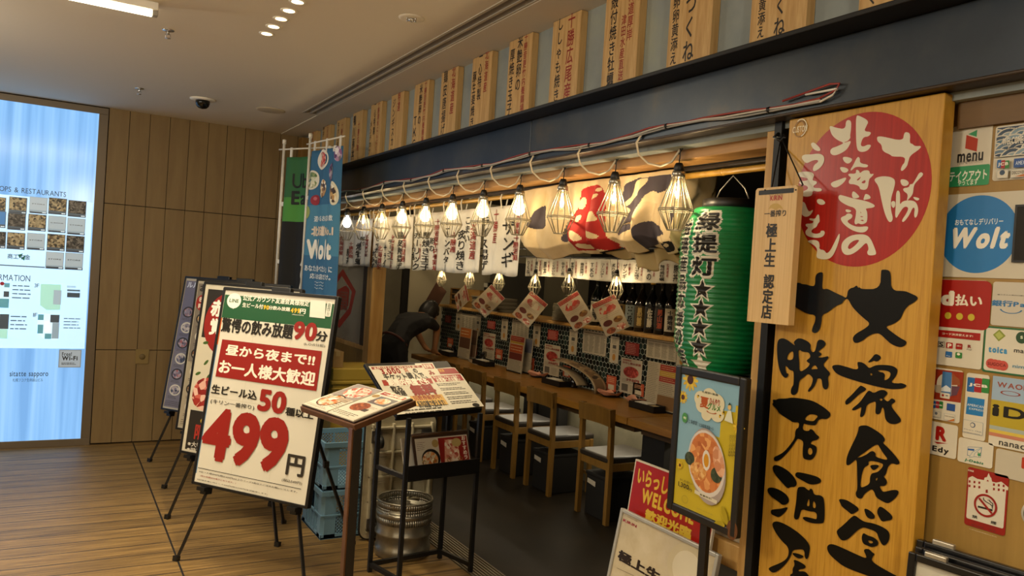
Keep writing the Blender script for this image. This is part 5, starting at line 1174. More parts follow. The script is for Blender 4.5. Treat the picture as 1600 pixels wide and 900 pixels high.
# chairs
def make_chair():
    t = thing('wooden_chair', '', 'chair', (0, 0, 0), 'wooden chairs tucked under the counter'); w = .158
    for s in (-1, 1):
        MB().prism([(0, 0), (.030, 0), (.032, .42), (.022, .75), (-.006, .75), (0, .42)], (0, s*w+.016, 0), (1, 0, 0), (0, 0, 1), .032, m_chair).build('leg', t, bevel=.004)
        MB().span((.345, s*w-.016, 0), (.375, s*w+.016, .40), m_chair).build('leg', t, bevel=.004)
        MB().span((.03, s*w-.009, .345), (.35, s*w+.009, .395), m_chair).build('seat_rail', t, bevel=.002)
    MB().span((.004, -w+.016, .35), (.024, w-.016, .40), m_chair).span((.35, -w+.016, .35), (.37, w-.016, .40), m_chair).build('seat_rail', t, bevel=.002)
    def back(u, v): a = (u-.5)*2; return (-.012-.010*v+.022*(1-a*a), a*(w+.016), .635+.112*v)
    g = MB(); n = 10
    for d in (0, .018): g.grid(lambda u, v: Vector(back(u, v))+Vector((d, 0, 0)), n, 2, m_chair)
    k = 3*(n+1)
    for i in range(n):
        for r in (0, 2): a = r*(n+1)+i; g.add([g.v[a], g.v[a+1], g.v[k+a+1], g.v[k+a]], [(0, 1, 2, 3)], m_chair)
    for c in (0, n): a = [c, (n+1)+c, 2*(n+1)+c]; g.add([g.v[a[0]], g.v[a[2]], g.v[k+a[2]], g.v[k+a[0]]], [(0, 1, 2, 3)], m_chair)
    g.build('backrest', t)
    MB().span((-.002, -w-.004, .395), (.39, w+.004, .438), mat('#2a2520', .38)).build('seat', t, bevel=.014, seg=3)
    MB().span((.35, -w, .13), (.37, w, .155), m_chair).build('stretcher', t, bevel=.002)
    return t
ch0 = make_chair(); cy = [4.118, 4.797, 5.31, 5.86, 6.36]
cl = ['wooden chair nearest the lantern, beside the table joint', 'wooden chair second from the lantern, tucked under the middle table', 'wooden chair in the middle of the row, left of the black table leg', 'wooden chair fourth from the lantern, partly behind the slanted tray', 'wooden chair fifth from the lantern, next to the bending person']
for k, y in enumerate(cy):
    c = ch0 if k == 0 else copy_tree(ch0); c.location = (3.105, y, 0); c['label'] = cl[k]
# dark baskets under the seats
m_bin = mat('#0c0a08', .7)
def make_bin():
    t = thing('storage_box', '', 'box', (0, 0, 0), 'dark storage boxes under the chairs')
    b = MB().span((0, -.120, 0), (.285, .120, .285), m_bin); b.span((-.006, -.126, .265), (.291, .126, .29), m_bin); b.build('tub', t, bevel=.006)
    MB().prism([(-.075, .0), (.015, -.012), (.015, .022), (-.075, .03)], (-.0075, .02, .215), (0, -1, 0), (0, 0, 1), .001, mat('#b8b0a0', .6)).build('tape_label', t)
    return t
b0_ = make_bin()
for k, (y, lb) in enumerate(((4.12, 'dark storage box with white tape label under the chair nearest the lantern'), (4.797, 'dark storage box with white tape label under the second chair'), (5.31, 'dark storage box under the middle chair'), (5.86, 'dark storage box under the fourth chair, behind the stand'))):
    c = b0_ if k == 0 else copy_tree(b0_); c.location = (3.15, y, 0); c['label'] = lb
# papers on the tiled wall
Hx = lambda x, y: (680+x/4, 480+y/4)
XW = XH-.0015
m_pap = mat('#b9ae96', .7); ORG = '#b5502c'
def paper(name, lab, cat, grp, tl, br, kind):
    A, B = at(*Hx(*tl), X=XW), at(*Hx(*br), X=XW); w, h = A.y-B.y, A.z-B.z; o = (XW, A.y, B.z)
    t = thing(name, lab, cat, (XW, (A.y+B.y)/2, B.z), grp)
    MB().prism([(0, 0), (w, 0), (w, h), (0, h)], o, UF, VF, .001, mat({'red': '#8f2a22', 'card': ORG}.get(kind, '#b9ae96'), .6)).build('sheet', t)
    p = Print((XW-.001, A.y, B.z), UF, VF, px=False)
    if kind == 'red': p.lines((w*.1, h*.9), (w*.9, h*.1), 6, '#c98a78', .4)
    elif kind == 'card': p.lines((w*.15, h*.9), (w*.85, h*.55), 3, '#d9a07a', .4); p.rect((w*.2, h*.42), (w*.8, h*.08), '#c9bda2')
    elif kind == 'strip': p.lines((w*.2, h*.95), (w*.8, h*.72), 4, '#4a4034', .3); p.rect((w*.3, h*.68), (w*.7, h*.55), '#4a4640'); p.ell((w*.5, h*.22), w*.18, h*.13, '#b07a2c', 'beer_picture'); p.lines((w*.3, h*.5), (w*.7, h*.38), 3, '#5a5040', .3)
    elif kind == 'list':
        p.lines((w*.05, h*.95), (w*.95, h*.88), 1, '#4a4034', .5)
        for i in range(4): p.lines((w*(.06+.235*i), h*.82), (w*(.26+.235*i), h*.08), 13, '#57503f', .4, .3)
    else:
        p.text('期間限定', (w*.08, h*.97), (w*.5, h*.92), '#9c3a22', .03); p.text('冷やし飲み放題', (w*.06, h*.90), (w*.94, h*.83), '#8c2a18', .03)
        p.ell((w*.5, h*.62), w*.36, h*.16, food('tartare', ['#7c1f1a', '#a83a30', '#c0584a', '#8c2a22'], 70), 'dish_picture'); p.text('390円', (w*.3, h*.44), (w*.9, h*.36), '#8c1a14', .05)
        p.lines((w*.08, h*.42), (w*.9, h*.3), 3, '#5a4a3a', .2); p.rect((w*.1, h*.26), (w*.4, h*.06), '#5d564a'); p.lines((w*.5, h*.26), (w*.92, h*.04), 6, '#5a4a3a', .2)
    p.build(t)
pos = ['nearest the lantern', 'second from the lantern', 'third from the lantern', 'fourth from the lantern', 'fifth from the lantern', 'sixth from the lantern', 'seventh from the lantern']
for k, (a, b) in enumerate((((1192, 216), (1272, 308)), ((706, 138), (766, 212)), ((328, 82), (374, 140)), ((64, 48), (98, 100)))): paper('red_notice', 'small square red notice on the hexagon tiles, '+pos[k], 'notice', 'red notices on the tiles', a, b, 'red')
for k, (a, b) in enumerate((((1165, 312), (1282, 560)), ((686, 226), (772, 438)), ((302, 154), (368, 332)))): paper('dish_poster', 'white dish poster with a red plate picture on the tiles, '+pos[k], 'poster', 'dish posters on the tiles', a, b, 'dish')
for k, (a, b) in enumerate((((1325, 196), (1503, 345)), ((928, 142), (1065, 310)), ((484, 75), (582, 200)), ((168, 36), (250, 150)))): paper('menu_list', 'white sheet of small menu columns under the shelf, '+pos[k], 'menu sheet', 'white menu lists on the tiles', a, b, 'list')
for k, (a, b) in enumerate((((1515, 215), (1570, 380)), ((1098, 180), (1142, 355)), ((842, 136), (882, 300)), ((617, 100), (652, 250)), ((418, 70), (448, 210)), ((255, 44), (280, 180)), ((134, 24), (160, 150)))): paper('drink_strip', 'narrow white drink strip pasted on the tiles, '+pos[k], 'strip', 'narrow drink strips on the tiles', a, b, 'strip')
for k, (a, b) in enumerate((((1238, 468), (1302, 562)), ((1074, 422), (1128, 530)), ((802, 362), (842, 440)), ((556, 306), (616, 396)), ((380, 258), (418, 330)), ((222, 228), (258, 306)), ((78, 190), (110, 256)))): 
    paper('order_card', 'small orange card with a white code panel at the counter back, '+pos[k], 'card', 'orange cards at the back of the counter', a, b, 'card')
# ---- things on the counter
TZ = .72
m_pink = mottled('pink_paper', ['#c98a6a', '#d6987a', '#dca488'], 20, .7, 0, .03)
def make_tray():
    t = thing('paper_dish', '', 'dish', (0, 0, 0), 'folded pink paper dishes on the counter'); g = MB()
    n = 32; vs = []
    for r, z in ((.0, .004), (.045, .004), (.062, .016), (.085, .03)):
        for k in range(n):
            a = 2*pi*k/n; q = (abs(cos(2*a))**1.5); rr = r*(1+.16*q*(r > .06)); vs.append((rr*cos(a), rr*sin(a), z+(.016*q if r > .08 else 0)))
    fs = [(i*n+j, i*n+(j+1) % n, (i+1)*n+(j+1) % n, (i+1)*n+j) for i in range(3) for j in range(n)]
    g.add(vs, fs, m_pink); g.build('paper', t, solid=.0015)
    MB().lathe([(0, .0), (.05, 0), (.06, .006), (.07, .018), (.066, .018), (.055, .008), (0, .003)], (0, 0, 0), mat('#1a1512', .4), 24).build('saucer', t)
    return t
tr0 = make_tray()
for k, ((x, y), lb) in enumerate((((1090, 558), 'pink folded paper dish on the counter, left of the joint'), ((1262, 600), 'pink folded paper dish beside the black condiment tray'), ((642, 436), 'pink folded paper dish in front of the third dish poster'), ((230, 316), 'pale pink folded paper dish at the far end of the counter'))):
    q = at(*Hx(x, y), Z=TZ); c = tr0 if k == 0 else copy_tree(tr0); c.location = (q.x, q.y, TZ+.0005); c.rotation_euler = (0, 0, .5+k*.7); c['label'] = lb
def make_cbox():
    t = thing('condiment_tray', '', 'tray', (0, 0, 0), 'black condiment trays on the counter')
    b = MB().span((-.05, -.13, 0), (.05, .13, .006), m_black); b.span((-.05, -.13, 0), (-.044, .13, .045), m_black); b.span((.044, -.13, 0), (.05, .13, .045), m_black); b.span((-.05, -.13, 0), (.05, -.124, .045), m_black); b.span((-.05, .124, 0), (.05, .13, .045), m_black); b.build('box', t)
    b = MB()
    for k in range(7): b.bar((-.03+.01*k, -.11, .035+.002*(k % 3)), (-.028+.009*k, .11, .038), .006, .004, mat('#b39a6a', .6))
    b.build('chopsticks', t); MB().span((-.04, -.05, .04), (.035, .08, .048), mat('#c9c2b2', .6)).build('napkin', t)
    return t
cb0 = make_cbox()
for k, ((x, y), lb) in enumerate((((1395, 640), 'long black condiment tray at the lantern end of the counter'), ((815, 485), 'black condiment tray in front of the fan shaped menu'), ((395, 362), 'black condiment tray with white napkins, third from the lantern'), ((70, 268), 'black condiment tray at the far end of the counter'))):
    q = at(*Hx(x, y), Z=TZ); c = cb0 if k == 0 else copy_tree(cb0); c.location = (min(q.x-.03, 3.47), min(q.y, 7.15), TZ+.0005); c['label'] = lb
for k, ((x, y), lb) in enumerate((((960, 500), 'small black soy sauce bottle in front of the fan shaped menu'), ((128, 258), 'small black soy sauce bottle at the far end of the counter'), ((485, 348), 'small black soy sauce bottle among the middle menus'))):
    q = at(*Hx(x, y), Z=TZ); q.x = min(q.x, 3.55); q.y = min(q.y, 7.2); t = thing('sauce_bottle', lb, 'bottle', (q.x, q.y, TZ), 'soy sauce bottles on the counter')
    MB().lathe([(0, 0), (.03, 0), (.032, .01), (.032, .05), (.022, .07), (.014, .078)], (q.x, q.y, TZ), mat('#120d0a', .12), 20).build('body', t); MB().lathe([(.016, .076), (.02, .08), (.018, .098), (0, .104)], (q.x, q.y, TZ), m_black, 16).build('cap', t)
q = at(*Hx(1020, 518), Z=TZ); t = thing('glass_jar', 'small glass jar beside the soy sauce bottle by the fan menu', 'jar', (q.x, q.y, TZ))
MB().lathe([(0, 0), (.024, 0), (.025, .05), (.022, .052), (.021, .008), (0, .006)], (q.x, q.y, TZ), m_glass, 18).build('body', t); MB().lathe([(.0, .052), (.026, .052), (.026, .06), (0, .062)], (q.x, q.y, TZ), m_chrome, 18).build('lid', t)
# upright menus: sheets standing on the counter
def standee(lab, quad, X, cols, yaw=0., name='standing_menu'):
    # quad in crop pixels: top-left, bottom-right on the plane X
    A, B = at(*Hx(*quad[0]), X=X), at(*Hx(*quad[1]), X=X); w, h = A.y-B.y, A.z-TZ
    t = thing(name, lab, 'menu', (X, (A.y+B.y)/2, TZ), 'standing menus on the counter'); U, V, Nn = frame_at(-90+yaw, 3); o = Vector((X, A.y, TZ+.001))
    MB().prism([(0, 0), (w, 0), (w, h), (0, h)], o-Nn*.003, U, V, .004, mat('#b4a88e', .35)).build('sheet', t)
    MB().box(o+U*w/2+V*.004, (w*.9, .03, .01), mat('#1c1814', .4), Matrix((U, Nn, V)).transposed()).build('foot', t)
    p = Print(o+Nn*.001, U, V, px=False); y = h-.004
    for c, f, kind in cols:
        hh = h*f; y1 = y-hh
        if kind == 'p': p.rect((w*.06, y), (w*.94, y1+.002), c, 'picture')
        elif kind == 't': p.rect((w*.06, y), (w*.94, y1+.002), c, 'panel'); p.lines((w*.12, y-hh*.15), (w*.9, y1+hh*.2), 2, '#d8c49a', .2)
        else: p.lines((w*.08, y-.003), (w*.94, y1), max(2, int(hh/.012)), c, .2)
        y = y1
    p.build(t)
YE, RE2 = '#b8922c', '#982a1e'
standee('white standing menu with yellow heading at the lantern end of the counter', ((1392, 352), (1498, 600)), 3.545, [(RE2, .13, 't'), (YE, .12, 't'), (RE2, .12, 't'), ('#4a3a30', .28, 'l'), ('#7c5a34', .3, 'p')])
standee('narrow white sheet leaning behind the yellow headed menu', ((1322, 335), (1385, 570)), 3.60, [('#57503f', .9, 'l')])
standee('standing menu with orange heading in the middle of the counter', ((458, 222), (540, 370)), 3.52, [('#a8481e', .3, 't'), ('#6a2a20', .25, 'p'), ('#3a302a', .4, 'l')])
standee('white menu with red and yellow top standing behind the orange one', ((462, 172), (545, 350)), 3.565, [(RE2, .15, 't'), (YE, .2, 't'), ('#4a4038', .5, 'l')])
standee('bluish standing leaflet beside the middle menus', ((538, 190), (596, 350)), 3.60, [('#6d6e7c', .4, 'p'), ('#4a4a58', .4, 'l')])
standee('standing menu with orange print at the far end of the counter', ((150, 122), (215, 270)), 3.50, [('#b5662a', .3, 't'), ('#5a3a28', .35, 'p'), ('#4a4038', .3, 'l')])
standee('brown standing menu behind the far orange one', ((205, 135), (250, 300)), 3.56, [('#5a4232', .5, 'p'), ('#8c6a52', .4, 'p')])
# fan-shaped curved menu
q = at(*Hx(960, 500), X=3.59)
fm_ = thing('fan_menu', 'curved fan shaped brown menu bent over on the middle counter', 'menu', (3.57, q.y, TZ))
yA, yB = at(*Hx(768, 400), X=3.57).y, at(*Hx(1045, 500), X=3.57).y; zA = at(*Hx(768, 316), X=3.57).z
def fan(u, v): 
    a = u*1.5; y = yA+(yB-yA)*sin(a)/sin(1.5); z = TZ+.012+(zA-TZ-.012)*(cos(a)**.8 if a < 1.5 else 0)
    return (3.612-.10*v, y+.02*v, z+.0-.012*v)
MB().grid(fan, 28, 6, None, True, lambda u, v: mat('#8f7a58', .4) if v < .15 or v > .85 else food('fan', ['#5a3f24', '#8a6a44', '#a88a60', '#3a2a1c'], 30) if u < .75 else mat('#6a5238', .4)).build('bent_sheet', fm_, solid=.002)
MB().grid(lambda u, v: (3.598-.11*v, yA-.02+(yB-yA)*.62*sin(u*1.35), TZ+.006+(zA-TZ)*.66*max(0, cos(u*1.35))), 20, 4, mat('#9c8a6c', .4)).build('inner_sheet', fm_, solid=.002)
# flat menus lying at the far end
for k, (x, y, r, c) in enumerate(((220, 330, .1, '#a3947a'), (262, 350, -.25, '#8c7a60'))):
    q = at(*Hx(x, y), Z=TZ); t = thing('flat_menu', ('pale menu sheet lying flat near the person', 'brown menu sheet lying flat, partly under the pale one')[k], 'menu sheet', (q.x, q.y, TZ), 'menu sheets lying on the counter')
    R = Matrix.Rotation(r, 3, 'Z'); MB().box((q.x+.05, q.y, TZ+.002+.004*(1-k)), (.21, .30, .003), mat(c, .5), R).build('sheet', t)
    p = Print(Vector((q.x+.05, q.y, TZ+.0036+.004*(1-k))), R @ Vector((0, -1, 0)), R @ Vector((1, 0, 0)), px=False); p.lines((-.13, .09), (.12, -.02), 6, '#5a4a3a', .2); p.rect((-.1, -.03), (.1, -.09), noodle, 'picture'); p.build(t)
# ---- shelf: bottles, plates, drawers
SZ = 1.2155
def bottle(x, y, lab, body, label, lc, txt, cap, s=1.):
    t = thing('sake_bottle', lab, 'bottle', (x, y, SZ), 'large sake bottles on the shelf'); c = (x, y, SZ)
    MB().lathe([(r*s, z*s) for r, z in ((0, 0), (.050, 0), (.0525, .006), (.0525, .20), (.050, .222), (.040, .25), (.022, .285), (.0165, .31), (.015, .355), (.018, .358), (.018, .366))], c, mat(body, .08), 28).build('glass_body', t)
    MB().lathe([(.0185*s, .352*s), (.0185*s, .385*s), (0, .387*s)], c, mat(cap, .35, .3), 20).build('cap', t)
    if label:
        r = .0532*s; z0, z1 = .03*s, .19*s; g = MB(); g.grid(lambda u, v: (x+r*cos(pi-.4+(u-.5)*2.0), y-r*sin(-(pi-.4)+pi+0-(u-.5)*2.0+pi) if False else y+r*sin(pi+.62+(u-.5)*1.7), SZ+z0+(z1-z0)*v) if False else (x+r*cos(pi+.62+(u-.5)*1.8), y+r*sin(pi+.62+(u-.5)*1.8), SZ+z0+(z1-z0)*v), 16, 1, mat(label, .5)); g.build('label', t)
        vs, fs, (a0, b0, a1, b1) = text_mesh(txt, .05, True); g = MB()
        g.add([(x+(r+.0012+q_.k)*cos(pi+.62+((q_[0]-a0)/(a1-a0)-.5)*.75), y+(r+.0012+q_.k)*sin(pi+.62+((q_[0]-a0)/(a1-a0)-.5)*.75), SZ+z0+.012+(z1-z0-.024)*(q_[1]-b0)/(b1-b0)) for q_ in vs], fs, mat(lc, .5)); g.build('label_lettering', t)
bl = [((1050, 490), 'sake bottle with a white label, closest to the lantern', '#0d0a07', '#b9b09a', '#1a1612', '十勝地酒', '#1a1714'), ((1034, 488), 'sake bottle with orange brushed letters', '#0b0907', '#15100c', '#b0481c', '男山酒', '#14110f'), ((1018.2, 486), 'sake bottle with a gold cap and white 佐 character', '#0a0a0c', '#101010', '#cfc8b6', '佐藤', '#b58a2a'),
      ((1002.6, 484), 'dark sake bottle with a golden picture label', '#120c07', '#4a3a1c', '#b59a5a', '黒霧', '#1c1813'), ((987.6, 482), 'sake bottle with a pale blue label', '#0e0d0b', '#8f9a98', '#23262a', '三岳', '#1c1a17'), ((973, 480), 'brown sake bottle with an ochre label behind the hanging menu', '#140d07', '#8a6a2c', '#2a1c10', '黒丸', '#1c1a17'),
      ((948, 478), 'tall dark sake bottle behind the hanging menu, furthest but one', '#0d0c0a', '#9c937c', '#2a241c', '一番', '#191714'), ((933, 476), 'tall dark green sake bottle furthest from the lantern', '#0a0f0a', '#b9b09a', '#2a241c', '国稀', '#191714')]
for (px_, lb, bo, la, lc_, tx, ca_) in bl:
    q = at(*px_, X=3.735); bottle(3.735, q.y, lb, bo, la, lc_, tx, ca_)
rnd = random.Random(11)
for (x0_, x1_, zt_, lb) in ((880, 927, 476, 'stack of white plates on the shelf behind the hanging menus'), (757, 803, 464, 'stack of grey menu folders on the shelf beside the wooden drawers')):
    ya_, yb_ = at(x0_, 490, X=3.78).y, at(x1_, 490, X=3.78).y; zt2 = at((x0_+x1_)/2, zt_, X=3.78).z; n = int((zt2-SZ)/.012)
    for k in range(n):
        w = (ya_-yb_)/2; yc_ = (ya_+yb_)/2+rnd.uniform(-.008, .008)
        if x0_ == 880:
            t = thing('plate', 'white plate, number %d from the bottom of the shelf stack' % (k+1), 'plate', (3.78, yc_, SZ+.012*k), 'plates stacked on the shelf')
            MB().lathe([(0, .0), (w*.5, 0), (w*.56, .002), (w*.98, .0105), (w*.99, .0118), (w*.55, .0045), (0, .004)], (3.78, yc_, SZ+.012*k), mat('#a39a86', .4), 28).build('dish', t)
        else:
            t = thing('menu_folder', 'grey menu folder, number %d from the bottom of the shelf stack' % (k+1), 'folder', (3.78, yc_, SZ+.012*k), 'menu folders stacked on the shelf')
            MB().box((3.72+rnd.uniform(-.01, .01), yc_, SZ+.012*k+.0058), (.22, w*1.8, .0105), mat(('#6d675a', '#7c7666', '#5d584c')[k % 3], .6), Matrix.Rotation(rnd.uniform(-.04, .04), 3, 'Z')).build('cover', t)
ya_, yb_ = at(704, 470, X=3.70).y, at(750, 475, X=3.70).y; zt2 = at(712, 450, X=3.70).z
t = thing('drawer_box', 'small wooden box with three open slots on the shelf end', 'box', (3.8, (ya_+yb_)/2, SZ)); m_db = wood('box_wood', ['#6f5126', '#81602f', '#8f6d39'], (4, .8, 4), .5, 4, .05)
b = MB(); hh = zt2-SZ; b.span((3.69, yb_, SZ), (3.82, yb_+.015, zt2), m_db); b.span((3.69, ya_-.015, SZ), (3.82, ya_, zt2), m_db); b.span((3.80, yb_, SZ), (3.82, ya_, zt2), m_db)
for k in range(4): z = SZ+(hh-.012)*k/3; b.span((3.69, yb_, z), (3.82, ya_, z+.012), m_db)
b.build('case', t)
b = MB()
for k in range(3): z = SZ+(hh-.012)*k/3; b.span((3.705, (ya_+yb_)/2+.02, z+.012), (3.79, ya_-.015, z+.05), mat('#2a1f14', .7)); b.span((3.70, yb_+.015, z+.012), (3.712, (ya_+yb_)/2, z+hh/3-.004), m_db)
b.build('tray', t)
q = at(762, 446, X=3.90); t = thing('card_terminal', 'white and black card terminal on the shelf behind a lamp', 'terminal', (3.86, q.y, SZ))
b = MB().span((3.865, q.y-.05, SZ), (3.95, q.y+.05, SZ+.03), m_black); b.span((3.88, q.y-.045, SZ+.03), (3.93, q.y+.045, q.z+.03), m_black); b.build('body', t, bevel=.006); MB().span((3.873, q.y-.036, q.z-.02), (3.881, q.y+.036, q.z+.024), mat('#b9b4a6', .3)).build('screen', t, bevel=.003)
q = at(796, 452, X=4.4); t = thing('grey_cabinet', 'plain grey cabinet side standing in the dark kitchen', 'cabinet', (4.4, q.y, 0)); MB().span((4.2, q.y-.10, 0), (4.8, q.y+.10, 1.72), mat('#55534c', .5)).build('body', t, bevel=.004); MB().span((4.19, q.y-.09, .4), (4.2, q.y+.09, 1.70), mat('#4a4842', .5)).build('door', t)
# inner lamps and hanging diamond menus
XL = 3.35
rl2 = thing('lamp_rail', 'thin rail inside the shop carrying the inner lamps and hanging menus', 'rail', (XL, 5, 1.80)); MB().cyl((XL, 1.29, 1.80), (XL, 8.29, 1.80), .007, m_black, 8).build('rod', rl2)
lab = ['inner caged lamp above the hanging menu before the sake bottles', 'inner caged lamp above the hanging menu before the plates', 'inner caged lamp in the middle, below the shop curtain edge', 'inner caged lamp hanging near the card terminal', 'inner caged lamp half hidden by the curtain hem, above the drawers', 'inner caged lamp half hidden by the curtain hem, furthest away']
lamp0 = None
for k, (y, px_) in enumerate(zip((4.313, 4.894, 5.379, 5.976, 6.541, 7.163), ((964, 425), (890, 422), (837, 424), (781, 420), (735, 418), (691, 418)))):
    o = Vector((XL, y, at(*px_, X=XL).z)); t = thing('caged_bulb_lamp', lab[k], 'lamp', o, 'caged bulb lamps inside the shop')
    lamp_parts(t, o, .86, 'clear'); MB().tube([o+Vector((0, 0, .01)), o+Vector((.004, .006, .08)), (XL, y, 1.80)], .0025, m_black, 6).build('lead', t)
    lamp('POINT', 'bulb_light', o+Vector((0, 0, -.079)), 2.4, (1, .76, .44), shadow_soft_size=.008)
def fore(): pass
crab = food('crab', ['#b5a68e', '#8f2a22', '#b84a3c', '#c9bda4'], 40)
def hang_menu(lab, pts, ang, back=False):
    c = [sum(p_[i] for p_ in pts)/4 for i in (0, 1)]; O = at(*c, X=XL+.075); U, V, Nn = frame_at(ang, 0)
    pr_ = Print(O, U, V); uv = [pr_.uv(p_) for p_ in pts]                          # top, right, bottom, left corners
    # squared-up rectangle through the measured corners
    a = Vector((uv[1][0]-uv[0][0], uv[1][1]-uv[0][1])); b_ = Vector((uv[3][0]-uv[0][0], uv[3][1]-uv[0][1]))
    e1 = a.normalized() if not back else Vector((.82, -.57)); e2 = Vector((e1.y, -e1.x)) if e1.x > 0 else Vector((-e1.y, e1.x))
    if e2.y > 0: e2 = -e2
    W1, H1 = (.182, .257)
    t = thing('hanging_menu', lab, 'hanging menu', O, 'menu cards hanging cornerwise under the inner lamps')
    top = Vector(uv[0]); U3 = U*e1.x+V*e1.y; V3 = -(U*e2.x+V*e2.y)
    P0 = O+U*top.x+V*top.y
    if (a.length > b_.length): sw = (H1, W1)
    else: sw = (W1, H1)
    o = P0-V3*sw[1]; Nn = U3.cross(V3); s_ = 1 if Nn.dot(CAM-O) > 0 else -1
    MB().prism([(0, 0), (sw[0], 0), (sw[0], sw[1]), (0, sw[1])], o, U3, V3, .0015, mat('#4a2f20', .6) if back else mat('#b5a890', .4)).build('card', t)
    MB().tube([P0, (P0.x, P0.y, P0.z+.03), (XL, P0.y, 1.807)], .0012, m_black, 5).build('string', t)
    if not back:
        if sw[0] > sw[1]: Ua, Va, oo, w, h = V3, -U3, o+U3*sw[0], sw[1], sw[0]
        else: Ua, Va, oo, w, h = U3, V3, o, sw[0], sw[1]
        p = Print(oo+Ua.cross(Va)*.0015, Ua, Va, px=False); p.rect((.004, h-.004), (w-.004, h-.035), '#8c2a22', 'heading'); p.lines((.01, h-.008), (w-.01, h-.032), 2, '#d8c0a0', .1)
        p.ell((w*.5, h*.70), w*.36, h*.13, crab, 'dish_picture'); p.lines((.01, h*.56), (w-.01, h*.47), 2, '#6a2a20', .1)
        for i in range(2):
            for j in range(2): p.ell((w*(.28+.44*i), h*(.33-.22*j)), w*.19, h*.085, ('#5a2218', food('curry', ['#5a3a1c', '#8a5a2c', '#6d4a2a', '#a8864a'], 60), fry, sash)[i+2*j], 'dish_picture')
        p.build(t)
hang_menu('hanging diamond menu card before the sake bottles', ((960, 459), (981, 504), (953, 525), (929, 478)), -42)
hang_menu('hanging diamond menu card before the plates', ((902, 454), (926, 493), (901, 513), (876, 473)), -40)
hang_menu('hanging diamond menu card below the middle inner lamp', ((830, 454), (853, 473), (823, 505), (799, 489)), -38)
hang_menu('hanging diamond menu card in front of the card terminal', ((768, 444), (788, 465), (761, 495), (740, 474)), -36)
hang_menu('hanging menu card turned nearly edge on, in front of the drawers', ((728, 443), (733, 466), (723, 486), (717, 460)), -88)
hang_menu('dark brown back of a hanging menu card above the bending person', ((683, 439), (692, 453), (681, 480), (671, 467)), -70, True)
# red square fortune sticker on the glass
q = [at(*p_, X=2.111) for p_ in ((535, 421), (554, 462), (530, 515), (512, 470))]
fs_ = thing('window_decal', 'faded red diamond decal on the glass panel beside the wooden post', 'decal', (2.11, (q[0].y+q[2].y)/2, q[2].z))
p = Print((2.1115, q[0].y, q[2].z), UF, VF); dc = mat('#8f2c1e', .6)
p.poly([[(536, 420), (556, 455), (548, 490), (530, 513), (512, 480), (514, 448)], [(534, 431), (518, 456), (517, 476), (530, 500), (545, 482), (550, 456)]], dc, 'decal', 0)
p.poly([(524, 455), (540, 446), (546, 452), (544, 478), (530, 486), (522, 474)], dc, 'decal', 0); p.text('福', (524, 452), (542, 486), '#74443a', .02)
p.build(fs_)
# ================================================================== RIGHT SIDE: STICKERS, POSTERS, STACKED FRAMES
XW2 = 1.8985
def sticker(lab, tl, br, col, fn, name='sticker', r=.006, wd=None, grp='stickers on the wooden wall'):
    A, B = at(*tl, X=XW2), at(*br, X=XW2); w, h = (A.y-B.y) if wd is None else wd, A.z-B.z
    t = thing(name, lab, 'sticker', (XW2, A.y-w/2, B.z), grp)
    pts = []
    for cx, cy_, a0 in ((w-r, r, -90), (w-r, h-r, 0), (r, h-r, 90), (r, r, 180)): pts += [(cx+r*cos(radians(a0+18*k)), cy_+r*sin(radians(a0+18*k))) for k in range(6)]
    MB().prism(pts, (XW2+.001, A.y, B.z), UF, VF, .0016, mat(col, .3)).build('sheet', t)
    p = Print((XW2-.0006, A.y, B.z), UF, VF, rough=.3); p.d = .0001; fn(p, w, h); p.build(t); return t
def crop(o, k): return lambda x, y: (o[0]+x/k, o[1]+y/k)
WHT = '#c9c3b2'
S1 = crop((1490, 190), 6.927)
def f1(p, w, h):
    p.px = False; p.rect((.0, h*.33), (w, .0), '#2f8f5c', 'green_panel', r=.005); p.px = True
    p.quad([S1(140, 145), S1(265, 185), S1(250, 325), S1(125, 290)], '#a8321a', 'emblem'); p.quad([S1(160, 136), S1(258, 88), S1(250, 166)], '#2f8f5c', 'emblem')
    p.text('menu', S1(45, 352), S1(318, 420), '#1b1b1b', .03); p.text('デリバリー&テイクアウトアプリ', S1(42, 425), S1(312, 446), '#3a3a3a', .01)
    p.text('テイクアウト', S1(-38, 545), S1(360, 622), '#dfe4d6', .03); p.text('やってます', S1(48, 632), S1(262, 680), '#dfe4d6', .02)
sticker('white and green takeout sticker with a red folded emblem', (1489, 198.5), (1545, 288.5), WHT, f1)
def logos(p, cx, cy, k, px2):
    """small card marks: three coloured bars, blue block, outlined box, two-tone strip"""
def bars(p, c, x, y, w, h, txt=True):
    for i, cc in enumerate(('#1f5f9c', '#9c1f2a', '#2c7a3a')): p.rect(c(x+w*i*.345, y+h*.04*i), (c(x+w*(i*.345+.31), y+h+h*.04*i)), cc, 'card_mark', r=.002)
    if txt: p.text('JCB', c(x+w*.06, y+h*.36), c(x+w*.94, y+h*.78), '#dcd8cc', .05)
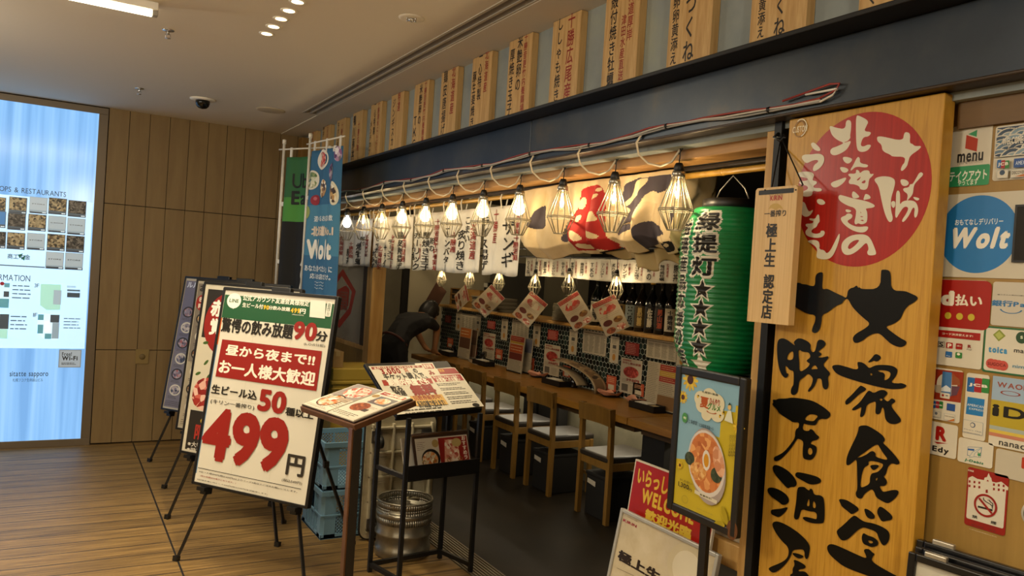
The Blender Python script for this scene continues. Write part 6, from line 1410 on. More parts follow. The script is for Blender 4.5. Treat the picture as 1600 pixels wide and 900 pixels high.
def f2(p, w, h):
    p.px = False; z = h*.42; p.rect((.004, h-.004), (w-.004, z), '#2c3f5c', 'pattern')
    rnd = random.Random(2)
    for j in range(5):
        for i in range(-1, 7):
            u = (i+.5*(j % 2))*w/5.2; v = z+(h-z)*(1-j/4.6)-.03
            for k, (rr, cc) in enumerate(((.030, '#c9c3b2'), (.0265, ('#5c7488', '#33485f', '#7c93a0')[(i+j) % 3]), (.018, '#c9c3b2'), (.0155, ('#26384f', '#4a6a80', '#8a9aa0')[(i*2+j) % 3]))):
                pts = [(u+rr*cos(pi*q/14), v+rr*.8*sin(pi*q/14)) for q in range(15)]; pts = [(min(max(a, .004), w-.004), min(max(b, z), h-.004)) for a, b in pts]
                if pts[0][0]-pts[-1][0] > .006: p.quad(pts, cc, 'pattern')
    p.px = True; p.text('WELCOME', S1(550, 182), S1(765, 236), '#dcd8cc', .03); p.text('ようこそ', S1(620, 60), S1(720, 84), '#26384f', .01); p.text('환영합니다', S1(560, 280), S1(690, 302), '#26384f', .01)
    bars(p, S1, 490, 420, 125, 82); p.rect(S1(672, 406), S1(810, 492), '#1f4a8c', 'card_mark'); p.text('AMEX', S1(690, 432), S1(790, 466), '#b9c6d6', .03)
    p.rect(S1(488, 532), S1(606, 612), '#9aa2a4', 'card_mark', r=.002); p.rect(S1(492, 536), S1(602, 608), WHT, 'card_mark', r=.002); p.ell(S1(545, 556), .006, .006, '#33485f', 'card_mark'); p.lines(S1(500, 575), S1(598, 604), 2, '#33485f', 0)
    p.rect(S1(640, 524), S1(800, 602), '#9aa2a4', 'card_mark'); p.rect(S1(644, 528), S1(796, 598), WHT, 'card_mark'); p.text('DISCOVER', S1(652, 542), S1(790, 566), '#2b2b2b', .02); p.quad([S1(680, 598), S1(796, 598), S1(796, 566)], '#b5682a', 'card_mark')
sticker('navy wave patterned welcome sticker with card marks', (1556.5, 198), (1550, 283), WHT, f2, wd=.155)
S3 = crop((1450, 120), 2.813)
def f3(p, w, h):
    a, b = p.uv((1468, 366)), p.uv((1592, 366)); r = (b[0]-a[0])/2
    p.px = False; c = p.uv(((a[0]+b[0])/2, (a[1]+b[1])/2)); p.ell(((a[0]+b[0])/2, (a[1]+b[1])/2), r, r, '#1f6fae', 'blue_disc', n=60); p.px = True
    p.text('おもてなしデリバリー', S3(120, 626), S3(330, 648), '#d8dcd8', .02); p.text('Wolt', S3(92, 664), S3(346, 756), '#dcd8cc', .06, shear=.22)
    p.lines(S3(88, 508), S3(108, 512), 1, '#4a4a4a', 0)
sticker('white sheet with a round blue delivery disc and white script', (1474, 305), (1470, 432), '#bdb6a4', f3, wd=.285, r=.003)
q = at(1587, 320, X=1.895); q2 = at(1585, 410, X=1.895)
t = thing('card_reader_sign', 'plain black panel at the edge beside the round blue sticker', 'sign', (1.896, q.y-.1, q2.z)); MB().span((1.8935, q.y-.2, q2.z), (1.8955, q.y, q.z), m_black).build('panel', t); MB().span((1.893, q.y-.195, q2.z+.005), (1.8936, q.y-.005, q.z-.005), mat('#141416', .2)).build('print', t)
S4 = crop((1450, 430), 5.12)
def f4(p, w, h):
    p.rect(S4(66, 32), S4(486, 446), '#96150f', 'red_panel', r=.016)
    p.text('d', S4(106, 120), S4(206, 246), '#ded8c6', .07); p.text('払い', S4(222, 150), S4(432, 256), '#ded8c6', .04)
    for x, y in ((161, 323), (253, 330), (347, 337)): p.ell(S4(x, y), .0082, .0084, '#b9a834', 'yellow_dot')
    p.quad([S4(68, 434), S4(422, 466), S4(418, 525), S4(64, 490)], '#96150f', 'red_strip'); p.text('コード決済使えます!', S4(116, 456), S4(360, 498), '#ded8c6', .02)
    p.rect(S4(84, 528), S4(132, 578), '#2b2b2b', 'pay_mark'); p.rect(S4(87, 532), S4(129, 574), WHT, 'pay_mark'); p.text('S', S4(92, 534), S4(124, 572), '#1b1b1b', .04)
    for x, y, c in ((174, 562, '#a01c1a'), (251, 570, '#96150f'), (168, 634, '#1f5f9c'), (248, 641, '#2c7a3a')): p.rect(S4(x-25, y-26), S4(x+25, y+26), c, 'pay_mark', r=.002)
    p.text('P', S4(160, 545), S4(190, 582), '#ded8c6', .05); p.text('d払い', S4(234, 558), S4(270, 574), '#ded8c6', .03); p.text('R', S4(322, 556), S4(348, 584), '#8c2a2a', .04); p.text('Pay', S4(314, 588), S4(352, 604), '#4a4a4a', .02)
    p.text('Pay', S4(152, 640), S4(184, 652), '#ded8c6', .03); p.ell(S4(248, 632), .004, .003, '#ded8c6', 'pay_mark')
sticker('white payment sticker with a big red rounded square and three yellow dots', (1465.5, 436), (1533, 578), WHT, f4)
def f5(p, w, h):
    p.text('銀行Pay', S4(510, 196), S4(830, 272), '#2a6a9c', .04); p.text('暮らす人と街の口座を直結', S4(556, 150), S4(830, 172), '#3a3a3a', .01)
    p.ell(S4(665, 270), .025, .011, '#2a6a9c', 'smile', a0=pi*1.05, a1=pi*1.95, inner=.86, n=20)
sticker('pale bank payment sticker with a blue smile line', (1552.5, 440), (1541, 507), '#bab3a4', f5, wd=.19)
def f6(p, w, h):
    p.px = False; p.rect((.004, h-.004), (w-.004, .004), WHT, 'white_panel', r=.006); p.px = True
    p.quad([S4(572, 433), S4(622, 486), S4(566, 530), S4(520, 476)], '#7f8a3a', 'card_mark'); p.quad([S4(570, 450), S4(604, 486), S4(566, 514), S4(536, 476)], '#a3ab5c', 'card_mark'); p.ell(S4(750, 500), .0125, .0135, '#22442c', 'card_mark'); p.text('S', S4(740, 484), S4(760, 510), '#c9d0b8', .05)
    p.text('toica', S4(486, 566), S4(634, 632), '#3f86b4', .07); p.text('manaca', S4(690, 592), S4(900, 640), '#2b2b2b', .02)
    for k in range(4): p.ell(S4(505+32*k, 706+6*k), .0115, .0115, '#b54a40', 'card_mark')
    p.text('SUGOCA', S4(480, 692), S4(624, 736), '#6a1f1c', .03); p.text('nimoca', S4(680, 712), S4(880, 764), '#4f8aa8', .01)
sticker('green bordered transport card sticker with six small marks', (1539, 509), (1533.5, 580), '#1f5f38', f6, wd=.20)
S7 = crop((1440, 560), 4.55)
def f7(p, w, h):
    p.quad([S7(76, 72), S7(300, 100), S7(278, 316), S7(54, 284)], '#8c2a14', 'picture'); p.ell(S7(180, 186), .026, .028, WHT, 'picture'); p.quad([S7(150, 92), S7(216, 100), S7(208, 270), S7(136, 264)], '#3f6ea0', 'picture'); p.quad([S7(216, 104), S7(270, 150), S7(276, 190), S7(214, 190)], '#8a4a2c', 'picture'); p.quad([S7(214, 196), S7(274, 200), S7(250, 262), S7(210, 268)], '#5a3a4c', 'picture'); p.quad([S7(140, 190), S7(140, 250), S7(100, 240), S7(80, 186)], '#a89a86', 'picture'); p.quad([S7(142, 210), S7(175, 190), S7(208, 215), S7(206, 240), S7(140, 232)], '#c9d0d4', 'picture')
    p.rect(S7(134, 240), S7(200, 290), WHT, 'picture', r=.002); p.ell(S7(152, 262), .003, .003, '#a01c1a', 'picture'); p.ell(S7(180, 265), .0035, .0015, '#6a6a6a', 'picture')
    bars(p, S7, 78, 300, 74, 54); p.rect(S7(182, 318), S7(238, 378), '#1f4a8c', 'card_mark'); p.lines(S7(186, 340), S7(234, 356), 1, '#b9c6d6', 0)
    p.rect(S7(74, 370), S7(138, 424), '#9aa2a4', 'card_mark'); p.rect(S7(77, 373), S7(135, 421), WHT, 'card_mark'); p.ell(S7(105, 390), .0036, .0036, '#5a6472', 'card_mark'); p.rect(S7(162, 388), S7(238, 450), '#9aa2a4', 'card_mark'); p.rect(S7(165, 391), S7(235, 447), WHT, 'card_mark'); p.text('DISCOVER', S7(168, 404), S7(234, 424), '#2b2b2b', .02); p.quad([S7(180, 446), S7(235, 446), S7(235, 428)], '#b5682a', 'card_mark')
sticker('white card sticker with a red picture of a circle of seasons', (1455, 573), (1499, 662), WHT, f7)
def f8(p, w, h):
    bars(p, S7, 328, 132, 150, 110); p.quad([S7(328, 272), S7(450, 292), S7(436, 414), S7(314, 394)], '#1f72ae', 'card_mark'); p.text('AMERICAN', S7(326, 318), S7(444, 356), '#c6d0d4', .015); p.text('EXPRESS', S7(340, 348), S7(442, 380), '#c6d0d4', .015)
    p.rect(S7(298, 432), S7(434, 552), '#8a96a0', 'card_mark', r=.002); p.rect(S7(301, 435), S7(431, 549), WHT, 'card_mark', r=.002); p.ell(S7(365, 474), .0062, .0062, '#2c4668', 'card_mark'); p.ell(S7(363, 474), .0044, .0044, WHT, 'card_mark'); p.text('Diners Club', S7(304, 496), S7(426, 528), '#2c4668', .005); p.text('INTERNATIONAL', S7(304, 518), S7(420, 546), '#2c4668', .005)
sticker('tall white card sticker with three coloured bars and a blue block', (1511, 582), (1539, 690), WHT, f8)
def f9(p, w, h):
    p.px = False; p.rect((0, h), (w, h*.66), '#8fa6bc', 'blue_panel'); p.rect((0, h*.66), (w, h*.29), '#a8952a', 'yellow_panel'); p.rect((0, h*.29), (w, h*.235), '#9aa49c', 'stripe'); p.rect((0, h*.235), (w, h*.19), '#c9b04a', 'stripe'); p.rect((0, h*.19), (w, h*.14), '#b5755c', 'stripe'); p.px = True
    p.text('WAON', S7(540, 164), S7(770, 236), '#8c4a3c', .03); p.ell(S7(632, 250), .022, .0055, '#8c3a24', 'ring', inner=.82); p.text('i', S7(506, 322), S7(550, 414), '#151515', .05); p.text('D', S7(586, 340), S7(740, 446), '#151515', .03); p.text('nanaco', S7(552, 584), S7(780, 662), '#2b2b2b', .01)
sticker('sticker in blue, yellow and striped bands for electronic money', (1552, 587), (1541, 694), WHT, f9, wd=.175)
def f10(p, w, h):
    p.text('R', S7(104, 478), S7(176, 596), '#96150f', .06); p.quad([S7(88, 590), S7(190, 606), S7(110, 606)], '#96150f', 'mark'); p.text('Edy', S7(78, 616), S7(192, 694), '#1b1b1b', .04)
sticker('white sticker with a red letter R over black letters', (1447.5, 656), (1493.5, 718), WHT, f10)
def f11(p, w, h):
    p.quad([S7(328, 628), S7(430, 632), S7(420, 706), S7(324, 690)], '#3f6a8c', 'mark'); p.quad([S7(331, 631), S7(426, 635), S7(417, 703), S7(328, 687)], WHT, 'mark'); p.quad([S7(330, 640), S7(376, 644), S7(374, 658), S7(328, 652)], '#2a5a9c', 'mark'); p.quad([S7(336, 704), S7(360, 664), S7(424, 632), S7(426, 640), S7(380, 676), S7(372, 702)], '#8aa0a8', 'mark'); p.quad([S7(342, 700), S7(363, 668), S7(422, 636), S7(376, 674), S7(370, 698)], WHT, 'mark'); p.text('¥', S7(398, 666), S7(420, 700), '#2c8a5a', .05)
    p.text('J-Debit', S7(306, 708), S7(438, 762), '#2c7a5a', .05, shear=.2); p.lines(S7(272, 578), S7(510, 610), 1, '#4a4a4a', 0)
sticker('white debit sticker with a blue and green card drawing', (1498.5, 682.5), (1550, 733), WHT, f11)
sticker('blank white sheet below the striped money sticker', (1557, 700), (1552, 742), '#b5ad9a', lambda p, w, h: (p.rect((1597, 714), (1606, 734), '#a8321a', 'red_mark', r=.003),), wd=.17)
S8 = crop((1490, 720), 6.3)
def f12(p, w, h):
    p.px = False; p.rect((.004, h*.80), (w-.004, .016), '#c9c3b2', 'white_panel', r=.004); p.px = True
    wp = '#c9c3b2'
    p.quad([S8(146, 168), S8(185, 150), S8(235, 178), S8(300, 190), S8(305, 165), S8(330, 160), S8(345, 120), S8(362, 160), S8(372, 170), S8(378, 204), S8(420, 215), S8(470, 205), S8(540, 262), S8(536, 290), S8(142, 232)], wp, 'building')
    for k in range(8):
        if k in (3, 4): continue
        for j in range(2): p.quad([S8(150+48*k, 190+6.2*k*1.0+44*j), S8(168+48*k, 193+6.2*k+44*j), S8(166+48*k, 216+6.2*k+44*j), S8(148+48*k, 213+6.2*k+44*j)], '#8c1a16', 'building')
    p.quad([S8(318, 285), S8(338, 282), S8(338, 318), S8(316, 314)], '#8c1a16', 'building'); p.quad([S8(325, 200), S8(338, 185), S8(350, 204)], '#8c1a16', 'building')
    a = p.uv(S8(316, 440)); R_ = .0265
    p.quad([S8(242, 440), S8(386, 478), S8(384, 496), S8(240, 458)], '#1b1b1b', 'pictogram')
    for pts in ([(295, 362), (300, 385), (325, 405), (360, 425), (382, 445), (384, 470)], [(335, 385), (355, 388), (365, 405), (388, 420), (388, 450)]):
        for (x0, y0), (x1, y1) in zip(pts, pts[1:]): p.quad([S8(x0-4, y0+2), S8(x0+4, y0-2), S8(x1+4, y1-2), S8(x1-4, y1+2)], '#1b1b1b', 'pictogram')
    p.ell(S8(316, 440), R_, R_, '#8c1a16', 'pictogram', inner=.82, n=40); p.quad([S8(246, 372), S8(262, 362), S8(386, 512), S8(372, 524)], '#8c1a16', 'pictogram')
    p.text('禁', S8(186, 528), S8(236, 572), '#2b2b2b', .02); p.text('煙', S8(370, 586), S8(424, 632), '#2b2b2b', .02); p.text('NO SMOKING', S8(176, 592), S8(418, 660), '#3a3a3a', .01); p.text('禁止吸烟', S8(178, 620), S8(300, 664), '#3a3a3a', .01); p.text('금연', S8(356, 672), S8(416, 700), '#3a3a3a', .01)
    p.text('北海道受動喫煙防止条例', S8(156, 664), S8(428, 752), '#d8d0c0', .01); p.text('北海道', S8(146, 80), S8(204, 112), '#d8d0c0', .02)
sticker('red bordered no smoking sticker with a building drawing', (1513, 729), (1570, 838), '#8c1a16', f12)
q = at(1597, 800, X=XW2); t = thing('sticker', 'round white edged sticker at the picture edge beside the no smoking sticker', 'sticker', (XW2, q.y-.02, q.z), 'stickers on the wooden wall')
MB().lathe([(.0, .0), (.032, 0), (.032, .0012), (0, .0012)], (XW2+.001, q.y-.03, q.z), mat(WHT, .4), 32, axis=Vector((-1, 0, 0))).build('sheet', t); MB().lathe([(.0, .0013), (.027, .0013), (.027, .0018), (0, .0018)], (XW2+.001, q.y-.03, q.z), mat('#4a5240', .4), 32, axis=Vector((-1, 0, 0))).build('print', t)
q = at(1532, 143, X=1.885); t = thing('wall_bolt', 'dark hexagonal bolt head on the wooden rail above the stickers', 'bolt', (1.88, q.y, q.z))
MB().lathe([(.0, .0), (.013, 0), (.013, .006), (.009, .010), (0, .010)], (1.885, q.y, q.z), mat('#3a2a18', .4, .6), 6, axis=Vector((-1, 0, 0)), smooth=False).build('head', t); MB().lathe([(.009, .0), (.017, 0), (.017, .002), (.009, .003)], (1.885, q.y, q.z), mat('#2a2018', .4, .6), 24, axis=Vector((-1, 0, 0))).build('washer', t)

# ---- stack of leaning black frames in the corner
fl = ['black frame at the back of the leaning stack below the stickers', 'black frame in the middle of the leaning stack below the stickers', 'black frame at the front of the leaning stack, with teal lettering']
for k, (px_, xx) in enumerate((((1432, 842), 1.836), ((1430, 853), 1.806), ((1419, 861), 1.772))):
    A = at(*px_, X=xx); U, V, Nn = frame_at(-84, 4); O = A-V*.93-Nn*0; O = A-V*(A.z/V.z)
    hgt = A.z/V.z; w = .52; R = Matrix((U, V, Nn)).transposed(); t = thing('leaning_frame', fl[k], 'frame', (O.x, O.y-.25, 0), 'black frames leaning in the corner')
    b = MB(); bw = .018
    for a, b_, c, d in ((0, 0, bw, hgt), (w-bw, 0, w, hgt), (bw, 0, w-bw, bw), (bw, hgt-bw, w-bw, hgt)): b.box(O+U*(a+c)/2+V*(b_+d)/2-Nn*.010, (c-a, d-b_, .020), m_blackgloss, R)
    b.build('frame', t, bevel=.003); MB().box(O+U*w/2+V*hgt/2-Nn*.013, (w-2*bw, hgt-2*bw, .006), mat('#b9b5a6' if k == 2 else '#8a8678', .25), R).build('sheet', t)
    if k != 1: MB().box(O+U*.06+V*(hgt+.004)-Nn*.010, (.05, .014, .014), mat('#b5b0a4', .3, .8), R).build('corner_clip', t, bevel=.003)
    if k == 2:
        p = Print(O-Nn*.0098, U, V, px=False); p.text('さっぽろ', (.05, hgt-.035), (.27, hgt-.095), '#1f5f6c', .05); p.rect((.04, hgt-.11), (w-.06, hgt-.4), '#9aa89c', 'picture'); p.build(t)
# ---- framed poster on a pole
XF = 1.70; pA = at(1057, 572, X=XF); pB = at(1172, 602, X=XF); pC = at(1049, 797, X=XF)
U, V, Nn = frame_at(math.degrees(atan2(pB.y-pA.y, pB.x-pA.x))-2.5, 0); Wf, Hf = .305, .456; O = Vector((XF, pA.y, pC.z)); R = Matrix((U, V, Nn)).transposed()
ps = thing('poster_stand', 'black framed summer noodle poster on a slim black pole', 'poster stand', (XF, pA.y-.15, 0))
b = MB(); bw = .026
for a, b_, c, d in ((0, 0, bw, Hf), (Wf-bw, 0, Wf, Hf), (bw, 0, Wf-bw, bw), (bw, Hf-bw, Wf-bw, Hf)): b.box(O+U*(a+c)/2+V*(b_+d)/2-Nn*.008, (c-a, d-b_, .024), mat('#15130f', .4), R)
b.build('frame', ps, bevel=.005)
MB().box(O+U*Wf/2+V*Hf/2-Nn*.008, (Wf-.04, Hf-.04, .008), mat('#6f97a8', .25), R).build('poster', ps)
pc = O+U*Wf*.53-Nn*.012
MB().span((pc.x-.004, pc.y-.014, .02), (pc.x+.012, pc.y+.014, O.z+.25), m_black).build('pole', ps); MB().lathe([(0, 0), (.10, 0), (.10, .010), (.02, .016), (0, .016)], (pc.x+.004, pc.y, 0), m_black, 36).build('base', ps)
P1, P2 = crop((1050, 570), 6.0), crop((1040, 700), 5.63)
p = Print(O-Nn*.0035, U, V, rough=.25); YL = '#b5a028'
p.px = False; i0, i1, j0, j1 = bw-.002, Wf-bw+.002, bw-.002, Hf-bw+.002
p.rect((i0, j1), (i1, j0), '#7fa6b8', 'background'); p.quad([(i0, j0+.14), (i0+.06, j0+.15), (i0+.145, j0+.21), (i0+.145, j0+.245), (i0+.185, j0+.245), (i0+.185, j0+.325), (i1, j0+.33), (i1, j0), (i0, j0)], YL, 'background')
p.px = True
def sunflower(c, r):
    u, v = p.uv(c); p.px = False
    for k in range(12): a = 2*pi*k/12; p.ell((u+r*.68*cos(a), v+r*.68*sin(a)), r*.38, r*.16, '#c9a42a' if k % 2 else '#d6b638', 'sunflower', n=10, rot=a)
    p.ell((u, v), r*.42, r*.42, '#4a2a14', 'sunflower', n=16); p.px = True
sunflower(P1(175, 140), .034); sunflower(P1(107, 303), .020); sunflower(P1(632, 585), .022); sunflower(P2(132, 150), .012)
for x, y, r in ((280, 320, .030), (360, 300, .032), (420, 360, .036), (350, 400, .036), (430, 460, .030), (330, 470, .022), (290, 380, .028)): p.ell(P1(x, y), r, r*.8, '#d0c8a8', 'cloud')
p.text('札幌駅×薬膳', P1(290, 240), P1(440, 296), '#3a3a2a', .01); p.text('夏', P1(275, 292), P1(350, 416), '#a8501e', .04); p.text('グルメ', P1(345, 350), P1(462, 448), '#3f7a2a', .03)
p.text('ひんやり', P1(365, 306), P1(455, 388), '#96301e', .03); p.ell(P1(380, 440), .022, .006, '#a8501e', 'underline', a0=pi, a1=2*pi, inner=.7)
for x, y in ((252, 296), (488, 452), (458, 482)): p.ell(P1(x, y), .0035, .005, '#c9a42a', 'bee'); p.ell(P1(x+6, y-8), .003, .002, '#2a2418', 'bee')
p.quad([P1(535, 430), P1(565, 430), P1(582, 552), P1(500, 520)], '#cfd0b8', 'figure'); p.ell(P1(550, 398), .007, .008, '#cfae6a', 'figure'); p.quad([P1(536, 378), P1(568, 380), P1(552, 352)], '#3a4a3a', 'figure')
p.ell(P1(130, 495), .0125, .0155, '#4a8a4c', 'badge'); p.text('旬', P1(118, 480), P1(142, 512), '#d6e0c0', .03)
p.text('上海食堂', P1(168, 506), P1(246, 566), '#33424a', .01); p.text('北海道居酒屋一心', P1(268, 544), P1(402, 618), '#33424a', .01)
p.rect(P1(612, 380), P1(660, 560), YL, 'background')
for x in (556, 578, 602): p.text('冷たいスープがうまい夏の麺', P1(x-5, 655), P1(x+5, 860), '#3a3420', .005, True, part='fine_print')
bc = P2(378, 160); ro = -.0
p.ell(bc, .077, .112, '#9c8f88', 'bowl', rot=.28); p.ell(P2(368, 135), .079, .098, '#c6bfb8', 'bowl', rot=.28); p.ell(P2(366, 128), .072, .088, food('soup', ['#a85a2a', '#c4763c', '#b4642e', '#d69a5c'], 55), 'bowl', rot=.28)
p.ell(P2(225, 90), .022, .020, food('weed', ['#1f2a1c', '#33402a', '#4a5236', '#26301f'], 90), 'topping'); p.ell(P2(460, 240), .024, .022, food('weed', ['#1f2a1c'], 90), 'topping'); p.ell(P2(300, 200), .036, .026, food('noodles', ['#c98f4a', '#b4702e', '#dcb070', '#a85a24'], 110), 'topping'); p.ell(P2(480, 120), .022, .045, food('chicken', ['#cf9a72', '#b87850', '#dcb090', '#c48658'], 50), 'topping', rot=.4)
p.ell(P2(372, 108), .017, .030, '#d0c8bc', 'egg', rot=.1); p.ell(P2(372, 110), .011, .020, '#c48a24', 'egg', rot=.1)
p.text('1,300', P2(128, 290), P2(216, 374), '#2a2418', .02); p.text('円', P2(218, 352), P2(242, 386), '#2a2418', .01); p.text('冷やし担々麺セット', P2(140, 262), P2(252, 330), '#3a3420', .005)
p.quad([P2(272, 365), P2(468, 462), P2(464, 494), P2(270, 396)], '#c6bfa8', 'price_label'); p.text('数量限定!', P2(318, 398), P2(420, 456), '#3a3420', .02); p.text('sitatte', P2(290, 522), P2(430, 590), '#8a8240', .0)
p.ell(P2(185, 450), .014, .012, '#8a8030', 'outline', inner=.9); p.ell(P2(600, 720), .022, .028, '#5c3820', 'flower_centre'); p.ell(P2(535, 590), .010, .026, '#9c8a1e', 'petal', rot=.5); p.ell(P2(490, 670), .022, .010, '#9c8a1e', 'petal', rot=.2)
p.build(ps)
# ---- low ledge, tall sign, welcome card, white framed beer poster
struct(MB().span((1.93, 1.71, .655), (2.08, 2.13, .735), m_post), 'trim_13', bevel=.003)
XT = 1.955; zt_ = 1.272
ts = thing('tall_sign', 'tall white sign with red heading and black figures beside the steel post', 'sign', (XT+.01, 1.85, .735))
MB().span((XT, 1.722, .737), (XT+.012, 2.0, zt_), mat('#b9b3a4', .5)).build('panel', ts)
p = Print((XT, 2.0, .737), UF, VF, px=False); hh = zt_-.737; ww = .278
p.rect((.004, hh-.004), (ww-.004, hh-.075), '#96150f', 'red_band'); p.text('大歓迎', (.03, hh-.012), (ww-.012, hh-.068), '#d6d0c0', .05); p.text('飲み', (.09, hh-.09), (ww-.012, hh-.185), '#a01c34', .06)
p.text('(OPEN', (.10, hh-.20), (ww-.02, hh-.225), '#1b1b1b', .04); p.text('17:00)', (.10, hh-.232), (ww-.004, hh-.258), '#1b1b1b', .04); p.rect((.02, hh-.268), (ww-.02, hh-.273), '#1b1b1b', 'rule')
p.text('90分', (.10, hh-.285), (ww-.024, hh-.335), '#1b1b1b', .04); p.text('50種', (.10, hh-.345), (ww-.022, hh-.395), '#1b1b1b', .04); p.text('499円', (.04, hh-.405), (ww-.020, hh-.485), '#1b1b1b', .05); p.text('(税込549円)', (.1, hh-.492), (ww-.022, hh-.512), '#3a3a3a', .01); p.build(ts)
U, V, Nn = frame_at(-91, 7); A = at(995, 717, X=1.93); hgt = A.z/V.z-.0; O = A-V*.42; R = Matrix((U, V, Nn)).transposed(); w = .44
wc = thing('welcome_sign', 'red welcome sign with yellow lettering behind the white framed poster', 'sign', (O.x, O.y-.2, 0))
MB().box(O+U*w/2+V*.21, (w, .42, .010), mat('#bfb7a6', .35), R).build('panel', wc); zl_ = O.z
for a in (.10, w-.10): MB().bar(O+U*a-Nn*.016+V*.12, Vector(((O+U*a).x-.02, (O+U*a).y, 0)), .018, .018, m_black).build('leg', wc); MB().bar(O+U*a-Nn*.016+V*.12, Vector(((O+U*a).x+.20, (O+U*a).y, 0)), .018, .018, m_black).build('leg', wc)
p = Print(O+Nn*.0052, U, V, rough=.3); p.px = False; p.rect((.006, .414), (w-.006, .006), '#96160c', 'red_panel'); p.px = True; P3 = crop((940, 560), 2.647)
p.text('いらっしゃいませ', (999, 729), (1097, 798), '#c9a834', .04); p.text('WELCOME', (1005, 762), (1083, 821), '#c9a834', .05); p.text('歓迎光臨', P3(184, 618), P3(368, 752), '#c9a834', .05)
p.build(wc)
U, V, Nn = frame_at(-91.5, 10); A = at(970, 793, X=1.86); O = A-V*(A.z/V.z); hgt = A.z/V.z; w = .515; R = Matrix((U, V, Nn)).transposed()
bp_ = thing('beer_poster', 'white framed beer poster on the floor in front of the red welcome sign', 'poster', (O.x, O.y-.25, 0)); b = MB(); bw = .014; mfw = mat('#a8a69e', .35, .3)
for a, b_, c, d in ((0, .02, bw, hgt), (w-bw, .02, w, hgt), (bw, .02, w-bw, .02+bw), (bw, hgt-bw, w-bw, hgt)): b.box(O+U*(a+c)/2+V*(b_+d)/2-Nn*.008, (c-a, d-b_, .018), mfw, R)
b.build('frame', bp_, bevel=.003); MB().box(O+U*w/2+V*(hgt/2+.01)-Nn*.009, (w-.02, hgt-.04, .006), mottled('cream_gloss', ['#a89a7c', '#b8ab90', '#c4b9a2'], 4, .12, 0, 0), R).build('sheet', bp_)
p = Print(O-Nn*.0055, U, V, rough=.25); P4 = crop((940, 780), 7.5)
p.text('KIRIN', P4(258, 226), P4(408, 336), '#8c1f2c', .04); p.text('よろこびがつなぐ世界へ', P4(250, 186), P4(436, 262), '#6a6050', .005); p.text('極上生', P4(208, 580), P4(676, 992), '#2a2018', .05)
p.quad([P4(180, 803), P4(380, 895), P4(380, 899), P4(180, 807)], '#3a3024', 'rule'); p.ell(P4(990, 800), .09, .075, '#c0b496', 'beer_picture'); p.ell(P4(1000, 830), .07, .06, '#cfc6ae', 'beer_picture')
p.px = False; p.text('認定店', (.05, hgt-.30), (.30, hgt-.40), '#2a2018', .05); p.ell((.36, hgt-.42), .09, .14, '#b58a2a', 'beer_picture'); p.build(bp_)
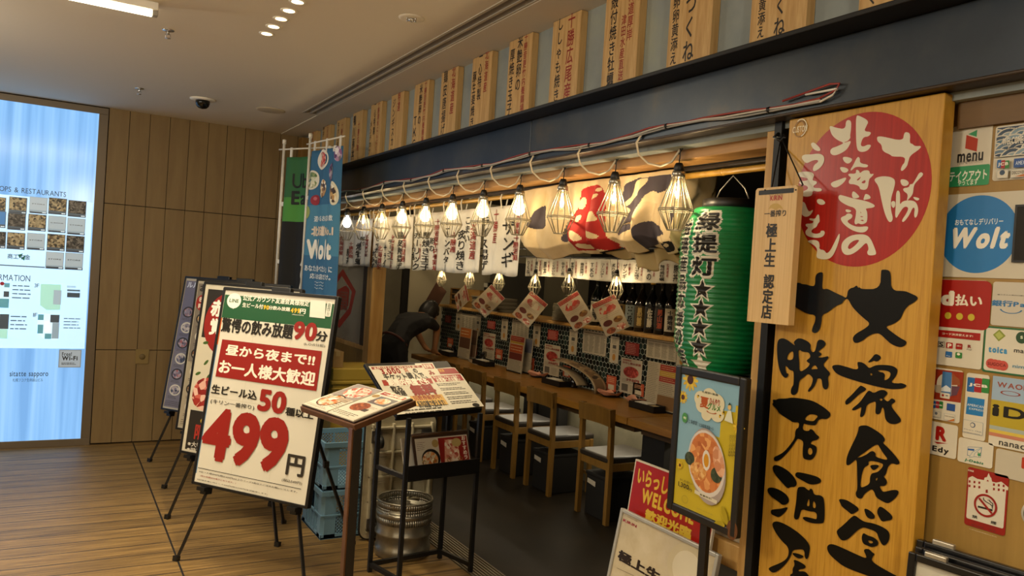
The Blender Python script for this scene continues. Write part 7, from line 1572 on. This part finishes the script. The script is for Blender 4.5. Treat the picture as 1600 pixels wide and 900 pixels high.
# ================================================================== PERSON BENDING OVER THE COUNTER
def person():
    f = Vector((.90, .42, 0)).normalized(); l = Vector((-f.y, f.x, 0)); up = Vector((0, 0, 1))      # l points to the far side
    hip = Vector((2.705, 6.80, .845)); V_ = []; E_ = []; Rr = []; tagv = []
    def v(p, r, par=None, tg='shirt'):
        V_.append(Vector(p)); Rr.append(r if isinstance(r, tuple) else (r, r)); tagv.append(tg); i = len(V_)-1
        if par is not None: E_.append((par, i))
        return i
    root = v(hip, (.135, .115), None, 'pants'); w1 = v((2.80, 6.85, .945), (.135, .110), root); c1 = v((2.89, 6.895, 1.03), (.150, .115), w1); c2 = v((2.985, 6.93, 1.085), (.125, .10), c1)
    nk = v((3.07, 6.955, 1.115), .056, c2, 'skin'); v((3.115, 6.97, 1.13), .06, nk, 'skin')
    bones_hand = []
    for s, elbow, hand in ((-1, (3.235, 6.945, 1.01), (3.225, 6.965, .775)), (1, (3.13, 7.26, .99), (3.25, 7.22, .775))):
        sh = Vector((2.975, 6.925, 1.085))+l*s*.165+f*.03; a = v(sh, .072, c2); m = v(sh.lerp(Vector(elbow), .55), .052, a); e = v(elbow, .042, m, 'skin'); w = v(Vector(elbow).lerp(Vector(hand), .85), .028, e, 'skin'); h = v(hand, (.036, .022), w, 'skin')
        for k in range(4):
            o = Vector(hand)+f*.045+l*(k-1.5)*.021+up*(-.012); a1 = v(o, .0095, h, 'skin'); a2 = v(o+f*(.026+.006*(k in (1, 2)))+up*-.014, .0088, a1, 'skin'); v(o+f*(.044+.008*(k in (1, 2)))+up*-.028, .0078, a2, 'skin')
        o = Vector(hand)-l*.03*s*-1*(-1)+f*.012; t1 = v(o+l*(-s)*.012+up*-.006, .011, h, 'skin'); v(o+l*(-s)*.024+f*.03+up*-.018, .0095, t1, 'skin')
    for s in (-1, 1):
        hp = hip+l*s*.10+up*-.06; a = v(hp, .098, root, 'pants'); k = v(Vector((2.76, 6.80, .45))+l*s*.12, .066, a, 'pants'); an = v(Vector((2.69, 6.77, .10))+l*s*.13, .048, k, 'pants'); v(Vector((2.69, 6.77, .035))+l*s*.13+f*.13, .036, an, 'shoe')
    me = bpy.data.meshes.new('body_frame'); me.from_pydata([p-hip for p in V_], E_, []); o = bpy.data.objects.new('body_frame', me); COL.objects.link(o)
    md = o.modifiers.new('skin', 'SKIN'); md.use_smooth_shade = True
    for i, sv in enumerate(me.skin_vertices[0].data): sv.radius = Rr[i]; sv.use_root = i == 0
    s1 = o.modifiers.new('sub', 'SUBSURF'); s1.levels = s1.render_levels = 1
    bpy.context.view_layer.update(); m1 = bpy.data.meshes.new_from_object(o.evaluated_get(bpy.context.evaluated_depsgraph_get()))
    bm = bmesh.new(); bm.from_mesh(m1); bpy.data.objects.remove(o)
    # head: shaped ellipsoid with brow, nose, chin and ears, facing down along the bend
    hc = Vector((3.150, 6.985, 1.152)); fd = (f*.80+up*-.60).normalized(); hu = (f*.60+up*.80).normalized(); hl = fd.cross(hu)
    r = bmesh.ops.create_uvsphere(bm, u_segments=24, v_segments=16, radius=1)
    for vt in r['verts']:
        x, y, z = vt.co; fx = x*.095*(1 if z > -.2 else 1-.12*(-z-.2)); wy = y*.077*(1-.22*max(0, -z)); hz = z*.118
        if x > .8 and -.25 < z < .05: fx += .014
        if x > .7 and -.55 < z < -.35: fx += .004
        if x > .75 and .05 < z < .25: fx += .003
        vt.co = hc-hip+fd*fx+hl*wy+hu*hz
    for s in (-1, 1):
        r = bmesh.ops.create_uvsphere(bm, u_segments=10, v_segments=8, radius=1)
        for vt in r['verts']: x, y, z = vt.co; vt.co = hc-hip+fd*(-.008+.016*x)+hl*(s*.078+.008*y)+hu*(-.008+.030*z)
    m2 = bpy.data.meshes.new('body'); bm.to_mesh(m2); bm.free(); ob = bpy.data.objects.new('body', m2); COL.objects.link(ob)
    rm = ob.modifiers.new('skin', 'REMESH'); rm.mode = 'VOXEL'; rm.voxel_size = .0085; rm.use_smooth_shade = True
    sm = ob.modifiers.new('s', 'SMOOTH'); sm.iterations = 2; sm.factor = .4
    bpy.context.view_layer.update(); m3 = bpy.data.meshes.new_from_object(ob.evaluated_get(bpy.context.evaluated_depsgraph_get())); bpy.data.objects.remove(ob)
    mats_ = [mat('#a87850', .5), mat('#0f0e0f', .8), mat('#0d0d10', .85), mat('#0b0b0b', .5)]; key = {'skin': 0, 'shirt': 1, 'pants': 2, 'shoe': 3}
    m3.materials.clear()
    for q in mats_: m3.materials.append(q)
    segs = [(V_[a], V_[b], tagv[a], tagv[b]) for a, b in E_]
    for pl_ in m3.polygons:
        c = pl_.center+hip; best = 9; tg = 'skin'
        if (c-hc).length < .115: pl_.material_index = 0; pl_.use_smooth = True; continue
        for a, b, ta, tb in segs:
            d = b-a; t = max(0, min(1, (c-a).dot(d)/d.length_squared)); q = (c-a-d*t).length
            if q < best:
                best = q
                if {ta, tb} == {'shirt', 'skin'}: tg = 'shirt' if t < .62 else 'skin'
                elif {ta, tb} == {'shirt', 'pants'}: tg = 'pants' if t < .45 else 'shirt'
                else: tg = tb
        pl_.material_index = key[tg]; pl_.use_smooth = True
    t = thing('person', 'person in a black shirt and dark trousers bending over the counter', 'person', (hip.x, hip.y, 0))
    m3.transform(Matrix.Translation((0, 0, hip.z))); bo = bpy.data.objects.new('body', m3); COL.objects.link(bo); bo.parent = t
    # hair cap, belt, eyes
    h = MB()
    def hair(u, v):
        a = 2*pi*u; ph = pi/2-v*2.15; x, y, z = cos(ph)*cos(a), cos(ph)*sin(a), sin(ph)
        lim = 1.0 if x < .25 else max(.0, 1-.9*(x-.25)); k = 1.10+.02*sin(a*9)+.03*(z > .5)
        zz = z if (x < .3 or z > .35) else .35+(z-.35)*.15
        return hc+fd*(x*.095*k-.004)+hl*y*.077*k*1.03+hu*(zz*.118*k+.003)
    h.grid(hair, 40, 16, mottled('black_hair', ['#060505', '#0d0b0a', '#15110f'], 60, .5, 0, .2, (1, 1, 1))); h.build('hair', t, solid=.006)
    bd = (Vector((2.80, 6.85, .945))-hip).normalized(); bx = bd.cross(l).normalized(); bc_ = hip+bd*.05
    MB().tube([bc_+l*(.148*cos(2*pi*k/32))+bx*(.128*sin(2*pi*k/32)) for k in range(32)], .012, mat('#4a2018', .6), 6, cyc=True).build('belt', t)
    e = MB()
    for s in (-1, 1): e.lathe([(0, -.009), (.006, -.007), (.009, 0), (.006, .007), (0, .009)], hc+fd*.088+hl*s*.031+hu*.012, mat('#1a1210', .3), 12)
    e.build('eyes', t)
person()
bpy.data.objects.remove(_to)
